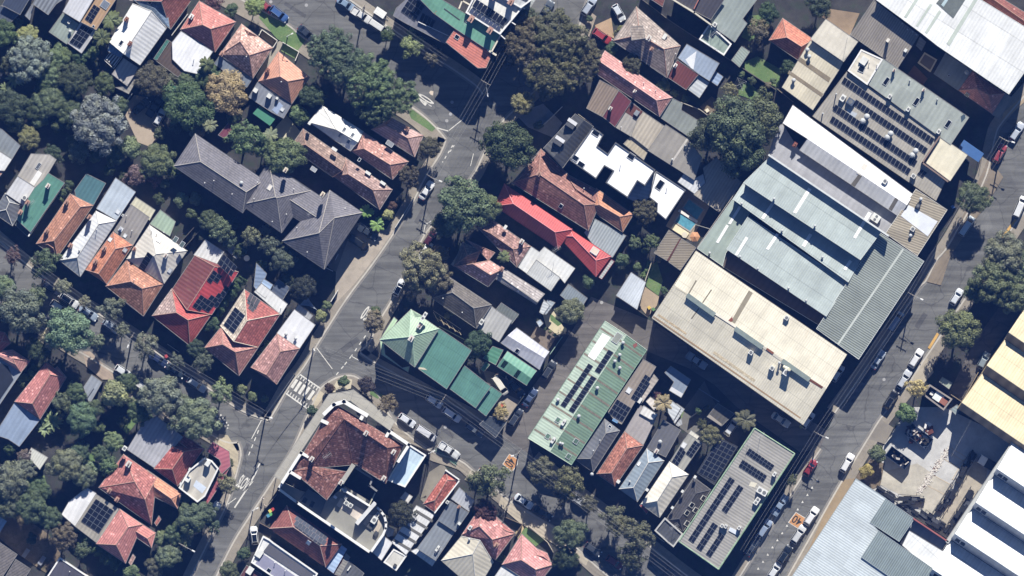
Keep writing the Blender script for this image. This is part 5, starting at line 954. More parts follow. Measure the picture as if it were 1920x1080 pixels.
b.slab([(1110.5, 239.5), (1131, 253.5), (1120, 275), (1139, 289), (1153.5, 267.5), (1228, 319), (1208.5, 349), (1194.5, 340), (1176, 371), (1135, 343), (1149, 321), (1133, 312), (1117, 336), (1068, 301)], 6.4, wm, para=.22, pm=plain('#5c5f64', .7), pw=.2); b.sky((1183, 294), w=1.3, l=1.5, rz=R(-34)); b.sky((1078, 297), (1089, 309), w=1.1, l=1.5, rz=R(-34)); b.sky((1117, 250), w=1.2, l=1.6, rz=R(-34))
b.slab([(1230, 321), (1285, 357), (1248, 412), (1231, 398), (1232, 382), (1217, 370)], 3.6, wm, para=.18, pm=plain('#6c6f74', .7), pw=.15); b.slab([(1176, 372), (1194, 341), (1208, 350), (1229, 322), (1217, 369), (1206, 385)], 3.2, metal('#c5ccd8', .8), wall=True); b.sky((1237, 347), w=1.3, l=2.0); b.pipe((1163, 310), (1198, 365), (1250, 352))
o = thing('swimming_pool', 'pair of turquoise pools split by a white walkway behind the modern house', 'pool', W('31', (540, 510), 0))
for q in (((510, 465), (546, 410), (642, 480), (600, 547)), ((455, 560), (490, 505), (592, 572), (552, 622))):
    P = ccw([W('31', p, .14) for p in q]); mesh('water', P, [(0, 1, 2, 3)], watermat('#4d9cb4'), o, off=o.location); I = inset(P, -.28); vs = [Vector((p.x, p.y, .18)) for p in P]+[Vector((p.x, p.y, .18)) for p in I]+[Vector((p.x, p.y, 0)) for p in I]
    mesh('coping', vs, [(k, (k+1) % 4+0, (k+1) % 4+4, k+4)[::-1] for k in range(4)]+[(k+4, (k+1) % 4+4, (k+1) % 4+8, k+8)[::-1] for k in range(4)], concrete('#b9ada0'), o, off=o.location)
m = MB(); a, c = W('31', (475, 485)), W('31', (605, 560)); m.box(((a.x+c.x)/2, (a.y+c.y)/2, .26), ((a-c).length, .55, .16), R(-32)); mesh('walkway', m.v, m.f, plain('#efeae2', .8), o, off=o.location)
b = Bld('deck', 'cream timber deck with round table beside the pools', 'deck', '31', (485, 620)); b.slab([(424, 607), (446, 570), (548, 637), (526, 672)], .35, plain('#e6d9b0', .8, .1), gutter=False)
q = W('31', (516, 650), .38); o = thing('round_table', 'small round outdoor table on the cream deck', 'table', q); m = MB(); m.cyl((0, 0, .7), (0, 0, .75), .6, n=16); m.build('tabletop', plain('#cfc6b2'), o); m = MB(); m.cyl((0, 0, 0), (0, 0, .72), .08); m.build('leg', DGREY(), o)
q = W('31', (585, 662), 0); o = thing('market_umbrella', 'folded open orange garden umbrella near the pool fence', 'umbrella', q); m = MB(); vs = [(1.1*math.cos(k*1.047), 1.1*math.sin(k*1.047), 2.1) for k in range(6)]; m.add(vs+[(0, 0, 2.55)], [(k, (k+1) % 6, 6) for k in range(6)]); m.build('canopy', plain('#c88a58'), o); m = MB(); m.cyl((0, 0, 0), (0, 0, 2.6), .04); m.build('pole', WOOD, o)
b = Bld('carport', 'brown twin panel carport roof with rusty centre gutter', 'carport', '31', (450, 750)); b.slab([(310, 772), (410, 617), (490, 672), (400, 825)], 2.9, metal('#8d8270', .5, amp=.14, dirt=.4), rise=.2, up=(-.5, 0)); b.slab([(405, 830), (496, 676), (592, 736), (486, 888)], 2.9, metal('#8d8270', .5, amp=.14, dirt=.4), rise=.2, up=(.5, 0)); b.strip([(396, 822), (406, 828), (494, 676), (486, 670)], plain('#5d3328', .9, .3), 'box_gutter', lift=.1)
b = Bld('awning_roof', 'pale sun bleached sheet roofs between fig tree and pools', 'lean-to', '31', (620, 320)); b.slab([(470, 292), (512, 236), (575, 275), (640, 240), (655, 300), (582, 372)], 3.0, metal('#d5d8dc', .8)); b.slab([(578, 378), (660, 300), (640, 200), (730, 130), (900, 300), (750, 497)], 3.1, metal('#b5aa98', .6, amp=.14, dirt=.3), rise=.4, up=(.5, -.8))
b = Bld('house', 'red metal house with long bright slope and silver rooflight at the rear', 'house', '21', (900, 500), gut=plain('#8c2f34', .5)); m = metal('#cf4a48', .5, amp=.1, dirt=.4, lap=3.1); m2 = metal('#b53a40', 1.0, amp=.03, dirt=.1)
b.hip([(668, 305), (1125, 612), (1030, 745), (600, 455)], (728, 440), (1010, 632), m, eave=3.8, pitch=35, ridge=plain('#e88484', .5)); b.hip([(1110, 610), (1388, 795), (1286, 932), (1030, 655)], (1130, 660), (1286, 822), m, eave=3.3, pitch=30, ridge=plain('#e88484', .5)); b.sky((1275, 762), w=1.6, l=1.6, m=plain('#b8a898', .4), h=.3); b.slab([(1305, 935), (1390, 815), (1410, 828), (1325, 948)], 2.9, metal('#b9bcb8', .5)); b.mast((1020, 745))
b = Bld('house', 'large brown tiled double fronted house with dark southern slope', 'house', '21', (1000, 330)); m = tile('#8c7468', .3, .04); m2 = tile('#a0685a', .25, .03); m3 = tile('#3f3e42', .15)
b.hip([(915, 70), (1310, 440), (1235, 622), (720, 300)], (900, 240), (1205, 450), m2, eave=3.9, pitch=31, ridge=RC); b.hip([(905, 90), (1040, 235), (920, 265), (720, 302)], (870, 200), (925, 240), m, eave=4.0, pitch=28, ridge=RC); b.hip([(1080, 235), (1290, 345), (1330, 460), (1190, 440)], (1150, 340), (1240, 400), m2, eave=3.95, pitch=24, ridge=RC); b.chim((900, 238), h=2.0, m=RC); b.pipe((1205, 335)); b.sky((1050, 455), w=.8, l=1)
b = Bld('house', 'orange tiled rear wing with striped brown far slope and silver lean-to', 'house', '31', (20, 470)); m = tile('#d08558', .12); m2 = tile('#8d6a58', .18, course=.55)
b.hip([(-80, 335+0), (170, 512), (98, 632), (-160, 455)], (-60, 448), (78, 528), m, eave=3.6, pitch=31, ridge=RC); b.slab([(-160, 635), (-92, 540), (120, 655), (30, 800), (-8, 800), (-112, 700)], 3.0, metal('#a9b2b6', .6, amp=.2), rise=.3, up=(.5, -.8))
b = Bld('cottage', 'mottled pink tiled narrow house behind the road tree, white flat rear', 'house', '21', (700, 680)); b.hip([(580, 540), (848, 728), (752, 868), (475, 590)], (576, 640), (728, 746), tile('#a87a70', .4, .12), eave=3.6, pitch=32, ridge=RC); b.chim((785, 695), h=1.6, m=RCW); b.ac((675, 598), d=(.9, .6, .6), fan=False)
b.slab([(762, 868), (850, 728), (905, 765), (938, 730), (1145, 875), (1075, 975), (1045, 940), (985, 1030)], 3.4, metal('#e8e8e4', .8, amp=.04), rise=.3, up=(.5, -.8)); b.slab([(820, 912), (884, 818), (1044, 938), (982, 1028)], 3.9, metal('#d5d6d2', .5, amp=.08), rise=.3, up=(.5, -.8))
b = Bld('house', 'house with crossed pink brown gables and long pale tiled rear wing', 'house', '21', (480, 830)); m = tile('#8e7868', .25, .03)
b.hip([(385, 700), (512, 755), (470, 845), (325, 862)], (420, 790), (500, 760), m, eave=3.9, pitch=28, ridge=RC); b.hip([(408, 682), (605, 770), (560, 825), (480, 745)], (455, 705), (510, 765), tile('#b87a6c', .2, .04), eave=3.9, pitch=28, ridge=RC); b.hip([(572, 822), (660, 880), (560, 1000), (335, 862)], (455, 845), (575, 920), tile('#cf958a', .2, .08), eave=3.8, pitch=31, ridge=RC); b.hip([(625, 850), (940, 1048), (885, 1120), (575, 925)], (590, 895), (890, 1105), tile('#b5aaa6', .2, .02, .5), eave=3.7, pitch=30, ridge=RCG); b.slab([(308, 850), (390, 728), (405, 742), (330, 862)], 3.0, metal('#d2cbb8', .6)); b.chim((650, 880), h=1.3, m=RC)
b = Bld('house', 'dark brown tiled house shadowed on its south side above the green roofs', 'house', '22', (350, 130)); b.hip([(300, 0), (582, 185), (480, 345), (180, 140)], (318, 102), (462, 208), tile('#6d6660', .2), eave=3.8, pitch=33, ridge=RCG); b.pipe((255, 140), (385, 235)); b.slab([(488, 342), (580, 192), (622, 225), (720, 290), (632, 435)], 3.2, metal('#bdbcb8', .8), rise=.3, up=(.5, -.8)); b.slab([(575, 262), (648, 172), (765, 250), (705, 330)], 2.9, metal('#6c7472', .6, dirt=.4)); b.ac((515, 300), d=(1.2, .8, .7)); b.slab([(935, 150), (975, 190), (930, 250), (905, 235)], 2.8, metal('#c9ced2', .6))
b = Bld('garden_shed', 'silver ribbed garden shed at the head of the rear lane', 'shed', '22', (1140, 120)); b.slab([(1045, 120), (1100, 45), (1228, 140), (1175, 225)], 2.9, metal('#8f9ba4', .5, amp=.14), rise=.3, up=(.5, -.8))
b = Bld('garage', 'mauve grey gabled garage running down to the rear lane', 'garage', '22', (820, 480)); m = metal('#c5c6d2', .9, amp=.03); m2 = metal('#74757f', .9, amp=.04); b.hip([(752, 340), (972, 500), (905, 622), (645, 442)], (690, 392), (940, 545), m, eave=3.0, pitch=20); b.sky((755, 495), w=.8, l=1)
b = Bld('terrace_house', 'pale green and teal stepped roof house on the side street corner', 'house', '22', (150, 450), wall=plain('#b8c0ac', .8)); m = metal('#9fbc9c', .5, amp=.06, dirt=.3, lap=3.4); m2 = metal('#5c9a7c', 1.0, amp=.05); m3 = metal('#559282', .5, amp=.07, dirt=.35, lap=3.4)
b.hip([(40, 215), (228, 345), (65, 605), (-170, 420)], (30, 400), (50, 395), m, eave=6.2, pitch=27, ridge=plain('#b7d8b8', .6)); b.hip([(45, 218), (120, 262), (40, 420), (-160, 415)], (5, 390), (80, 245), m, eave=6.15, pitch=20); b.slab([(-170, 420), (-75, 268), (-52, 288), (-145, 440), (-135, 520), (-20, 610), (30, 600), (20, 640), (-160, 520)], 3.2, metal('#b5d8ae', .6), wall=False); b.chim((100, 325), (42, 410), h=1.3, m=RCW, w=.8); b.ac((128, 262), d=(1.9, .7, .6))
b.slab([(225, 340), (448, 492), (280, 752), (75, 605)], 5.0, m3, rise=.6, up=(.5, -.8)); b.slab([(298, 748), (400, 595), (578, 735), (475, 880)], 4.3, m3, rise=.5, up=(.5, -.8)); b.slab([(478, 882), (582, 735), (655, 785), (545, 935)], 3.6, m3, rise=.4, up=(.5, -.8)); b.slab([(500, 990), (560, 935), (690, 965), (610, 1080)], 3.0, metal('#37414e', .8)); b.strip([(75, 602), (95, 618), (150, 625), (130, 610)], plain('#d8cfb0'), 'roof_flashing')
b = Bld('garage', 'green gabled garage with dark translucent strips by the rear lane', 'garage', '22', (760, 600)); m = metal('#62a58a', .9, amp=.04); m2 = metal('#3e7a62', .9, amp=.05); b.hip([(690, 498), (886, 630), (818, 728), (620, 600)], (660, 545), (850, 680), m, eave=2.8, pitch=17); b.strip([(640, 600), (665, 615), (695, 575), (670, 558)], glass('#1d332b')); b.strip([(730, 665), (752, 680), (782, 636), (760, 622)], glass('#1d332b')); b.slab([(525, 545), (590, 465), (660, 490), (610, 590)], 2.5, metal('#4a9476', .8, dirt=.3)); b.slab([(508, 618), (545, 570), (570, 590), (530, 636)], 2.3, metal('#3f8268', .8))
q = W('22', (280, 300), 0); o = thing('pergola', 'weathered timber pergola frame beside the light green roof', 'pergola', q); m = MB(); m2 = MB()
for k in range(5): p = W('22', (190+42*k, 235+30*k)); e = W('22', (225+38*k, 300+22*k)); m.box(((p.x+e.x)/2-q.x, (p.y+e.y)/2-q.y, 2.5), ((p-e).length, .1, .14), math.atan2(e.y-p.y, e.x-p.x))
for u, v in (((190, 225), (375, 350)), ((205, 270), (370, 378)), ((260, 205), (330, 250))): p, e = W('22', u), W('22', v); m2.box(((p.x+e.x)/2-q.x, (p.y+e.y)/2-q.y, 2.38), ((p-e).length, .1, .14), math.atan2(e.y-p.y, e.x-p.x)); m2.cyl((p.x-q.x, p.y-q.y, 0), (p.x-q.x, p.y-q.y, 2.4), .06); m2.cyl((e.x-q.x, e.y-q.y, 0), (e.x-q.x, e.y-q.y, 2.4), .06)
m.build('rafter', plain('#b8a888'), o); m2.build('beam', plain('#a89878'), o)
b = Bld('house', 'white roofed lean-to corner with sheets by the lane back garden', 'lean-to', '22', (905, 300)); b.slab([(885, 300), (910, 285), (930, 310), (905, 335)], 2.3, metal('#b8c4d2', .6)); b.slab([(915, 240), (960, 150), (1010, 170), (950, 250)], 2.7, metal('#aab4bd', .6, dirt=.3))
# ---------------------------------------------------------------- workshops, warehouses and the east side
b = Bld('workshop', 'long pale green roofed workshop with solar rows between lane and grey rows', 'workshop', None, (1100, 740), gut=plain('#8db79a', .6)); m = metal('#b3c8b2', .6, amp=.08, dirt=.35, rust=.08, rusth='#8a8474'); m2 = metal('#7b9c80', .6, amp=.06, dirt=.4, rust=.08, rusth='#6a5a4c')
b.hip([(1134, 602), (1212, 656), (1071, 871), (990, 821)], (1174, 628), (1031, 846), m, mats=([m, m2], [1, 1, 0, 0]), real=True, eave=4.3, pitch=12, ridge=plain('#b8ccb4', .6)); b.solar((1235, 578), (1268, 598), (1045, 860), 1, 10, t='22'); b.solar((1255, 660), (1290, 680), (1100, 895), 1, 10, t='22'); b.solar((1370, 485), (1405, 505), (1275, 630), 1, 5, t='22')
b.strip([(1230, 530), (1330, 375), (1385, 405), (1275, 560)], plain('#f2f3f0', .5, .05), t='22')
for k in range(9):
    for w0, w1 in (((991, 821, 1134, 602), (1031, 846, 1174, 628)), ((1031, 846, 1174, 628), (1071, 871, 1212, 656))):
        f, f2 = .07+k*.108, .07+k*.108+.014; L_ = lambda a_, g_: (a_[0]+(a_[2]-a_[0])*g_, a_[1]+(a_[3]-a_[1])*g_); z_ = b.t; b.t = None; b.strip([L_(w0, f), L_(w1, f), L_(w1, f2), L_(w0, f2)], plain('#857a68', .8, .3, 2), 'stained_sheet', lift=.02, th=.01); b.t = z_
b.vent((1030, 825), (1295, 745), (1170, 935), t='22', r=.32); b.vent((1060, 165+20), (1045, 180), t='23', r=.25); b.vent((78, 610), (45, 565), (78, 522), (100, 440), t='32', r=.3); b.sky((1030, 25), (962, 135), (1150, 168), (1100, 270), t='23', w=1, l=1.1, m=glass('#5c7a66')); b.ac((1068, 40), (997, 160), t='23', d=(1.4, .6, .6)); b.sky((60, 410), t='32', w=1.4, l=2.2, m=plain('#8d9288', .4)); b.strip([(165, 455), (190, 440), (198, 460), (175, 478)], plain('#a05a50'), 'roof_patch', t='32')
b = Bld('terrace_house', 'tan roofed narrow house packed with black solar panels beside the green workshop', 'house', '32', (170, 780)); b.slab([(0, 905), (238, 553), (322, 602), (90, 990), (40, 960)], 3.9, metal('#9b8d7e', .8, amp=.1), rise=.4, up=(.5, -.8)); b.slab([(182, 840), (298, 640), (338, 690), (225, 850)], 3.6, metal('#b8ada2', .8)); b.solar((250, 652), (292, 680), (152, 812), 2, 6); b.solar((60, 820), (155, 880), (0, 915), 4, 3); b.sky((140, 762), w=1, l=1.2, m=plain('#e6e8e8', .3)); b.ac((215, 830), d=(1.2, .6, .5), fan=False); b.strip([(25, 965), (60, 985), (70, 970), (35, 948)], plain('#5f9ad0'), 'blue_tarpaulin')
b = Bld('house', 'dark slate hipped house directly below the green workshop roof', 'house', '23', (1290, 200)); m = metal('#6c6f76', .8, amp=.05); b.hip([(1344, 18), (1447, 97), (1266, 377), (1138, 286)], (1352, 115), (1250, 285), m, eave=3.6, pitch=32, ridge=RCG); b.pipe((1312, 160), (1268, 230)); b.sky((1378, 72), w=.7, l=.7); b.vent((1258, 390), r=.3)
b = Bld('house', 'mottled orange brown tiled house with pink grey rear roof', 'house', '33', (90, 290)); b.hip([(110, 102), (238, 196), (45, 474), (-78, 388)], (127, 216), (22, 382), tile('#b5694e', .4, .04), eave=3.6, pitch=32, ridge=RC); b.slab([(112, 100), (215, -75), (332, -8), (238, 192)], 3.2, metal('#b3aaa6', .9, amp=.04), rise=.4, up=(.5, -.8)); b.slab([(212, -20), (240, -72), (335, -10), (300, 30)], 3.75, metal('#e9e6e0', .8)); b.slab([(255, -100), (285, -130), (345, -85), (310, -40)], 3.0, metal('#dcd2c8', .8)); b.ac((68, 440), d=(.7, .7, .7), fan=False)
b = Bld('house', 'blue grey metal hipped house with dark rear roof, between orange tile and white', 'house', '33', (220, 350)); m = metal('#8fa0ae', .8, amp=.05); m2 = metal('#5f6c78', .8, amp=.06); b.hip([(260, 218), (377, 300), (196, 577), (73, 490)], (270, 312), (170, 480), m, eave=3.6, pitch=32, ridge=RCW); b.sky((210, 320), w=.7, l=1, m=plain('#e8ecef', .3)); b.vent((145, 440), r=.2); b.slab([(262, 215), (372, 25), (488, 95), (388, 275)], 3.3, metal('#6b6b70', .8, amp=.05), rise=.4, up=(.5, -.8)); b.vent((350, 172), r=.35); b.chim((325, 235), h=1.2, m=RCW); b.slab([(395, -40), (430, -105), (490, -55), (440, 30)], 3.0, metal('#cdd3d8', .7)); b.ac((262, 495), d=(.6, .6, .9), fan=False)
b = Bld('house', 'cream white metal hipped house with red trimmed porch, third along the back row', 'house', '33', (380, 490)); m = metal('#ece4d2', .9, amp=.03, dirt=.08); m2 = metal('#b4b6b6', .9, amp=.04); b.hip([(413, 304), (542, 392), (346, 683), (220, 592)], (430, 410), (330, 570), m, eave=3.7, pitch=32, ridge=RCW)
b.slab([(420, 300), (510, 160), (545, 120), (635, 180), (505, 372)], 3.2, metal('#a9a79c', .8), rise=.3, up=(.5, -.8)); b.solar((488, 205), (525, 242), (428, 305), 2, 4); b.solar((585, 160), (625, 190), (522, 252), 2, 4); b.sky((510, 195), w=1, l=1.2, m=plain('#e8e8e6', .3)); b.slab([(530, 135), (560, 95), (615, 135), (590, 165)], 2.8, metal('#e0dccf', .6)); b.slab([(212, 600), (232, 590), (270, 640), (260, 660)], 2.8, metal('#a8404a', .6))
b = Bld('house', 'black tiled house with five dormer skylights hard against the grey factory', 'house', '33', (540, 600)); b.hip([(578, 412), (692, 496), (505, 775), (388, 700)], (590, 520), (480, 690), tile('#46454a', .12, .0), eave=3.7, pitch=28, ridge=plain('#5a5a60', .8)); b.sky((562, 598), (530, 650), (588, 632), (640, 552), (530, 722), w=1, l=1.1, f=plain('#d5d3cc', .5)); b.slab([(312, 770), (382, 682), (505, 792), (440, 882), (400, 850)], 4.4, metal('#4c4f55', .8), para=.3, pm=plain('#b9b8b4')); b.ac((500, 505), (432, 615), (585, 408), d=(.6, .5, .7), fan=False); b.mast((445, 740))
b = Bld('solar_carport', 'black carport roof wholly covered by solar panels beside the grey factory', 'carport', '33', (735, 300), gut=DGREY()); b.slab([(598, 382), (742, 143), (872, 205), (715, 462)], 3.3, metal('#3a3d44', .8), rise=.3, up=(.5, -.8)); b.solar((748, 152), (865, 212), (608, 380), 4, 8)
b = Bld('factory', 'grey flat factory with green trim, six solar strips and rooftop units', 'factory', '33', (860, 560), gut=plain('#8fa68c', .6)); b.slab([(985, 78), (1257, 250), (1180, 372), (742, 1032), (472, 842)], 5.6, metal('#a6a29a', .6, amp=.12, dirt=.2), rise=.7, up=(-.8, -.5))
b.solar((950, 212), (1120, 330), (925, 250), 8, 2); b.solar((903, 290), (1070, 400), (876, 336), 8, 2); b.solar((818, 405), (854, 430), (537, 830), 2, 12); b.solar((878, 457), (912, 482), (762, 630), 2, 5); b.solar((704, 710), (740, 735), (590, 885), 2, 5); b.solar((752, 782), (785, 806), (655, 928), 2, 4)
b.ac((1035, 505), d=(2.2, 1.3, 1.1), rz=R(-30)); b.ac((1000, 570), d=(1.6, .9, .9)); b.ac((1118, 388), d=(1.0, .6, 1.2)); b.ac((765, 735), (790, 740), (880, 750), d=(.8, .6, 1.0)); b.strip([(960, 440), (1005, 450), (985, 480), (945, 468)], metal('#d8d0b8', .8), 'roof_sheet'); b.strip([(820, 745), (872, 770), (865, 800), (810, 770)], metal('#d8dfe8', .8), 'roof_sheet', lift=.2); b.mast((940, 180), (1025, 130), h=3)
m = MB()
for u, v in (((1255, 252), (742, 1030)), ((742, 1030), (475, 842)), ((985, 80), (1255, 252)), ((985, 80), (475, 842))):
    p, q = b.P(u), b.P(v); z0 = b.zat(p.x, p.y)[0]; z1 = b.zat(q.x, q.y)[0]; m.cyl((p.x, p.y, z0), (q.x, q.y, z1), .17, n=6)
b.mb(m, 'roof_edge_trim', plain('#93b08c', .7, .3))
b = Bld('outbuilding', 'L shaped blue grey flat outbuilding in the shade of the warehouse', 'outbuilding', '32', (480, 690)); b.slab([(382, 642), (422, 598), (558, 690), (492, 810), (412, 762), (445, 705)], 3.0, metal('#8796aa', .9, amp=.04)); b.strip([(412, 762), (428, 738), (508, 786), (490, 810)], metal('#d8d8dc', .6), 'roof_sheet')
b = Bld('outbuilding', 'dark concrete roofed outbuilding with pale wall end near the lane palm', 'outbuilding', '32', (720, 900)); b.slab([(668, 940), (740, 850), (850, 920), (765, 1002)], 2.6, metal('#5a5854', .8, dirt=.4)); b.strip([(668, 940), (685, 925), (768, 990), (758, 1002)], metal('#a49a8c', .6), 'roof_sheet')
b = Bld('outbuilding', 'grey white shed corner standing by the dead palm', 'shed', '32', (470, 920)); b.slab([(430, 960), (462, 850), (515, 888), (450, 985)], 2.8, metal('#c5cace', .6)); b.slab([(450, 990), (495, 950), (500, 990), (475, 1005)], 2.4, metal('#a9adb2', .6))
# big cream warehouse
b = Bld('warehouse', 'huge cream sheeted warehouse roof with ridge ventilators and rust streaks', 'warehouse', None, (1400, 640), wall=plain('#b5a88c', .9), gut=plain('#6d665a', .7)); cm = metal('#e2d9c0', .5, amp=.09, dirt=.2, rust=.2, rusth='#c39a5c', lap=3.2)
b.hip([(1304, 470), (1586, 664), (1504, 796), (1221, 596)], (1264, 535), (1547, 728), cm, eave=7.6, pitch=8, gutter=True); b.strip([(455, 65), (540, 115), (534, 122), (450, 72)], plain('#cfc6ac'), 'ridge_flashing', t='32')
for u, v in (((530, 120), (712, 252)), ((853, 345), (1035, 472)), ((1170, 562), (1350, 688))):
    p, q = W('32', u), W('32', v); z, _ = b.zat((p.x+q.x)/2, (p.y+q.y)/2); m = MB(); m.box(((p.x+q.x)/2, (p.y+q.y)/2, z+.3), ((p-q).length, .7, .7), math.atan2(q.y-p.y, q.x-p.x)); m.box(((p.x+q.x)/2, (p.y+q.y)/2, z+.7), ((p-q).length+.2, 1.0, .1), math.atan2(q.y-p.y, q.x-p.x)); b.mb(m, 'ridge_ventilator', plain('#7f8d88', .6, .15))
for u, v in (((715, 240), (860, 335)), ((1035, 465), (1075, 495)), ((1110, 520), (1165, 558))): b.strip([(u[0]-5, u[1]+6), (v[0]-5, v[1]+6), (v[0]+5, v[1]-6), (u[0]+5, u[1]-6)], plain('#d6cfbe'), 'ridge_flashing', t='32', lift=.06)
for u, v in (((1065, 480), (1110, 512)), ((1350, 685), (1440, 742))): b.strip([(u[0]-6, u[1]+6), (v[0]-6, v[1]+6), (v[0]+4, v[1]-6), (u[0]+4, u[1]-6)], plain('#7c4526', .9, .3), 'rusted_ridge', t='32', lift=.06)
for q in (((535, 108), (588, 18), (596, 24), (543, 114)), ((556, 276), (606, 206), (612, 212), (562, 282)), ((630, 168), (690, 80), (697, 86), (637, 174))): b.strip(q, plain('#7c745f', .8, .2), t='32', lift=.02)
b.strip([(825, 295), (945, 88), (972, 105), (850, 312)], plain('#8a8069', .8, .15), t='32', lift=.02); b.strip([(805, 290), (832, 265), (838, 290), (820, 305)], plain('#8d4a30', .9, .3), 'rust_stain', t='32', lift=.04)
b.strip([(300, 268), (1290, 952), (1296, 944), (306, 260)], metal('#b08f62', .6, rust=.5), 'stained_eave', t='32', lift=.03); b.strip([(330, 255), (520, 386), (528, 376), (338, 245)], plain('#cdb48a', .8, .35, 2), 'rust_stain', t='32', lift=.025); b.strip([(700, 510), (980, 705), (990, 690), (712, 496)], plain('#d0bd98', .8, .35, 2), 'rust_stain', t='32', lift=.025); b.ac((1198, 272), (958, 505), (1100, 610), t='32', d=(.9, .9, 1.0)); b.ac((1195, 640), t='32', d=(1.3, 1.2, 1.5)); b.vent((1150, 575), t='32', r=.25, h=1.2)
q = W('32', (1175, 600)); z, _ = b.zat(q.x, q.y); m = MB(); m.cyl((q.x, q.y, z+.7), (q.x+1.2, q.y-.6, z+.9), .35, n=12); m.cyl((q.x+1.2, q.y-.6, z), (q.x+1.2, q.y-.6, z+2.4), .32, n=12); b.mb(m, 'extraction_duct', plain('#e0d9b4', .5))
# grey green stepped warehouse
b = Bld('warehouse', 'stepped grey green factory of three long roof bays with white skylight strips', 'warehouse', '31', (1200, 600), wall=plain('#71655c', .9), gut=plain('#c5cec9', .6)); gm = metal('#aebbb8', .5, amp=.04, dirt=.2, lap=4.7); st = plain('#f0f1ef', .5, .04)
b.slab([(908, 300), (1085, 128), (1832, 632), (1694, 818)], 8.4, gm, rise=.9, up=(-.55, .83)); b.slab([(838, 410), (908, 305), (1694, 822), (1614, 968)], 7.0, gm, rise=.9, up=(-.55, .83)); b.slab([(796, 746), (940, 528), (1612, 970), (1466, 1198)], 6.9, gm, rise=.9, up=(-.55, .83)); b.slab([(600, 742), (836, 412), (960, 490), (790, 775), (770, 860)], 5.4, metal('#98a89e', 1.2, amp=.03, dirt=.12), rise=.5, up=(-.55, .83)); b.slab([(770, 862), (795, 748), (1466, 1202), (1440, 1270)], 4.8, metal('#5d5048', 1.2, dirt=.2)); b.slab([(1455, 1275), (1475, 1215), (1500, 1232), (1482, 1290)], 5.2, metal('#a5a58a', .6))
for q in (((1240, 500), (1262, 508), (1366, 345), (1345, 333)), ((1028, 536), (1046, 546), (1118, 440), (1100, 430)), ((1645, 668), (1663, 676), (1770, 505), (1748, 495)), ((1302, 724), (1322, 732), (1372, 650), (1352, 640)), ((1580, 880), (1598, 890), (1640, 830), (1622, 818)), ((850, 785), (868, 790), (942, 672), (925, 662)), ((1060, 745), (1078, 752), (1148, 650), (1130, 640)), ((724, 700), (742, 706), (812, 590), (796, 580)), ((806, 575), (824, 580), (895, 465), (880, 455))): b.strip(q, st, lift=.05)
b.vent((1113, 408), (1388, 590), (1168, 622), (1440, 800), (885, 797), (1005, 878), (1212, 1008), (897, 440), (682, 772), (1330, 1092), r=.22)
b = Bld('warehouse', 'dark grey ribbed end roof facing the warehouse road', 'warehouse', None, (1635, 555), gut=plain('#d5dad6', .6)); rm = metal('#8f9890', .46, amp=.45, dirt=.1, rough=.6); b.slab([(1648, 437), (1730, 490), (1608, 673), (1529, 616)], 6.6, rm, rise=.9, up=(-.8, -.5)); b.strip([(1690, 466), (1693, 468), (1571, 646), (1568, 644)], plain('#c3c9c0'), 'ridge_flashing')
b = Bld('factory', 'tan ribbed roof with wide white sheet band next to the road warehouse', 'factory', '41', (720, 560), gut=plain('#d5d2c8', .6)); b.slab([(702, 343), (912, 482), (712, 790), (498, 640)], 6.4, metal('#a69a82', .5, amp=.3, dirt=.2), rise=.8, up=(-.83, -.3)); b.strip([(600, 522), (652, 450), (848, 560), (782, 660)], metal('#e4e8ee', .8, amp=.1), 'roof_sheet', lift=.05); b.vent((735, 410), (665, 655), r=.3); b.ac((715, 455), d=(1, .8, .6), m=DGREY()); b.ac((680, 610), d=(.9, .9, .8)); 
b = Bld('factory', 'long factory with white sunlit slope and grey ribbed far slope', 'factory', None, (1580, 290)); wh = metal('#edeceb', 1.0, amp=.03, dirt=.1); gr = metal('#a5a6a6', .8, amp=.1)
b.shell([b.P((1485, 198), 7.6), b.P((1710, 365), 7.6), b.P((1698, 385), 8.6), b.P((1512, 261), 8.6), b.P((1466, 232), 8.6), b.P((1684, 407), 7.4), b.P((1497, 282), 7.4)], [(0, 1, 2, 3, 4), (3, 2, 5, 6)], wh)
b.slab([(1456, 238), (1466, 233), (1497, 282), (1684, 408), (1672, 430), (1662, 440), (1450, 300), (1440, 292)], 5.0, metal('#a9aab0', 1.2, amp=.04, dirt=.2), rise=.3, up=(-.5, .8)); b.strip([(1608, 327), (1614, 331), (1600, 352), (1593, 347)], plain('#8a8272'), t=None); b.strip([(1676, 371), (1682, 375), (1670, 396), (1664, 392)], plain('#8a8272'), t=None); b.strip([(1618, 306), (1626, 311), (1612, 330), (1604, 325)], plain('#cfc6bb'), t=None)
b.ac((1640, 409), d=(1.6, 1.8, 1.1)); b.ac((1657, 340), d=(1.2, .9, .8)); b.chim((1489, 272), h=1.6, m=plain('#8a4a3c')); wallrun([(1440, 292), (1662, 442)], 9.6, .35, 8, plain('#d5d8d5'))
b = Bld('solar_warehouse', 'tan roofed warehouse with four long rows of solar panels', 'warehouse', '40', (430, 760), gut=plain('#8f8778', .7)); b.slab([(8, 788), (236, 490), (865, 922), (845, 985), (775, 1085), (898, 1230), (838, 1355)], 6.0, metal('#b0a99b', .6, amp=.08, dirt=.3, rust=.08), rise=.5, up=(.5, -.8))
b.solar((222, 522), (830, 940), (199, 564), 25, 1, gap=.08); b.solar((300, 672), (785, 1005), (277, 712), 20, 1, gap=.08); b.solar((162, 706), (715, 1088), (139, 748), 23, 1, gap=.08); b.solar((142, 784), (672, 1144), (119, 826), 22, 1, gap=.08); b.solar((740, 1140), (780, 1168), (708, 1178), 2, 1, gap=.08)
for q in ((372, 790), (345, 820), (532, 905), (510, 930), (700, 1022), (678, 1050)): b.vent(q, r=.5, h=.8)
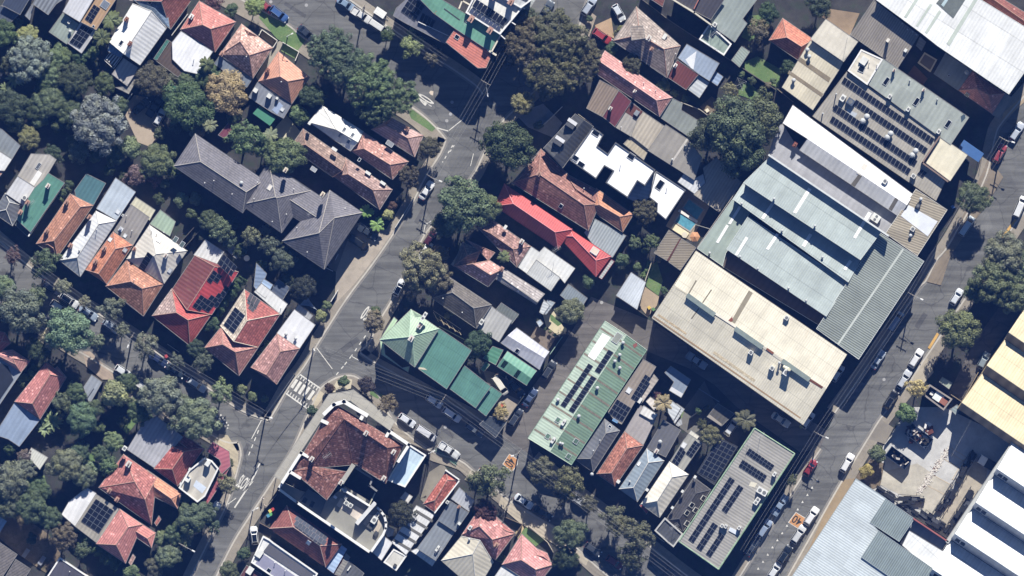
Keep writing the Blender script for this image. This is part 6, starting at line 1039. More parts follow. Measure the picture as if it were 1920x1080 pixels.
b.ac((210, 665), d=(1.4, 1.0, .8)); b.ac((262, 690), d=(1.3, 1.5, .9), m=plain('#4d5a70')); b.strip([(245, 740), (310, 770), (290, 800), (235, 770)], metal('#b5bcc4', .8), 'roof_sheet'); b.ac((685, 1190), d=(.9, .9, 1.0)); b.vent((75, 770), (165, 640), r=.15, h=1.8)
b = Bld('factory', 'pale grey green factory strip with cream end above the solar rows', 'factory', '40', (720, 690)); b.slab([(378, 572), (482, 402), (1058, 796), (935, 980), (860, 925)], 6.7, metal('#a9b1a8', 1.0, amp=.05, dirt=.3), rise=.5, up=(.5, -.8)); b.slab([(243, 482), (333, 338), (480, 405), (374, 578)], 7.1, metal('#d8d0bd', 1.2, amp=.03), para=.1); b.sky((335, 470), w=1.3, l=1.3, rz=R(-25)); b.sky((503, 552), (705, 690), (918, 840), w=.9, l=1.7); b.chim((553, 480), (752, 612), h=1.0, m=RCW, w=.4); b.ac((350, 415), d=(1.6, 1.4, .5), fan=False); b.ac((525, 655), (650, 740), (855, 890), d=(1.0, .7, .8)); b.vent((660, 548), (845, 675), r=.15); b.pipe((388, 425), (440, 440)); b.strip([(1003, 790), (1030, 770), (1035, 800), (1008, 830)], plain('#3c5262'), 'roof_patch')
b = Bld('annexe', 'plain cream flat annexe on the road end of the solar warehouse', 'annexe', '41', (940, 140), wall=plain('#9a7a68', .9)); b.slab([(865, -12), (1050, 112), (932, 288), (770, 165)], 6.5, metal('#e9dfc0', 1.2, amp=.02, dirt=.06), rise=.2, up=(.5, -.8)); wallrun([(860, -10), (745, 165), (915, 290)], 7.3, .3, 5, plain('#8d7566'))
b = Bld('shade_awning', 'bright blue tarpaulin awning beside the cream annexe', 'awning', '41', (1070, 90)); b.slab([(990, 68), (1030, 8), (1165, 102), (1128, 160)], 3.2, plain('#3f74b8', .7, .1), rise=.3, up=(.5, -.8), wall=False, gutter=False)
for p in ((995, 68), (1030, 14), (1160, 104), (1128, 155)): m = MB(); q = b.P(p); m.cyl((q.x, q.y, 0), (q.x, q.y, 3.3), .05); b.mb(m, 'post', STEEL)
b = Bld('factory', 'cream roofed factory with stepped brown stripes near the orange garage', 'factory', '40', (60, 420)); b.slab([(-8, 268), (95, 134), (312, 286), (215, 422)], 6.9, metal('#e2d9c4', 1.2, amp=.03), rise=.3, up=(.5, -.8)); b.slab([(-198, 592), (-8, 276), (212, 426), (190, 470), (10, 745)], 5.4, metal('#d8cdb0', .6, amp=.05, dirt=.25), rise=.5, up=(.5, -.8))
for q in (((-90, 415), (-75, 390), (130, 530), (115, 560)), ((-160, 500), (-150, 478), (85, 640), (70, 660))): b.strip(q, plain('#8b7d64', .8, .2), 'walkway_strip')
b.vent((-15, 385), (-120, 545), (-28, 340), r=.36, h=.8); b.mast((240, 260), h=3)
b = Bld('factory', 'grey corrugated roof with single flue below the great white roof', 'factory', '40', (490, 230)); b.slab([(262, 238), (418, 8), (722, 243), (580, 462)], 6.2, metal('#948c82', .5, amp=.22, dirt=.3), rise=.8, up=(.5, -.8)); b.chim((512, 278), h=2.2, m=plain('#d6cfc2'), w=.45, pots=0); b.ac((632, 345), d=(.7, .6, .5), fan=False); b.vent((610, 165), (645, 205), (680, 220), (705, 240), r=.12)
b = Bld('warehouse', 'great white sheeted warehouse roof filling the top right corner', 'warehouse', '40', (1100, 300), gut=plain('#dfe3df', .6)); wm2 = metal('#f6f7f4', .7, amp=.05, dirt=.2, lap=5.2); b.slab([(425, 0), (620, -160), (1130, -90), (1110, -10), (1480, 220), (1480, 420), (1325, 640), (845, 315), (740, 232)], 8.6, wm2, rise=1.0, up=(.5, -.8))
for q in (((905, 300), (925, 318), (1115, 5), (1095, -8)), ((760, 225), (775, 235), (870, 88), (855, 75)), ((620, 120), (635, 130), (725, -10), (708, -20)), ((700, 180), (712, 188), (810, 40), (795, 32))): b.strip(q, metal('#c5d0c2', .8), lift=.04)
b.strip([(835, 30), (900, -50), (1035, 0), (950, 132)], plain('#6c7470', .6, .2), 'recess_shade_sheet', lift=.05); b.strip([(868, 40), (920, -30), (935, -22), (885, 55)], plain('#b5cdd0', .4), 'skylight_strip', lift=.09)  # shaded recess painted as a dark flush sheet, without depth
b = Bld('house', 'small red tiled house squeezed between white warehouse and grey rear roof', 'house', '40', (1150, 610)); b.hip([(1090, 474), (1308, 632), (1222, 772), (993, 612)], (1116, 600), (1192, 645), tile('#c5796a', .2, .04), eave=3.4, pitch=32, ridge=RC); b.slab([(828, 500), (905, 362), (1085, 478), (990, 612)], 3.3, metal('#8d9696', 1.0, amp=.05, dirt=.2), rise=.3, up=(.5, -.8)); b.slab([(1220, 775), (1310, 635), (1355, 660), (1268, 802)], 2.9, concrete('#a89d8c')); b.vent((1048, 490), r=.4, h=1.0); b.sky((928, 512), w=.4, l=.5); b.sky((1052, 640), w=.9, l=1)
b = Bld('outbuilding', 'small glazed sunroom frame with cream surround in the factory yard', 'outbuilding', '40', (785, 420)); b.slab([(720, 425), (765, 355), (850, 405), (805, 488)], 2.7, plain('#7d6f5c', .6), para=.1, pm=plain('#dcc9a0')); b.slab([(708, 310), (735, 250), (775, 285), (745, 345)], 2.5, metal('#98a0a6', .6))
b = Bld('house', 'long dark red tiled roof at the top right corner beyond the white warehouse', 'house', '40', (1350, 60)); b.hip([(1200, -60), (1560, 160), (1470, 240), (1140, 0)], (1200, -20), (1500, 190), tile('#8d4c40', .2, .03), eave=4, pitch=31, ridge=RC)
# yellow saw-tooth works
def sawtooth(name, label, t, base, bays, roofm, facem, dirv, L, z0, h, winm=None, at=None, wall=None):
    global b
    b = Bld(name, label, 'factory', t, at or base[0], wall=wall); q = b.o
    for k, (n0, r0, v0) in enumerate(bays):   # valley start, ridge start, next valley start (sheet coords); every bay runs along dirv
        e = lambda p: (p[0]+dirv[0]*L, p[1]+dirv[1]*L)
        pts = [b.P(n0, z0), b.P(e(n0), z0), b.P(e(r0), z0+h), b.P(r0, z0+h)]; b.shell(pts, [(0, 1, 2, 3)], roofm, gutter=False, wall=False, rname='roof')
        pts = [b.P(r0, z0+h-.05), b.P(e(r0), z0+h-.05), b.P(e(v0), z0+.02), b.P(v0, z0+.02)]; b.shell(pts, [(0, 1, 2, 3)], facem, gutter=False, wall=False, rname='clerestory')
        m = MB(); c = b.P(r0, z0+h); d = b.P(e(r0), z0+h); m.cyl(c, d, .14, n=6); b.mb(m, 'ridge_capping', roofm)
        m = MB(); a_, c_, d_ = b.P(n0), b.P(r0), b.P(v0); m.add([(a_.x, a_.y, 0), (a_.x, a_.y, z0), (c_.x, c_.y, z0+h-.04), (d_.x, d_.y, z0), (d_.x, d_.y, 0)], [(0, 1, 2, 3, 4)]); b.mb(m, 'end_wall', b.wallm)
        if winm:
            for f in winm:
                P = [(r0[0]+(v0[0]-r0[0])*g_+dirv[0]*f_*L, r0[1]+(v0[1]-r0[1])*g_+dirv[1]*f_*L) for g_, f_ in ((.35, f), (.35, f+.05), (.8, f+.05), (.8, f))]; b.strip(P, glass('#2c3644'), 'window', lift=.04)
    return b
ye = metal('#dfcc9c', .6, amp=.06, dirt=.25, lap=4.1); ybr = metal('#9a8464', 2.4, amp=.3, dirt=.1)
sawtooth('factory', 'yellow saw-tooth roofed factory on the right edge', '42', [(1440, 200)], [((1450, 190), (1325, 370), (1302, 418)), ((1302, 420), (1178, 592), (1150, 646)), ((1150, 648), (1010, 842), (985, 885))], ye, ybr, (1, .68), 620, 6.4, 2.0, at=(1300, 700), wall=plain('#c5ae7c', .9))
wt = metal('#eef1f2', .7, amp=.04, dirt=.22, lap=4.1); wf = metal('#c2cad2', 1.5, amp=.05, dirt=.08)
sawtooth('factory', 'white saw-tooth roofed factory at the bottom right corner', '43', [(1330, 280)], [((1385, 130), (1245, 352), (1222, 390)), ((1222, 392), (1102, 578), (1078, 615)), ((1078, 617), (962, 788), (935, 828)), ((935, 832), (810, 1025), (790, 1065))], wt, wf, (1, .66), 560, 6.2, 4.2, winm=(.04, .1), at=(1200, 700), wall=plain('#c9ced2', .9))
b = Bld('works_shed', 'white low works roof stepping down between striped roof and saw-tooth', 'factory', '43', (800, 950)); b.slab([(690, 690), (912, 845), (860, 930), (600, 860)], 4.6, metal('#9aa2ac', 1.2, amp=.04)); b.slab([(612, 868), (660, 770), (905, 920), (1000, 1085), (930, 1150)], 5.2, wt); m = None
wallrun([(690, 690), (918, 842)], 6.2, .3, 3, plain('#a85a54', .9)); wallrun([(918, 842), (1350, 190)], 6.2, .7, 3, plain('#b8b9b4', .9))
b = Bld('works_shed', 'broad pale striped metal works roof with two darker hipped insets', 'factory', '43', (250, 780), gut=plain('#a9b6ba', .6)); sm = metal('#c9d4d8', .5, amp=.16, dirt=.06); b.slab([(300, 420), (500, 552), (395, 712), (450, 770), (335, 948), (600, 1130), (400, 1400), (-300, 1340)], 5.4, sm, rise=.5, up=(.5, -.8)); ds = metal('#8b9b9c', .46, amp=.3, dirt=.15)
b.slab([(395, 714), (500, 554), (692, 690), (590, 842)], 5.8, ds, rise=.3, up=(.5, -.8)); b.slab([(338, 948), (452, 770), (825, 1030), (760, 1160), (600, 1130)], 5.9, ds, rise=.4, up=(.5, -.8)); b.slab([(300, 1062), (326, 960), (520, 1085), (420, 1140)], 5.45, plain('#31436a', .6))
b = Bld('switch_room', 'open topped square plant enclosure with white and rust units inside', 'plant room', '42', (850, 810), wall=plain('#857b74', .9)); b.slab([(752, 790), (800, 722), (952, 820), (893, 897)], 2.2, plain('#1e2230', .8), para=1.6, pm=plain('#9a9088', .9), pw=.3); b.ac((858, 808), d=(1.7, 2.0, 1.1), m=plain('#dfe8e4'), fan=False); b.ac((815, 782), d=(.8, .7, .8), fan=False); b.ac((892, 838), d=(1.2, 1.5, 1.2), m=plain('#a0604a'), fan=False)
b = Bld('outbuilding', 'pale green flat box roof beside the plant enclosure', 'outbuilding', '42', (908, 715)); b.slab([(866, 705), (885, 672), (952, 712), (930, 752)], 2.4, metal('#a3b09a', .6, dirt=.3)); b.slab([(940, 890), (985, 860), (1010, 880), (980, 930)], 2.2, metal('#98a8aa', .6))

b = Bld('garden_shed', 'pale blue white shed roof between lane wall and cream warehouse', 'shed', '32', (150, 90)); b.slab([(54, 122), (155, -34), (254, 32), (195, 217)], 3.0, metal('#d3dbe4', .5, amp=.08, dirt=.35), rise=.3, up=(.5, -.8))
b = Bld('garden_shed', 'grey box shed in the garden south of the apartments', 'shed', '11', (200, 745)); b.slab([(162, 750), (195, 708), (232, 738), (200, 785)], 2.3, metal('#8d97a3', .5, dirt=.3), rise=.2, up=(.5, -.8))
b = Bld('garden_shed', 'second narrow grey shed beside the grey box shed', 'shed', '11', (230, 780)); b.slab([(208, 795), (238, 755), (258, 770), (230, 810)], 2.2, metal('#7d868f', .5, dirt=.3), rise=.2, up=(.5, -.8))
o = thing('round_table', 'round white garden table south of the apartments', 'table', W('11', (298, 807), 0)); m = MB(); m.cyl((0, 0, .7), (0, 0, .75), .62, n=18); m.build('tabletop', WHITE(), o); m = MB(); m.cyl((0, 0, 0), (0, 0, .7), .07); m.build('leg', STEEL, o)
# ---------------------------------------------------------------- trees and plants (plan pixels)
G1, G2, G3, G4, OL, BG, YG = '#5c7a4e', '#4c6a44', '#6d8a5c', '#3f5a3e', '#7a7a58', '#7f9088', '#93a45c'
GT = 'garden trees in the shaded north west yards'; DT = 'street trees along the lower street'
for a in (
    (52, 66, 20, YG, 'lime green tree top behind the top left houses', 'round'), (58, 112, 42, BG, 'tall blue grey tree, biggest crown in the top left corner', 'euc'), (8, 62, 26, G2, 'dark green tree against the left edge below the slate roof', 'round'),
    (34, 44, 12, G2, 'small dark shrub below the dark slate roof corner', 'shrub'), (113, 108, 24, G3, 'soft green tree next to the pale green rear roof', 'round'), (142, 150, 33, G4, 'round very dark green tree left of the grey rear roof', 'round'),
    (196, 158, 21, G2, 'dark green tree touching the west side of the grey rear roof', 'round'), (173, 98, 15, G1, 'small green tree between solar roof and white gable', 'round'), (92, 192, 30, G1, 'mid green tree standing in the darkest part of the yards', 'round'),
    (188, 232, 54, '#7c8a94', 'great silver grey eucalypt west of the parking court', 'euc'), (54, 259, 22, OL, 'round olive tree above the stepped white roofs', 'round'), (20, 200, 34, G4, 'dark tree in deep shade at the left edge', 'round'),
    (130, 210, 26, G2, 'dark tree under the west side of the silver eucalypt', 'round'), (288, 150, 33, '#5c5a4c', 'dark brownish tree beside the green shed', 'round'), (352, 197, 46, G2, 'wide dark green tree below the green shed', 'round'), (350, 150, 18, G1, 'light green tree at the foot of the white rear roof', 'round'),
    (246, 276, 23, G3, 'fresh green tree at the southern end of the parking court', 'shrub'), (294, 302, 32, G1, 'rounded green tree west of the apartment gable end', 'round'), (256, 328, 21, '#8a6470', 'plum coloured tree with wide crown below the garden trees', 'loose'), (293, 334, 16, '#8f5c5c', 'smaller reddish tree next to the plum tree', 'loose'),
    (427, 172, 44, '#a8995a', 'golden yellow autumn tree behind the terracotta house', 'round'), (393, 146, 25, G2, 'dark green tree left of the golden tree', 'round'), (462, 260, 38, G1, 'bushy green tree above the apartment ridge, western one', 'loose'), (534, 292, 40, G1, 'glossy green tree leaning on the apartment roof, eastern one', 'round'),
    (561, 217, 21, G1, 'leafy green tree beside the cream courtyard', 'shrub'), (478, 12, 20, '#86a050', 'bright lime street tree on the footpath by the red car', 'round'), (398, 6, 20, '#6a4450', 'plum purple tree at the top edge by the pink roof', 'loose'), (434, 19, 14, G2, 'small green tree beside the purple tree', 'shrub'),
    (618, 98, 48, '#55714f', 'north western crown of the big street tree row', 'big'), (655, 125, 48, '#55714f', 'second crown of the big street tree row', 'big'), (692, 152, 50, '#5c774f', 'middle crown of the big street tree row', 'big'), (738, 182, 46, '#5c774f', 'south eastern crown of the big street tree row', 'big'), (702, 205, 36, '#4d6a48', 'low crown on the house side of the big street tree row', 'big'),
    (585, 180, 25, G4, 'dark tree between the orange house and the street tree row', 'round'), (727, 66, 15, G2, 'small dark tree beside the parked white van', 'round'), (772, 83, 27, YG, 'yellow green tree below the solar shop roof', 'loose'), (812, 104, 20, OL, 'olive shrubby tree at the end of the shop shade', 'loose'),
    (806, 278, 23, '#5c5f4a', 'dull green tree at the street corner of the small pink house', 'round'), (768, 332, 22, '#59564e', 'grey brown tree at the road end of the brown tiled house', 'euc'),
    (985, 78, 48, '#626248', 'western crown of the huge olive tree at the junction', 'big'), (1048, 72, 56, '#66664a', 'northern crown of the huge olive tree at the junction', 'big'), (1040, 135, 52, '#66664a', 'southern crown of the huge olive tree at the junction', 'big'), (1094, 112, 40, '#666248', 'eastern crown of the huge olive tree at the junction', 'big'), (952, 100, 28, '#5c5a48', 'low western fringe crown of the huge olive tree', 'big'), (985, 38, 26, '#5a6448', 'greener crown next to the white terraces', 'big'),
    (980, 193, 24, '#8f8f58', 'pale yellowish tree below the huge olive tree', 'round'), (958, 274, 50, '#46593c', 'large dark tree beside the main road by the black terraces', 'round'), (930, 262, 30, '#46593c', 'western lobe tree beside the main road by the black terraces', 'round'),
    (1184, 122, 22, '#5a5a40', 'round olive tree between brown dormer house and pink gable', 'round'), (1243, 158, 13, G1, 'small green tree east of the round olive tree', 'shrub'), (1147, 92, 14, G2, 'low dark tree by the red car in the yard', 'shrub'),
    (1375, 240, 62, '#586648', 'huge fig tree, central crown', 'round'), (1422, 222, 48, '#586648', 'huge fig tree, eastern crown', 'round'), (1332, 252, 40, '#506344', 'huge fig tree, western crown beside the grey flat roof', 'round'), (1392, 285, 48, '#4c5f40', 'huge fig tree, southern crown over the warehouse roof', 'round'),
    (1420, 55, 25, OL, 'olive garden tree north of the back lawn', 'loose'), (1440, 25, 22, G4, 'dark garden tree at the top edge by the back lawn', 'round'), (1480, 126, 18, G4, 'dark tree against the cream factory wall', 'round'), (1368, 168, 16, '#7c8058', 'scraggly tree beside the clothes line lawn', 'loose'), (1535, 12, 26, G4, 'dark tree at the top edge beside the grey corrugated factory', 'round'),
    (870, 386, 55, '#5a774c', 'big green road tree west of the red metal house', 'round'), (912, 388, 30, '#5a774c', 'eastern lobe of the big green road tree', 'round'), (835, 420, 28, '#52704a', 'southern lobe of the big green road tree', 'round'),
    (790, 498, 46, '#857f64', 'olive brown eucalypt over the white van', 'euc'), (818, 520, 34, '#77725a', 'second olive eucalypt crown toward the brown house', 'euc'), (775, 535, 26, '#77725a', 'thin eucalypt crown over the white car on the road', 'loose'), (825, 478, 20, '#8a805a', 'olive eucalypt crown by the crossed gables', 'loose'),
    (1208, 397, 26, '#5a6048', 'dark fluffy tree at the corner of the white house', 'euc'), (1222, 452, 16, G1, 'small garden tree below the white house', 'loose'), (1190, 455, 14, G1, 'shrubby tree in the garden behind the red metal house', 'loose'), (1166, 488, 15, G2, 'round small tree behind the red metal house', 'shrub'), (1104, 527, 15, G2, 'round small tree above the rear lane shed', 'shrub'),
    (897, 645, 28, G4, 'round dark tree between brown house and teal roofs', 'round'), (1070, 584, 28, OL, 'olive garden tree at the head of the rear lane', 'round'), (940, 773, 17, '#a3a060', 'yellowish garden tree at the street corner of the teal roofs', 'loose'),
    (1823, 371, 34, '#5c6a44', 'round street tree over the silver van', 'round'), (1878, 478, 46, '#74805c', 'pale green park tree, northern crown on the right edge', 'round'), (1905, 500, 36, '#6c7a56', 'park tree crown cut by the right edge', 'round'), (1862, 522, 48, '#69764f', 'largest park tree crown near the warehouse road', 'euc'), (1895, 552, 40, '#69764f', 'southern park tree crown in the service yard shade', 'euc'), (1825, 545, 24, '#6a764f', 'low park tree crown over the roadside car', 'round'),
    (1795, 616, 43, '#6c7a50', 'broad single tree beside the yellow kerb line', 'round'), (1718, 728, 21, '#b5a84e', 'yellow flowering tree beside the plant enclosure', 'loose'), (1698, 774, 21, '#5f7a44', 'fresh green shrub tree at the works yard gate', 'shrub'), (1645, 850, 18, '#5f7a44', 'green shrub tree on the footpath north of the striped roof', 'shrub'), (1624, 883, 15, '#b39a38', 'golden shrub on the footpath next to the striped roof', 'shrub'),
    (602, 592, 13, '#8f8f5c', 'yellowish bush near the shade sail', 'shrub'), (613, 572, 10, G1, 'small bush at the apartment driveway corner', 'shrub'), (702, 602, 22, '#8d8260', 'olive street tree over the road lettering by the pale green house', 'euc'), (728, 756, 20, '#7a7252', 'thin olive street tree in front of the hotel tile roof', 'loose'), (705, 585, 12, G2, 'dark shrub at the nose of the pale green house', 'shrub'),
    (645, 715, 12, G2, 'low bush on the hotel corner island', 'shrub'), (618, 728, 11, '#5a4a40', 'brown bush beside the zebra crossing', 'shrub'), (586, 770, 12, G4, 'round dark bush at the end of the zebra crossing', 'shrub'), (688, 722, 18, '#4a4048', 'dark purple shrub at the hotel corner', 'shrub'),
    (86, 494, 28, G2, 'feathery dark tree in front of the orange tiled row', 'loose'), (120, 537, 16, '#8a8a72', 'grey leafed small tree by the upper footpath of the lower street', 'loose'), (161, 566, 12, '#77806a', 'small grey green tree between parked silver cars', 'loose'), (26, 480, 16, '#6a4a50', 'reddish small tree left of the feathery dark tree', 'loose'),
    (211, 578, 24, '#6d7d68', 'street tree in front of the orange tile front house', 'loose'), (231, 618, 15, '#7a8468', 'slim street tree over the pale blue car', 'loose'), (275, 648, 24, '#75806a', 'street tree below the power pole on the lower street', 'loose'), (369, 653, 18, G4, 'dark round tree beside the red solar house', 'round'), (333, 676, 14, '#5f7258', 'street tree by the navy sedan', 'loose'), (383, 680, 19, '#5a6e56', 'street tree left of the red tiled solar house front', 'loose'),
    (416, 735, 23, '#7a8a62', 'light olive street tree east of the white sedan', 'loose'), (474, 743, 11, '#6f8050', 'small bush in front of the small red tiled house', 'shrub'), (453, 730, 12, '#6f8050', 'bush west of the small red tiled house front', 'shrub'), (497, 748, 8, '#6f8050', 'tiny bush near the junction pole', 'shrub'),
    (42, 582, 42, '#65806a', 'wide round street tree on the lower street, western one', 'round'), (8, 540, 24, '#6d8458', 'green tree at the left edge above the wide street tree', 'round'), (133, 620, 44, '#708a6c', 'wide round street tree on the lower street, middle one', 'round'), (100, 632, 26, '#a3a590', 'pale leafed tree beside the middle wide street tree', 'loose'), (75, 655, 24, G4, 'dark tree in the garden west of the pink gabled house', 'round'),
    (217, 738, 30, '#8aa068', 'light green bushy tree by the grey carport', 'shrub'), (240, 718, 20, G2, 'dark tree over the white car on the lower street', 'round'), (303, 742, 40, '#75886a', 'wide street tree near the white van', 'round'), (368, 785, 41, '#75886a', 'wide street tree at the mouth of the lower street', 'round'), (156, 785, 30, '#5c7c5c', 'round green garden tree beside the banana plants', 'round'), (143, 735, 19, '#52704a', 'garden tree between pink gable and grey carport', 'round'),
    (214, 828, 19, '#6d9060', 'small bright green tree beside the dark lawn', 'round'), (192, 851, 18, '#567050', 'small tree west of the mottled grey roof', 'round'), (125, 872, 32, '#708068', 'grey green garden tree below the white shed', 'round'), (158, 892, 24, '#66805e', 'garden tree north of the rounded white roof', 'round'), (172, 878, 18, '#7a9870', 'pale shrub tree near the pink tiled house', 'shrub'),
    (22, 900, 36, '#6f7a66', 'large grey green tree on the left edge of the south west yard', 'round'), (60, 948, 32, '#4f6e4c', 'dark green garden tree left of the rounded white roof', 'round'), (95, 970, 23, '#4f6e4c', 'rounded dark tree touching the rounded white roof', 'round'), (16, 945, 28, '#5c745a', 'tree at the left edge above the tiled corner roof', 'round'), (122, 1006, 26, '#6d6258', 'bare brownish tree below the solar house', 'euc'), (46, 855, 14, '#83707a', 'mauve bush beside the white shed', 'loose'),
    (361, 972, 30, '#5c7258', 'street corner tree east of the orange wing house', 'round'), (385, 962, 22, '#526a50', 'tree over the parked white car at the lower corner', 'round'), (316, 1042, 23, '#6a8260', 'light tree at the lower street corner by the pole', 'round'), (291, 1062, 17, '#66705c', 'grey green tree on the bottom edge by the pole', 'round'), (346, 935, 13, '#5f7a54', 'shrub beside the red verandah strip', 'shrub'), (305, 1010, 18, '#6f8a58', 'pale garden shrub between pink house and corner pole', 'shrub'), (247, 1074, 18, '#6c8a5c', 'shrub tree on the bottom edge below the pink tiled house', 'shrub'),
    (427, 908, 21, '#7a7a58', 'olive tree over the corner shop verandah', 'loose'), (431, 868, 9, '#5a6a4a', 'low shrub in the corner shop garden bed', 'shrub'), (458, 1038, 14, G2, 'round clipped bush by the white parapet house', 'shrub'), (430, 1072, 22, '#56704c', 'tree on the bottom edge beside the main road', 'round'), (752, 963, 28, '#46463e', 'dark leafed tree beside the curved terrace wall', 'round'),
    (920, 898, 38, '#5c6b48', 'street tree over the hidden wagon by the orange marking', 'loose'), (895, 905, 24, '#55643f', 'street tree lobe by the grey row house', 'loose'), (1016, 884, 30, '#6b6c4a', 'olive street tree below the green workshop, western one', 'loose'), (1066, 902, 34, '#66684a', 'olive street tree below the green workshop, middle one', 'loose'), (1060, 925, 26, '#5a6044', 'low olive street tree below the green workshop', 'loose'), (1105, 945, 20, '#5c6248', 'street tree over the grey wagon', 'loose'),
    (1068, 1002, 34, '#5f6e4c', 'rounded street tree in the lower side street', 'round'), (1062, 1045, 26, '#46563c', 'dark tree at the bottom of the side street', 'round'), (1148, 965, 24, '#66684c', 'olive tree on the side street below the white hipped house', 'loose'), (1160, 985, 26, '#66684c', 'olive tree next to the black tiled house, western one', 'loose'), (1196, 1004, 34, '#66684c', 'olive tree next to the black tiled house, eastern one', 'loose'), (1185, 1045, 28, '#55583f', 'shaded olive tree at the bottom of the side street', 'loose'),
    (910, 958, 24, '#5c3a40', 'dark plum tree over the pink tiled front', 'round'), (940, 1046, 10, G1, 'small shrub in the front garden of the bright pink house', 'shrub'), (1332, 816, 22, '#757a4e', 'round olive tree behind the white hipped house', 'round'), (1484, 900, 12, '#5a6a44', 'leafy sapling beside the grey factory wall', 'loose'), (1232, 742, 9, '#5c3048', 'small purple bush next to the dead palm', 'shrub'), (1315, 795, 12, '#4c5638', 'shrub tree behind the pale garden shed', 'loose'),
    (340, 374, 15, '#6f8a68', 'round shrub south of the apartments, western one', 'shrub'), (367, 372, 14, '#6f8a68', 'round shrub south of the apartments, second one', 'shrub'), (391, 412, 19, G2, 'dark shrub tree beside the apartments path', 'round'), (412, 430, 24, '#5f7a5c', 'grey green tree below the apartment valley', 'loose'), (472, 443, 21, '#788062', 'yellow green tree under the apartment south eave', 'loose'), (508, 460, 23, '#56705a', 'dark green tree under the apartment south eave', 'loose'), (531, 488, 25, '#56705a', 'tree near the apartment south corner', 'round'), (570, 540, 26, '#34463c', 'shaded tree between apartment corner and shade sail', 'round'),
    (397, 608, 17, G2, 'round bush in the side passage of the red solar house', 'shrub'), (727, 403, 12, '#a3a058', 'yellowish shrub near the apartment car bay', 'shrub'), (735, 385, 10, '#6a4a44', 'reddish shrub at the brown tiled house corner', 'shrub'), (310, 345, 10, G3, 'pale shrub beside the smaller reddish tree', 'shrub'), (298, 372, 12, G4, 'dark shrub behind the silver roofed house', 'shrub'), (1165, 60, 14, '#7f7a48', 'yellowish yard plant by the pale driveway', 'loose'), (1105, 35, 7, G2, 'clipped ball bush on the footpath', 'shrub')):
    tree(*a[:5], kind=a[5], name='shrub' if a[5] == 'shrub' else 'tree', cat='shrub' if a[5] == 'shrub' else 'tree')
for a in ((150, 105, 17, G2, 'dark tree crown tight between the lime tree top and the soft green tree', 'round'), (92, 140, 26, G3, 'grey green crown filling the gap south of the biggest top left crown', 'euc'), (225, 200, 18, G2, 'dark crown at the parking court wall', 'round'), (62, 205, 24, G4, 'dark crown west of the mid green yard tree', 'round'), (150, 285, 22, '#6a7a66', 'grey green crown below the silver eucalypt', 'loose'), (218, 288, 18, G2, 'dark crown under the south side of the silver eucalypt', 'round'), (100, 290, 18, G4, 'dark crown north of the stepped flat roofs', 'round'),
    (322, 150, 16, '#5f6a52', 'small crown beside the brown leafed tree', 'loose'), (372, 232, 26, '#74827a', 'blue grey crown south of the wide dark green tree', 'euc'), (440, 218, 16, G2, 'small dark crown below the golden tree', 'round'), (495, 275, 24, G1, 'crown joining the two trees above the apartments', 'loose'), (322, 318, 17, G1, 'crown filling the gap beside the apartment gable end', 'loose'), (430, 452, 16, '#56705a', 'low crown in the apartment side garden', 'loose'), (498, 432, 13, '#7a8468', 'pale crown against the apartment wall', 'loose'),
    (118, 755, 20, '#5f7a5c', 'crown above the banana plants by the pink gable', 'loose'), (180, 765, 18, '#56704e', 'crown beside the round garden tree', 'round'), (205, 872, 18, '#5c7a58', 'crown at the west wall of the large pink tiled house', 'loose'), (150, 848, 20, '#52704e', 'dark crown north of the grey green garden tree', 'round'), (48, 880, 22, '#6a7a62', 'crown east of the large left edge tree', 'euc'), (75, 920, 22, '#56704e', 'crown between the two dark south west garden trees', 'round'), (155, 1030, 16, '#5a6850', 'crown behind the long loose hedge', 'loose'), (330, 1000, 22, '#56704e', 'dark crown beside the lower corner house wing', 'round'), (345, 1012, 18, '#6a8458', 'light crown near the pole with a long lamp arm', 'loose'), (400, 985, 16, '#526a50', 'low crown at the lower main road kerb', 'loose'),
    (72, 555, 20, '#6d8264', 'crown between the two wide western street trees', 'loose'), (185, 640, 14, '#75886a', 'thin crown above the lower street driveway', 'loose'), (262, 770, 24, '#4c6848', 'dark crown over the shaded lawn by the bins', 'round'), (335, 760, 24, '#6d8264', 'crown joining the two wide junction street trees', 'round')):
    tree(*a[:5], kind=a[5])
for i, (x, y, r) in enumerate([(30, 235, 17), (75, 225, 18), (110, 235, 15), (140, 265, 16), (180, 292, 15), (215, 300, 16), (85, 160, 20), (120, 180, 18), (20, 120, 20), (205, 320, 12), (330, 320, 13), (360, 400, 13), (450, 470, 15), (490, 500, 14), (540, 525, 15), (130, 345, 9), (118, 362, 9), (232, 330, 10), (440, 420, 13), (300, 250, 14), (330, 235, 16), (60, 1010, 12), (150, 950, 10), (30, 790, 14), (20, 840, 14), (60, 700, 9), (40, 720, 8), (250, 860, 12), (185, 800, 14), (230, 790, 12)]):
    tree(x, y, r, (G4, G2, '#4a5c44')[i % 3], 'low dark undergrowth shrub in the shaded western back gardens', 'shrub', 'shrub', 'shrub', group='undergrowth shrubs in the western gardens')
for i, (x, y, r) in enumerate([(985, 205, 12), (1010, 235, 10), (1020, 180, 12), (1265, 175, 8), (1285, 185, 9), (1250, 165, 8), (1390, 140, 8), (1410, 152, 9), (1440, 160, 8), (1450, 152, 7), (1210, 470, 8), (1235, 485, 8), (1195, 500, 9), (1245, 545, 8), (1120, 480, 7), (870, 590, 8), (850, 585, 8), (838, 592, 7), (985, 640, 6), (1022, 616, 4), (1031, 622, 4), (1040, 628, 4), (1310, 770, 8), (1325, 765, 7), (968, 590, 7)]):
    tree(x, y, r, (G1, G2, OL)[i % 3], 'small garden shrub in the sunny yards east of the main road', 'shrub', 'shrub', 'shrub', group='small shrubs in the eastern yards')
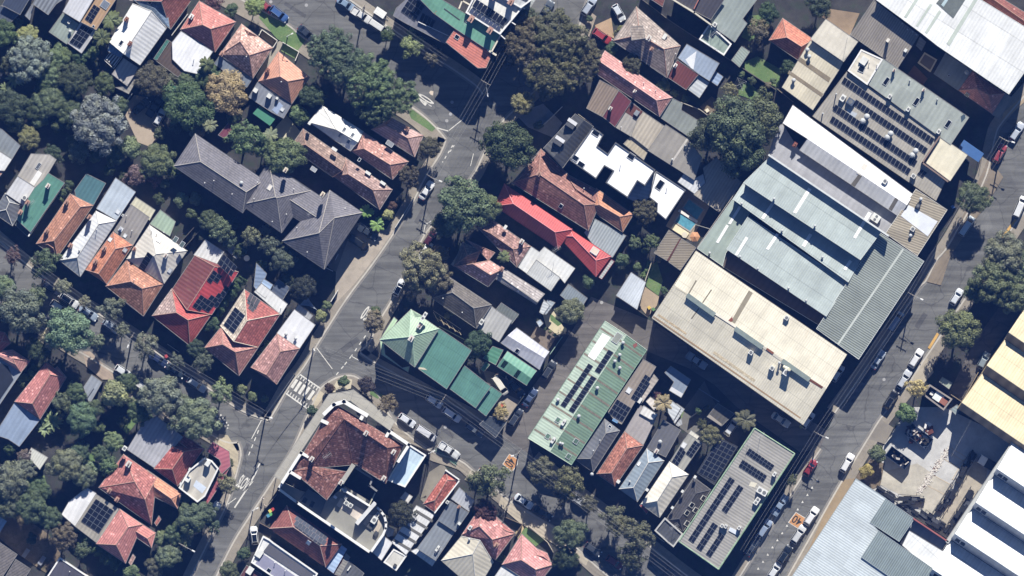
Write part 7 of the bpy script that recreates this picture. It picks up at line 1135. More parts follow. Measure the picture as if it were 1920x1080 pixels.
for a in ((210, 38, 22, '#6f7c50', 'spreading palm between solar roof and white gable'), (193, 72, 20, '#6a764c', 'second palm just below the spreading palm'), (389, 122, 16, '#727e50', 'palm at the back of the white rear roof'), (394, 235, 16, '#8d9676', 'pale palm on the apartment lawn edge'), (508, 254, 16, '#8f9a78', 'palm beside the bushy tree above the apartments'), (1397, 787, 24, '#6f7058', 'big palm beside the silver car in the shaded lane'), (945, 482, 13, '#7c8a5c', 'small palm between the mottled pink house and crossed gables')):
    palm(*a)
palm(1243, 755, 20, '#b5a377', 'dead straw coloured palm with a drooping skirt', h=6.5)
for a in ((30, 148, 20, '#8fa070', 'banana clump at the left edge below the blue grey tree'), (98, 790, 24, '#8aa070', 'banana clump below the pink gabled house'), (84, 802, 18, '#9ab080', 'smaller banana clump at the edge of the blue rear roof'), (12, 165, 14, '#8fa070', 'low banana plant on the left edge')): palm(*a, kind='banana', h=2.2)
for a in ((688, 397, 14, '#7fae5a', 'bright tree fern beside the apartment car bay, upper one'), (708, 421, 15, '#86b05c', 'bright tree fern beside the parked dark van')): palm(*a, kind='fern', h=2.0)
hedge([(398, 600), (418, 568), (442, 540), (455, 520)], 2.2, 2.4, '#56724e', 'tall hedge between the red solar house and the red tiled house'); hedge([(488, 668), (505, 640)], 1.4, 1.4, '#86a058', 'bright low hedge between the two red tiled houses'); hedge([(150, 985), (185, 1030), (225, 1060)], 3.0, 2.6, '#56704e', 'long loose hedge south of the solar block'); hedge([(112, 375), (135, 345)], 1.6, 1.5, '#6a7a58', 'narrow hedge beside the green flat roof'); hedge([(35, 715), (60, 700), (68, 685)], 1.6, 1.6, '#86a068', 'pale leafy hedge west of the pink gabled house'); hedge([(300, 720+80), (255, 760)], 1.2, 1.2, '#4f6646', 'dark hedge along the grey carport lawn'); hedge([(1205, 520), (1220, 490)], 1.0, 1.2, '#6c8a50', 'low hedge beside the small lawn strip near the carport')

# ---------------------------------------------------------------- vehicles
N = -34
for a in (
    ('suv', 97, 540, N, '#2a3040', 'dark suv in the shade at the top of the lower street'), ('suv', 130, 563, N, '#eceef0', 'white suv with big dark sunroof on the lower street', 1), ('suv', 112, 577, N, '#e9e7e0', 'second white suv beside the sunroof suv'), ('sedan', 166, 587, N, '#9fb2c8', 'silver blue sedan behind the white suvs'), ('hatch', 208, 612, N, '#a9b9cc', 'pale blue hatchback under the slim street tree'), ('hatch', 84, 598, N, '#3a4456', 'dark hatchback half hidden by the wide street tree'),
    ('sedan', 297, 674, N, '#26365e', 'navy sedan on the lower street'), ('sedan', 329, 695, N, '#2c3a44', 'dark car with a white tail on the lower street'), ('wagon', 369, 721, N, '#dfe3e8', 'white wagon nearest the junction on the lower street'), ('hatch', 231, 697, N, '#e4e8ec', 'white hatchback on the south side of the lower street'), ('van', 272, 728, N, '#e6e6e2', 'white van half under the wide street tree'), ('sedan', 400, 958, 56, '#dfe6ec', 'white sedan under the corner tree beside the verandah'),
    ('sedan', 265, 199, 40, '#2c3038', 'dark sedan parked in the court between trees'), ('ute', 290, 200, 56, '#22262e', 'dark ute with load in the parking court'), ('hatch', 299, 221, 62, '#e2e6ec', 'white hatchback in the sun of the parking court'),
    ('suv', 523, 26, N-4, '#4470b4', 'blue suv on the upper street'), ('hatch', 499, 13, N-4, '#b0404a', 'red hatchback behind the lime street tree'), ('sedan', 575, 63, N-10, '#39414e', 'dark sedan tucked under the first street tree crown'), ('sedan', 649, 8, N, '#8aa6c2', 'light blue sedan at the top of the upper street'), ('ute', 678, 29, N, '#e6e6e4', 'white ute on the shop side of the upper street'), ('van', 710, 50, N, '#e9e9e6', 'white van nearest the shops on the upper street'),
    ('suv', 1104, 12, 56, '#b9c3d2', 'silver suv at the top of the main road'), ('suv', 1129, 68, -35, '#b9313c', 'red suv parked in the yard beside the dormer house'), ('sedan', 1025, 18, 56, '#5c6670', 'grey sedan in shade beside the huge olive tree'), ('hatch', 1160, 24, -60, '#dfe6ee', 'white hatchback in the garden at the top edge'),
    ('sedan', 800, 357, 56, '#eef0f2', 'white sedan standing on the main road beside the pole'), ('hatch', 806, 447, 56, '#5a2430', 'dark red hatchback under the green road tree'), ('van', 796, 472, 56, '#efeee8', 'white van under the olive brown eucalypt'), ('hatch', 748, 540, 62, '#e6eaf0', 'white hatchback with black roof on the main road', 1), ('hatch', 477, 1004, 96, '#f2f3f4', 'white hatchback with long black sunroof on the lower drive', 1),
    ('ute', 689, 435, N, '#39424e', 'dark ute with pale cab at the apartment bay'), ('van', 672, 455, N, '#1f242c', 'black van beside the dark ute at the apartments'),
    ('hatch', 814, 752, N, '#dfe4ee', 'white hatchback at the north kerb of the hotel side street'), ('suv', 847, 777, N, '#eceaf0', 'white suv at the north kerb of the hotel side street'), ('suv', 890, 805, N, '#626a74', 'grey suv at the north kerb near the lane corner'), ('hatch', 763, 788, N, '#dfe4ee', 'white hatchback at the south kerb beside the hotel'), ('van', 799, 812, N, '#dcdde2', 'white van at the south kerb beside the hotel annexe'), ('ute', 842, 844, N, '#e8eaea', 'white ute with green ladder rack on the south kerb'), ('wagon', 913, 893, N, '#e2e0d2', 'cream wagon hidden under the street tree'),
    ('sedan', 982, 940, N, '#dfe6ee', 'white sedan on the lower side street'), ('sedan', 1018, 962, N, '#2a2f38', 'dark sedan behind the white sedan in shade'), ('suv', 1090, 942, N, '#b5b9be', 'grey suv across the lower side street'), ('hatch', 1152, 1054, N, '#8d2a30', 'red hatchback in shade at the bottom of the side street'), ('hatch', 1112, 1030, N, '#4a5058', 'grey hatchback in shade lower side street'),
    ('suv', 1029, 694, 57, '#3c424c', 'black suv at the garage end of the rear lane'), ('sedan', 994, 745, 57, '#4a5c80', 'navy sedan in the rear lane'), ('suv', 966, 783, 57, '#3a4250', 'black suv nearest the side street in the rear lane'), ('van', 938, 722, -56, '#f4ecdc', 'cream white van in the yard behind the teal roofs'), ('sedan', 968, 728, -50, '#1c2430', 'black sedan in the yard beside the cream van'),
    ('ute', 1306, 676, N, '#a9b5c4', 'silver ute in the deep shade of the warehouse lane'), ('suv', 1372, 800, 55, '#dfe4ea', 'silver white suv by the palm in the lane yard'), ('sedan', 1464, 787, N, '#b5c0cc', 'silver sedan parked under the warehouse wall'), ('hatch', 1514, 788, 56, '#dfe3e8', 'white hatchback at the end of the warehouse lane'),
    ('wagon', 1906, 247, 57, '#c5cdda', 'silver wagon on the warehouse road at the right edge'), ('suv', 1874, 288, 62, '#a8303e', 'red suv near the blue awning'), ('van', 1912, 388, 66, '#f3f4f4', 'white van cut by the right edge of the road'), ('van', 1812, 424, 57, '#dbe6ea', 'silver white van in the tree shadow of the road'), ('hatch', 1793, 557, 57, '#e2e8f0', 'white hatchback half under the park tree'),
    ('suv', 1717, 672, 57, '#f4f4f4', 'bright white suv, front one of the kerbside three'), ('wagon', 1695, 711, 57, '#cdd2da', 'silver wagon, middle one of the kerbside three'), ('suv', 1670, 750, 57, '#14171d', 'black suv, last one of the kerbside three'), ('van', 1679, 603, 57, '#93a5bc', 'silver van in shade beside the ribbed warehouse'), ('sedan', 1646, 674, 57, '#aab6c6', 'silver sedan in shade beside the cream warehouse'), ('hatch', 1570, 700, 57, '#dfe6ee', 'white hatchback in the gap of the cream warehouse'), ('hatch', 1844, 676, 62, '#8d9ca4', 'grey green hatchback in the service yard'),
    ('suv', 1588, 868, 60, '#f4f4f3', 'white suv with black screen beside the golden shrub'), ('hatch', 1519, 877, 56, '#a3242e', 'bright red hatchback beside the factory wall'), ('ute', 1462, 947, 56, '#8fa5c0', 'blue grey ute in shade beside the factory'), ('suv', 1433, 991, 56, '#93a8c6', 'pale blue suv in shade beside the factory'), ('sedan', 1411, 1025, 56, '#3a4454', 'dark sedan in deep shade beside the factory'),
    ('suv', 1521, 968, 56, '#f6f6f6', 'clean white suv next to the orange road marking'), ('suv', 1497, 1002, 56, '#d5d8da', 'silver suv with roof rack below the orange road marking'), ('suv', 1471, 1040, 56, '#1c2630', 'dark suv behind the roof rack suv'), ('hatch', 1452, 1070, 56, '#e2e6ea', 'white hatchback on the bottom edge of the warehouse road')):
    car(a[0], a[1], a[2], a[3], a[4], a[5], roof=len(a) > 6)
q = W(None, (713, 24), 0); o = thing('box_trailer', 'white box trailer beside the shop side power pole', 'trailer', q, R(N)); m = MB(); m.box((0, 0, 1.2), (2.4, 1.5, 1.4)); m.build('box', WHITE(), o); m = MB(); m.box((1.6, 0, .5), (1.0, .12, .1)); m.build('drawbar', DGREY(), o)
for s_ in (-1, 1): m = MB(); m.cyl((0, s_*.72, .3), (0, s_*.88, .3), .3, n=12); m.build('wheel', RUB, o)
q = W(None, (842, 848), 0); o = thing('ladder', 'green ladder lying beside the white ute', 'ladder', q, R(N)); m = MB()
for s_ in (-1, 1): m.box((0, s_*.22-1.15, .35), (5.4, .07, .09))
for k in range(15): m.box((-2.5+k*.36, -1.15, .35), (.05, .44, .05))
m.build('frame', plain('#5a9a86', .6), o)
for x, y, c, lab in ((1885, 264, '#2a2c32', 'black motorcycle parked at the kerb, nearer the silver wagon'), (1895, 256, '#3c4046', 'grey motorcycle parked at the kerb beside the black one')):
    o = thing('motorcycle', lab, 'motorcycle', W(None, (x, y), .03), R(120))
    for s_ in (-.65, .65): m = MB(); m.cyl((s_, -.06, .32), (s_, .06, .32), .32, n=14); m.build('wheel', RUB, o)
    m = MB(); m.box((.1, 0, .78), (.55, .3, .28), 0, 0, .7); m.box((0, 0, .45), (.6, .22, .35)); m.build('fuel_tank', plain(c, .3), o); m = MB(); m.box((-.42, 0, .78), (.7, .26, .12)); m.build('seat', RUB, o); m = MB(); m.cyl((.45, -.35, 1.0), (.45, .35, 1.0), .025); m.cyl((.45, 0, 1.0), (.65, 0, .35), .04); m.build('handlebar', STEEL, o)

# ---------------------------------------------------------------- poles and wires
P = {}
for k, x, y, ang, lab, lamp, h in (
    ('a', 911, 156, 150, 'power pole with lamp at the corner of the orange shop roof', (.4, -2.6), 10.5), ('b', 809, 333, 146, 'power pole beside the white sedan on the main road', (1.9, -.8), 10), ('c', 588, 652, 56, 'power pole on the footpath by the big crossing', (.2, -.4), 11), ('d', 498, 780, 56, 'power pole on the junction corner of the lower street', (1.2, -.3), 10.5),
    ('e', 248, 632, 56, 'power pole between street trees on the lower street', (-.7, -1.9), 10), ('f', 683, 14, 56, 'power pole at the top of the upper street', None, 9.5), ('g', 831, 748, 56, 'power pole on the side street beside the teal roofs', None, 9), ('h', 972, 849, 56, 'power pole at the lane corner by the orange marking', (-1.3, -.6), 9.5), ('i', 1709, 553, 150, 'power pole with white lamp beside the ribbed warehouse', (1.9, -.9), 10), ('j', 1533, 813, 150, 'power pole with lamp at the warehouse lane mouth', (1.8, -.8), 10), ('k', 1880, 262, 150, 'power pole near the two motorcycles', (1.9, -.6), 10.5), ('l', 346, 1022, 150, 'power pole with long lamp arm at the lower street corner', (2.0, -1.1), 10), ('m', 951, 951, 56, 'timber pole at the front of the plum tree house', None, 8)):
    P[k] = power_pole(x, y, h*.8, ang, lab, lamp)
for k, x, y, h, lab in (('n', 539, 70, 8, 'slim street light column on the upper street footpath'), ('o', 474, 957, 7.5, 'slim pole on the footpath above the white hatchback'), ('p', 804, 850, 6.5, 'slim pole by the annexe driveway')):
    q = W(None, (x, y)); o = thing('street_light', lab, 'street light', q); m = MB(); m.cyl((0, 0, 0), (0, 0, h), .12, .07); m.build('pole', STEEL, o); m = MB(); m.cyl((0, 0, h-.1), (.9, .5, h+.1), .04); m.box((1.1, .6, h+.1), (.5, .22, .12), .5); m.build('lamp_head', WHITE(), o)
def far(x, y, h, ang): return (W(None, (x, y)), h*.8, Vector((math.cos(R(ang)), math.sin(R(ang)), 0))*1.05)
for a, c, lab, gp in ((far(975, 40, 10, 150), P['a'], 'power line running up the main road beside the terraces', 'power lines at the top of the main road'), (P['a'], P['b'], 'power line along the main road between corner shop and white sedan', 'power lines along the upper main road'), (far(-20, 437, 10, 56), P['e'], 'power line over the western half of the lower street', 'power lines over the western lower street'), (P['e'], P['d'], 'power line over the eastern half of the lower street', 'power lines over the eastern lower street'), (P['c'], P['g'], 'power line crossing the main road to the side street', 'power lines crossing the main road'), (P['g'], P['h'], 'power line along the hotel side street kerb', 'power lines along the hotel side street'), (P['d'], P['c'], 'power line along the footpath between the junction poles', 'power lines between the junction poles'), (P['k'], P['i'], 'power line along the upper warehouse road', 'power lines along the upper warehouse road'), (P['i'], P['j'], 'power line along the ribbed and cream warehouses', 'power lines beside the warehouses'), (P['j'], far(1395, 1035, 10, 150), 'power line past the grey factory', 'power lines past the grey factory'), (P['f'], far(835, 118, 9, 56), 'power line in front of the upper street shops', 'power lines in front of the shops'), (far(560, -60, 10, 56), P['f'], 'power line at the top edge over the upper street', 'power lines at the top of the upper street'), (P['h'], far(1300, 1100, 9, 56), 'power line in the trees of the lower side street', 'power lines in the lower side street')):
    wires(a, c, lab, gp)

# ---------------------------------------------------------------- fences
for pts, t, lab, h, c in (
    ([(220, -10), (430, 150), (780, 378), (1130, 605)], '30', 'long dark fence between the dormer house and the back lawn', 1.8, '#6d665c'), ([(490, 690), (620, 740), (730, 822)], '30', 'pale capped wall beside the grey flat rear roof', 1.8, '#a9a396'), ([(1140, 600), (1250, 690)], '30', 'timber fence below the cream factory', 1.8, '#7f7566'),
    ([(600, 735), (835, 395), (900, 290)], '31', 'tall concrete wall on the end of the stepped factory', 5.6, '#9a948a'), ([(250, 960), (305, 800)], '31', 'pale timber fence beside the small lawn', 1.8, '#b5aa98'), ([(590, 580), (690, 610)], '31', 'thin pool fence beside the pool terrace', 1.3, '#8d8d88'), ([(55, 130), (200, 220), (270, 270)], '32', 'dark fence at the warehouse end of the garden shed', 1.8, '#59534c'),
    ([(975, 520), (1060, 400)], '22', 'teal green fence beside the mauve garage', 1.9, '#8aa898'), ([(690, 960), (735, 890), (800, 800)], '22', 'dark fence along the rear lane by the teal roofs', 1.8, '#3f423f'), ([(230, 330), (400, 420)], '22', 'mossy fence beside the pale green roof', 1.6, '#7d8a6c'),
    ([(760, 1060), (700, 960)], '31', 'low fence behind the small palm yard', 1.6, '#6d665c'), ([(1185, 800), (1350, 620)], '01', 'dark fence east of the cream metal house', 1.8, '#4f4c4a'), ([(935, 1060), (1165, 760), (1310, 600)], '01', 'dark fence between cream house and rusted red house', 1.8, '#4f4c4a'), ([(0, 480), (110, 350), (215, 225)], '01', 'side fence between the two left edge houses', 1.7, '#6a665f'),
    ([(815, 740), (895, 630)], '00', 'white wall along the west side of the parking court', 2.0, '#c5c3bd'), ([(1160, 240), (1270, 95)], '00', 'long white wall beside the dark red tiled house', 2.2, '#c5c3bd'), ([(380, 240), (400, 200), (505, 275), (470, 330)], '10', 'white garden wall in front of the terracotta house', 1.0, '#d5d0c5'), ([(540, 285), (650, 350), (625, 410)], '10', 'white front wall around the small lawn', 1.0, '#d5d0c5'),
    ([(895, 820), (915, 780)], '11', 'short white wall by the apartment driveway shade', 1.2, '#d9d6ce'), ([(830, 870), (880, 895)], '11', 'white gate wall at the apartment corner', 1.2, '#d9d6ce'), ([(1300, 600), (1425, 400)], '11', 'white pipe fence along the driveway by the tree ferns', 1.0, '#c9c9c6'), ([(865, 165), (915, 85)], '12', 'white wall at the top of the road corner', 1.4, '#e2e0da'),
    ([(620, 655), (700, 705)], '02', 'dark timber fence in front of the grey carport', 1.5, '#57524a'), ([(1130, 450), (1210, 505)], '02', 'pale front wall below the orange tile front', 1.0, '#b5aea2'), ([(300, 430), (200, 570), (165, 640)], '02', 'dark fence beside the pink gabled house', 1.7, '#4c4a48'), ([(1110, 935), (1260, 1050)], '02', 'low pale wall by the mottled grey roof', 1.0, '#a9a294'), ([(960, 0), (1370, 230)], '03', 'fence along the street side of the mottled grey roof', 1.6, '#57524a'),
    ([(400, 650), (500, 530)], '13', 'low wall of the bin yard beside the road', 1.1, '#8d8578'), ([(385, 720), (460, 760), (500, 690)], '13', 'brick wall in front of the brown red hipped house', 1.1, '#7d6a5c'), ([(160, 320), (170, 240), (20, 180)], '23', 'curved wall behind the blue annexe yard', 1.8, '#4c4844'), ([(670, 680), (790, 730), (740, 810)], '23', 'front wall of the plum tree house', 1.1, '#7d6b58'), ([(830, 740), (960, 850), (1000, 920)], '23', 'front fence of the bright pink house', 1.1, '#b5aa98'),
    ([(1440, 430), (1510, 330)], '23', 'fence behind the dark slate hipped house', 1.6, '#55524e'), ([(610, 750), (750, 840)], '32', 'white capped rear wall on the shaded lane', 1.8, '#8f97a2'), ([(550, 950), (670, 860)], '32', 'dark fence between lane back yards', 1.7, '#3c3f44'), ([(165, 690), (380, 850)], '33', 'low front wall of the white hipped house', 1.0, '#b5b0a8'), ([(1270, 470), (1430, 640)], '42', 'hedge side fence at the service yard entrance', 1.2, '#8f8a7c') if 0 else ([(945, 790), (1020, 840), (1130, 640)], '42', 'brown timber fence along the yellow factory yard', 1.6, '#8d7c62'),
    ([(925, 832), (1130, 540), (1345, 195)], '43', 'long concrete wall between works yard and white saw-tooth', 3.0, '#b3b3b0'), ([(300, 425), (700, 690)], '43', 'dark fence behind the scrap racks', 2.0, '#57504c'), ([(500, 190), (640, 15)], '43', 'pale wall at the works yard gate', 1.0, '#b5b0a5'), ([(1215, 745), (1340, 920), (1440, 1040)], '40', 'shaded boundary fence under the white warehouse', 1.8, '#4f4f52') if 0 else ([(960, 960), (1070, 1100)], '40', 'grey fence behind the blue awning', 1.8, '#6d6d6a'),
    ([(880, 275), (1010, 230)], '20', 'front wall of the dark terraces', 1.1, '#8d8880') if 0 else ([(900, 870), (980, 800), (1060, 720)], '20', 'white front fence of the black terrace pair', 1.2, '#c9c9c6'), ([(1165, 770), (1260, 840)], '20', 'pale side wall north of the black terrace pair', 2.0, '#8d877c')):
    fence(pts, lab, h, c, t=t)

# ---------------------------------------------------------------- yards: bins, racks, skips, people
for a in ((506.5, 958, '#d8c83a', 'yellow lidded bin beside the red lidded one in the bin yard'), (512, 955, '#c8352c', 'red lidded bin in the bin yard by the brown red house'), (508, 964, '#4fae5c', 'green lidded bin at the lower end of the bin yard'), (503, 967, '#3f8fb0', 'blue lidded bin in the bin yard'), (255, 760, '#c9c040', 'yellow lidded bin on the verge by the carport'), (262, 764, '#b8352c', 'red lidded bin on the verge by the carport'), (1217, 577, '#d9b32a', 'yellow lidded bin beside the cream warehouse'), (1225, 580, '#5a8a4c', 'green lidded bin beside the cream warehouse'), (312, 668, '#b83038', 'red lidded bin by the navy sedan'), (941, 760, '#c8562c', 'orange red bin in the teal roof yard'), (1786, 388, '#3a6fc0', 'blue bin under the street tree near the tan factory'), (1502, 800, '#9a9a3a', 'olive bin at the lane end under the warehouse')): bin_(*a)
def rack(pts, w, h, label, seed, t='43'):
    h *= .8
    rg = random.Random(seed); P_ = [W(t, p) for p in pts]; o = thing('storage_rack', label, 'storage rack', P_[0]); f = MB(); m = MB(); c = MB()
    for a, b_ in zip(P_, P_[1:]):
        d = b_-a; L = d.length; d = d/L; rz = math.atan2(d.y, d.x); sd_ = Vector((-d.y, d.x, 0)); n = max(2, int(L/2.2))
        for k in range(n+1):
            for s_ in (-1, 1): p = a+d*(L*k/n)+sd_*s_*w/2-P_[0]; f.box((p.x, p.y, h*.55), (.09, .09, h*1.1), rz)
        for z in (h*.3, h*.75):
            for s_ in (-1, 1): p = (a+b_)/2+sd_*s_*w/2-P_[0]; f.box((p.x, p.y, z), (L, .08, .1), rz)
        for k in range(int(L*2.4)):
            p = a+d*rg.uniform(.2, L-.2)+sd_*rg.uniform(-.3, .3)*w-P_[0]; z = rg.uniform(.25, h*.85)
            (m if rg.random() < .85 else c).box((p.x, p.y, z), (rg.uniform(1.0, 2.2), rg.uniform(.4, .9), rg.uniform(.3, .7)), rz+rg.uniform(-.06, .06))
    f.build('rack_frame', plain('#3a3f48', .6), o); m.build('stored_steel', plain('#1d212a', .7, .3, 3), o); c.build('stored_offcuts', plain('#474c56', .7, .3, 3), o)
rack([(1100, 250), (1040, 350), (980, 460)], 1.6, 1.7, 'northern half of the long dark rack dividing the yard', 1); rack([(975, 465), (910, 570), (850, 660)], 1.8, 1.6, 'southern half of the long dark rack dividing the yard', 2); rack([(1105, 490), (1010, 640)], 1.7, 1.9, 'dark rack against the concrete wall, upper one', 3); rack([(1000, 660), (920, 790)], 1.9, 2.1, 'dark rack against the concrete wall in the corner', 4); rack([(760, 660), (890, 750)], 2.0, 2.0, 'dark rack in the bottom corner of the yard', 5); rack([(590, 560), (760, 572)], 1.9, 2.4, 'dark rack turned across the yard', 6); rack([(460, 490), (580, 570)], 1.6, 1.5, 'low dark rack along the striped roof wall', 7); rack([(610, 600), (770, 700)], 1.2, 1.4, 'narrow rack squeezed behind the turned rack', 8); rack([(790, 720), (900, 795)], 1.2, 1.2, 'thin rack along the red capped wall', 9)
def skip(t, a, b_, w, h, label, load):
    p, q = W(t, a), W(t, b_); c = (p+q)/2; d = q-p; L = d.length; rz = math.atan2(d.y, d.x); o = thing('skip_bin', label, 'skip', c, rz); m = MB()
    for s_ in (-1, 1): m.box((0, s_*w/2, h/2), (L, .1, h)); m.box((s_*L/2, 0, h/2), (.1, w, h))
    m.box((0, 0, .1), (L, w, .1)); m.build('skip_body', plain('#2d3f5c', .6, .2), o); rg = random.Random(int(L*100)); u = MB(); v = MB()
    for k in range(load): (u if k % 3 else v).box((rg.uniform(-.45, .45)*L, rg.uniform(-.4, .4)*w, h*rg.uniform(.5, .95)), (rg.uniform(.3, 1.2), rg.uniform(.2, .6), rg.uniform(.2, .5)), rg.uniform(0, 3))
    u.build('load', plain('#2c2c30', .8, .3), o)
    if v.v: v.build('pale_load', plain('#c2b8ae', .8, .3), o)
skip('43', (525, 235), (655, 330), 2.3, 2.0, 'long blue skip standing by the yard shrubs', 10); skip('43', (660, 85), (800, 190), 2.6, 1.5, 'open blue skip heaped with white and rusty scrap', 22)
q = W('43', (725, 90)); o = thing('scrap_heap', 'white and rust scrap heap on the concrete by the open skip', 'scrap', q); rg = random.Random(3); m = MB(); v = MB()
for k in range(40): (m if k % 2 else v).box((rg.uniform(-2.2, 3), rg.uniform(-1.8, 1.2)-k % 2*.8, rg.uniform(.1, .9)), (rg.uniform(.4, 1.4), rg.uniform(.2, .8), rg.uniform(.1, .4)), rg.uniform(0, 3))
m.build('rusty_scrap', plain('#6d3a2c', .9, .3, 2), o); v.build('white_sheets', plain('#e6e4e0', .7), o)
rg = random.Random(5); m = MB(); v = MB()
for k in range(380):
    f = rg.random(); x = 935-205*f+rg.gauss(0, 1)*11; y = 215+305*f+rg.gauss(0, 1)*9; p = W('43', (x, y), .0)
    (m if rg.random() < .86 else v).box((p.x, p.y, .1), (rg.uniform(.15, .5), rg.uniform(.06, .18), rg.uniform(.03, .08)), rg.uniform(0, 3))
o = m.build('timber_debris', plain('#e0d8cc', .9, .2, 3)); tag(o, kind='stuff'); o = v.build('scrap_debris', plain('#6d4a3c', .9, .3, 3)); tag(o, kind='stuff')
for pts in ([(945, 215), (1055, 280), (1000, 330)], [(930, 240), (1040, 310)], [(900, 290), (1000, 350), (955, 430), (1000, 420)], [(790, 470), (905, 530)], [(830, 400), (960, 470)]): stroke(pts, .16, plain('#c9b79a'), '43', 'yard_line', .075)
q = W('43', (1205, 325), 0); o = thing('truck', 'small truck with white cab roof by the concrete wall', 'truck', q, R(150)); m = MB(); m.box((1.6, 0, 1.3), (1.7, 1.9, 1.7), 0, 0, .9); m.build('cab', WHITE(), o); m = MB(); m.box((-1.0, 0, .8), (3.6, 1.9, .2)); m.box((-1, .95, 1.1), (3.6, .08, .5)); m.box((-1, -.95, 1.1), (3.6, .08, .5)); m.build('tray', DGREY(), o); m = MB(); m.box((2.46, 0, 1.75), (.06, 1.5, .6)); m.build('windscreen', glass(), o)
for sx in (1.6, -1.9):
    for s_ in (-1, 1): m = MB(); m.cyl((sx, s_*.7, .38), (sx, s_*.97, .38), .38, n=12); m.build('wheel', RUB, o)
q = W('30', (890, 570), 0); o = thing('clothes_line', 'rotary clothes line on the fig tree lawn', 'clothes line', q); m = MB(); m.cyl((0, 0, 0), (0, 0, 2), .04); m.build('post', STEEL, o); m = MB()
for k in range(4): a = k*1.571+.4; m.cyl((0, 0, 1.9), (1.5*math.cos(a), 1.5*math.sin(a), 2.1), .025)
for r in (.6, 1.0, 1.45):
    for k in range(4): a = k*1.571+.4; m.cyl((r*math.cos(a), r*math.sin(a), 1.95), (r*math.cos(a+1.571), r*math.sin(a+1.571), 1.95), .012, n=3)
m.build('frame', STEEL, o)
for t, p, lab in (('30', (670, 745), 'cream outdoor armchair on the bare yard'), ('30', (700, 770), 'second cream outdoor chair near the yard wall')):
    o = thing('garden_chair', lab, 'chair', W(t, p), .6); m = MB(); m.box((0, 0, .4), (.7, .7, .12)); m.build('seat', CREAM(), o); m = MB(); m.box((-.33, 0, .7), (.1, .7, .6)); m.build('backrest', CREAM(), o)
    for sx in (-1, 1):
        for s_ in (-1, 1): m = MB(); m.box((sx*.3, s_*.3, .18), (.06, .06, .36)); m.build('leg', WOOD, o)
# two walkers on the road-side footpath
def person(t, p, rz, shirt, trousers, hair, label, ph=.25):
    o = thing('person', label, 'person', W(t, p, .125), rz); V = []; Ed = []; Rd = []
    def j(x, y, z, r, par=None):
        V.append((x, y, z)); Rd.append(r)
        if par is not None: Ed.append((par, len(V)-1))
        return len(V)-1
    pel = j(0, 0, .95, .14); wa = j(0, 0, 1.12, .13, pel); ch = j(0, 0, 1.32, .165, wa); nk = j(.01, 0, 1.5, .055, ch); hd = j(.02, 0, 1.62, .09, nk); tp = j(.01, 0, 1.72, .08, hd)
    for s_ in (-1, 1):
        hp = j(0, s_*.1, .9, .095, pel); kn = j(s_*ph*.5+.04, s_*.1, .5, .065, hp); an = j(s_*ph, s_*.1, .09, .045, kn); j(s_*ph+.17, s_*.11, .04, .035, an)
        sh_ = j(0, s_*.19, 1.42, .065, ch); el = j(-s_*ph*.5-.02, s_*.25, 1.15, .048, sh_); wr = j(-s_*ph*.8+.06, s_*.25, .92, .034, el); pm = j(-s_*ph*.8+.08, s_*.25, .84, .03, wr)
        for k in range(4): j(-s_*ph*.8+.10+.012*k, s_*.25+(k-1.5)*.018, .76-(.012 if k in (1, 2) else 0), .008, pm)
        j(-s_*ph*.8+.13, s_*.23, .82, .010, pm)
    me = bpy.data.meshes.new('body'); me.from_pydata(V, Ed, []); ob = bpy.data.objects.new('body', me); COL.objects.link(ob); ob.parent = o
    md = ob.modifiers.new('skin', 'SKIN'); 
    for k, sv in enumerate(me.skin_vertices[0].data if me.skin_vertices else []): pass
    return o, ob, Rd, shirt, trousers, hair
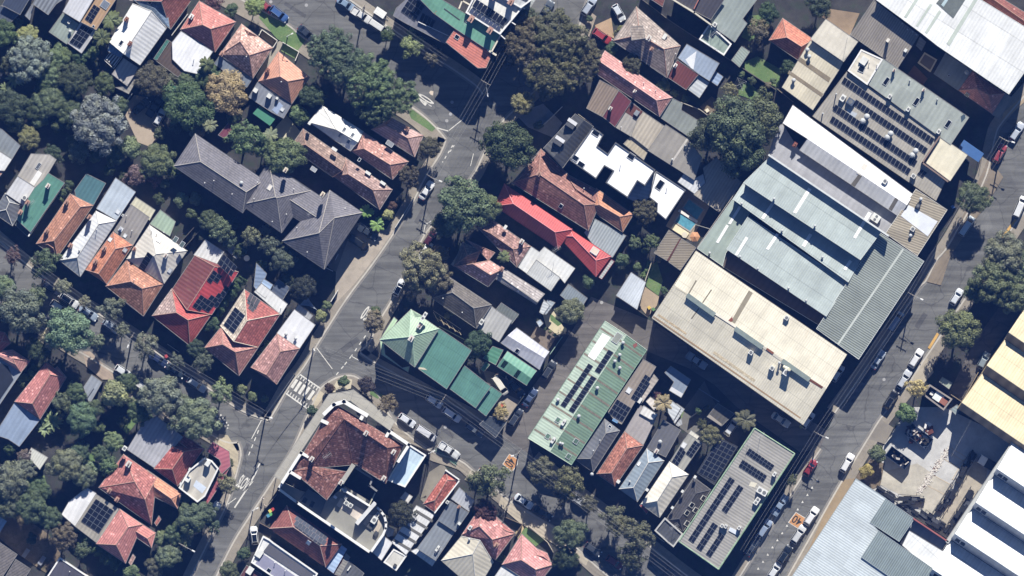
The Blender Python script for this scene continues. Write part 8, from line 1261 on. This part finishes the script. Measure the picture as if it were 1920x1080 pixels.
def finish(o, ob, Rd, shirt, trousers, hair):
    bpy.context.view_layer.objects.active = ob; me = ob.data
    if not me.skin_vertices:
        ob.modifiers.clear(); bm = bmesh.new(); bm.from_mesh(me); bm.verts.layers.skin.verify(); bm.to_mesh(me); bm.free(); ob.modifiers.new('skin', 'SKIN')
    for k, sv in enumerate(me.skin_vertices[0].data): sv.radius = (Rd[k], Rd[k]); sv.use_root = (k == 0)
    ob.modifiers.new('sub', 'SUBSURF').levels = 1; dg = bpy.context.evaluated_depsgraph_get(); dg.update(); m2 = bpy.data.meshes.new_from_object(ob.evaluated_get(dg)); ob.modifiers.clear(); ob.data = m2; m2.materials.clear()
    for c in ('#c79c80', shirt, trousers): m2.materials.append(plain(c, .8, .05))
    for f in m2.polygons: c = f.center; f.material_index = 2 if c.z < .98 and abs(c.y) < .2 else (1 if c.z < 1.47 and (c.z > 1.1 or abs(c.y) < .2) else 0); f.use_smooth = True
    h = MB(); h.dome((0, 0, 1.66), .105, .12, 10, 4); h.build('hair', plain(hair, .8), o, smooth=True)
    h = MB(); h.box((.115, 0, 1.62), (.03, .025, .05)); h.build('nose', plain('#c79c80', .8, .05), o)
    for s_ in (-1, 1): h = MB(); h.box((.1, s_*.035, 1.65), (.02, .03, .015)); h.build('eye', DGREY(), o); h = MB(); h.box((0, s_*.1, 1.62), (.04, .02, .06)); h.build('ear', plain('#c79c80', .8, .05), o)
    h = MB(); h.box((.105, 0, 1.57), (.02, .05, .012)); h.build('mouth', plain('#9a5a50', .8, .05), o)
for a in (('13', (405, 555), 0.9, '#e8e8ea', '#2c3038', '#3a2c24', 'person in white top walking on the footpath above the bin yard'), ('13', (422, 602), 4.0, '#d9c3b0', '#4a4c58', '#c9b8a0', 'person in pale top walking near the low bin yard wall')): finish(*person(*a))
bpy.context.view_layer.update()
# ---------------------------------------------------------------- air between the ground and the aircraft
m = MB(); m.box((0, 0, 1262), (900, 700, 2526)); o = mesh('haze', m.v, m.f, []) ; tag(o, kind='stuff')
hm = bpy.data.materials.new('haze'); hm.use_nodes = True; nt = hm.node_tree; nt.nodes.remove(nt.nodes['Principled BSDF']); pv = nt.nodes.new('ShaderNodeVolumePrincipled')
pv.inputs['Color'].default_value = (.10, .28, 1.0, 1); pv.inputs['Density'].default_value = .000021; pv.inputs['Anisotropy'].default_value = 0.0
nt.links.new(pv.outputs[0], [q for q in nt.nodes if q.type == 'OUTPUT_MATERIAL'][0].inputs['Volume']); o.data.materials.append(hm)
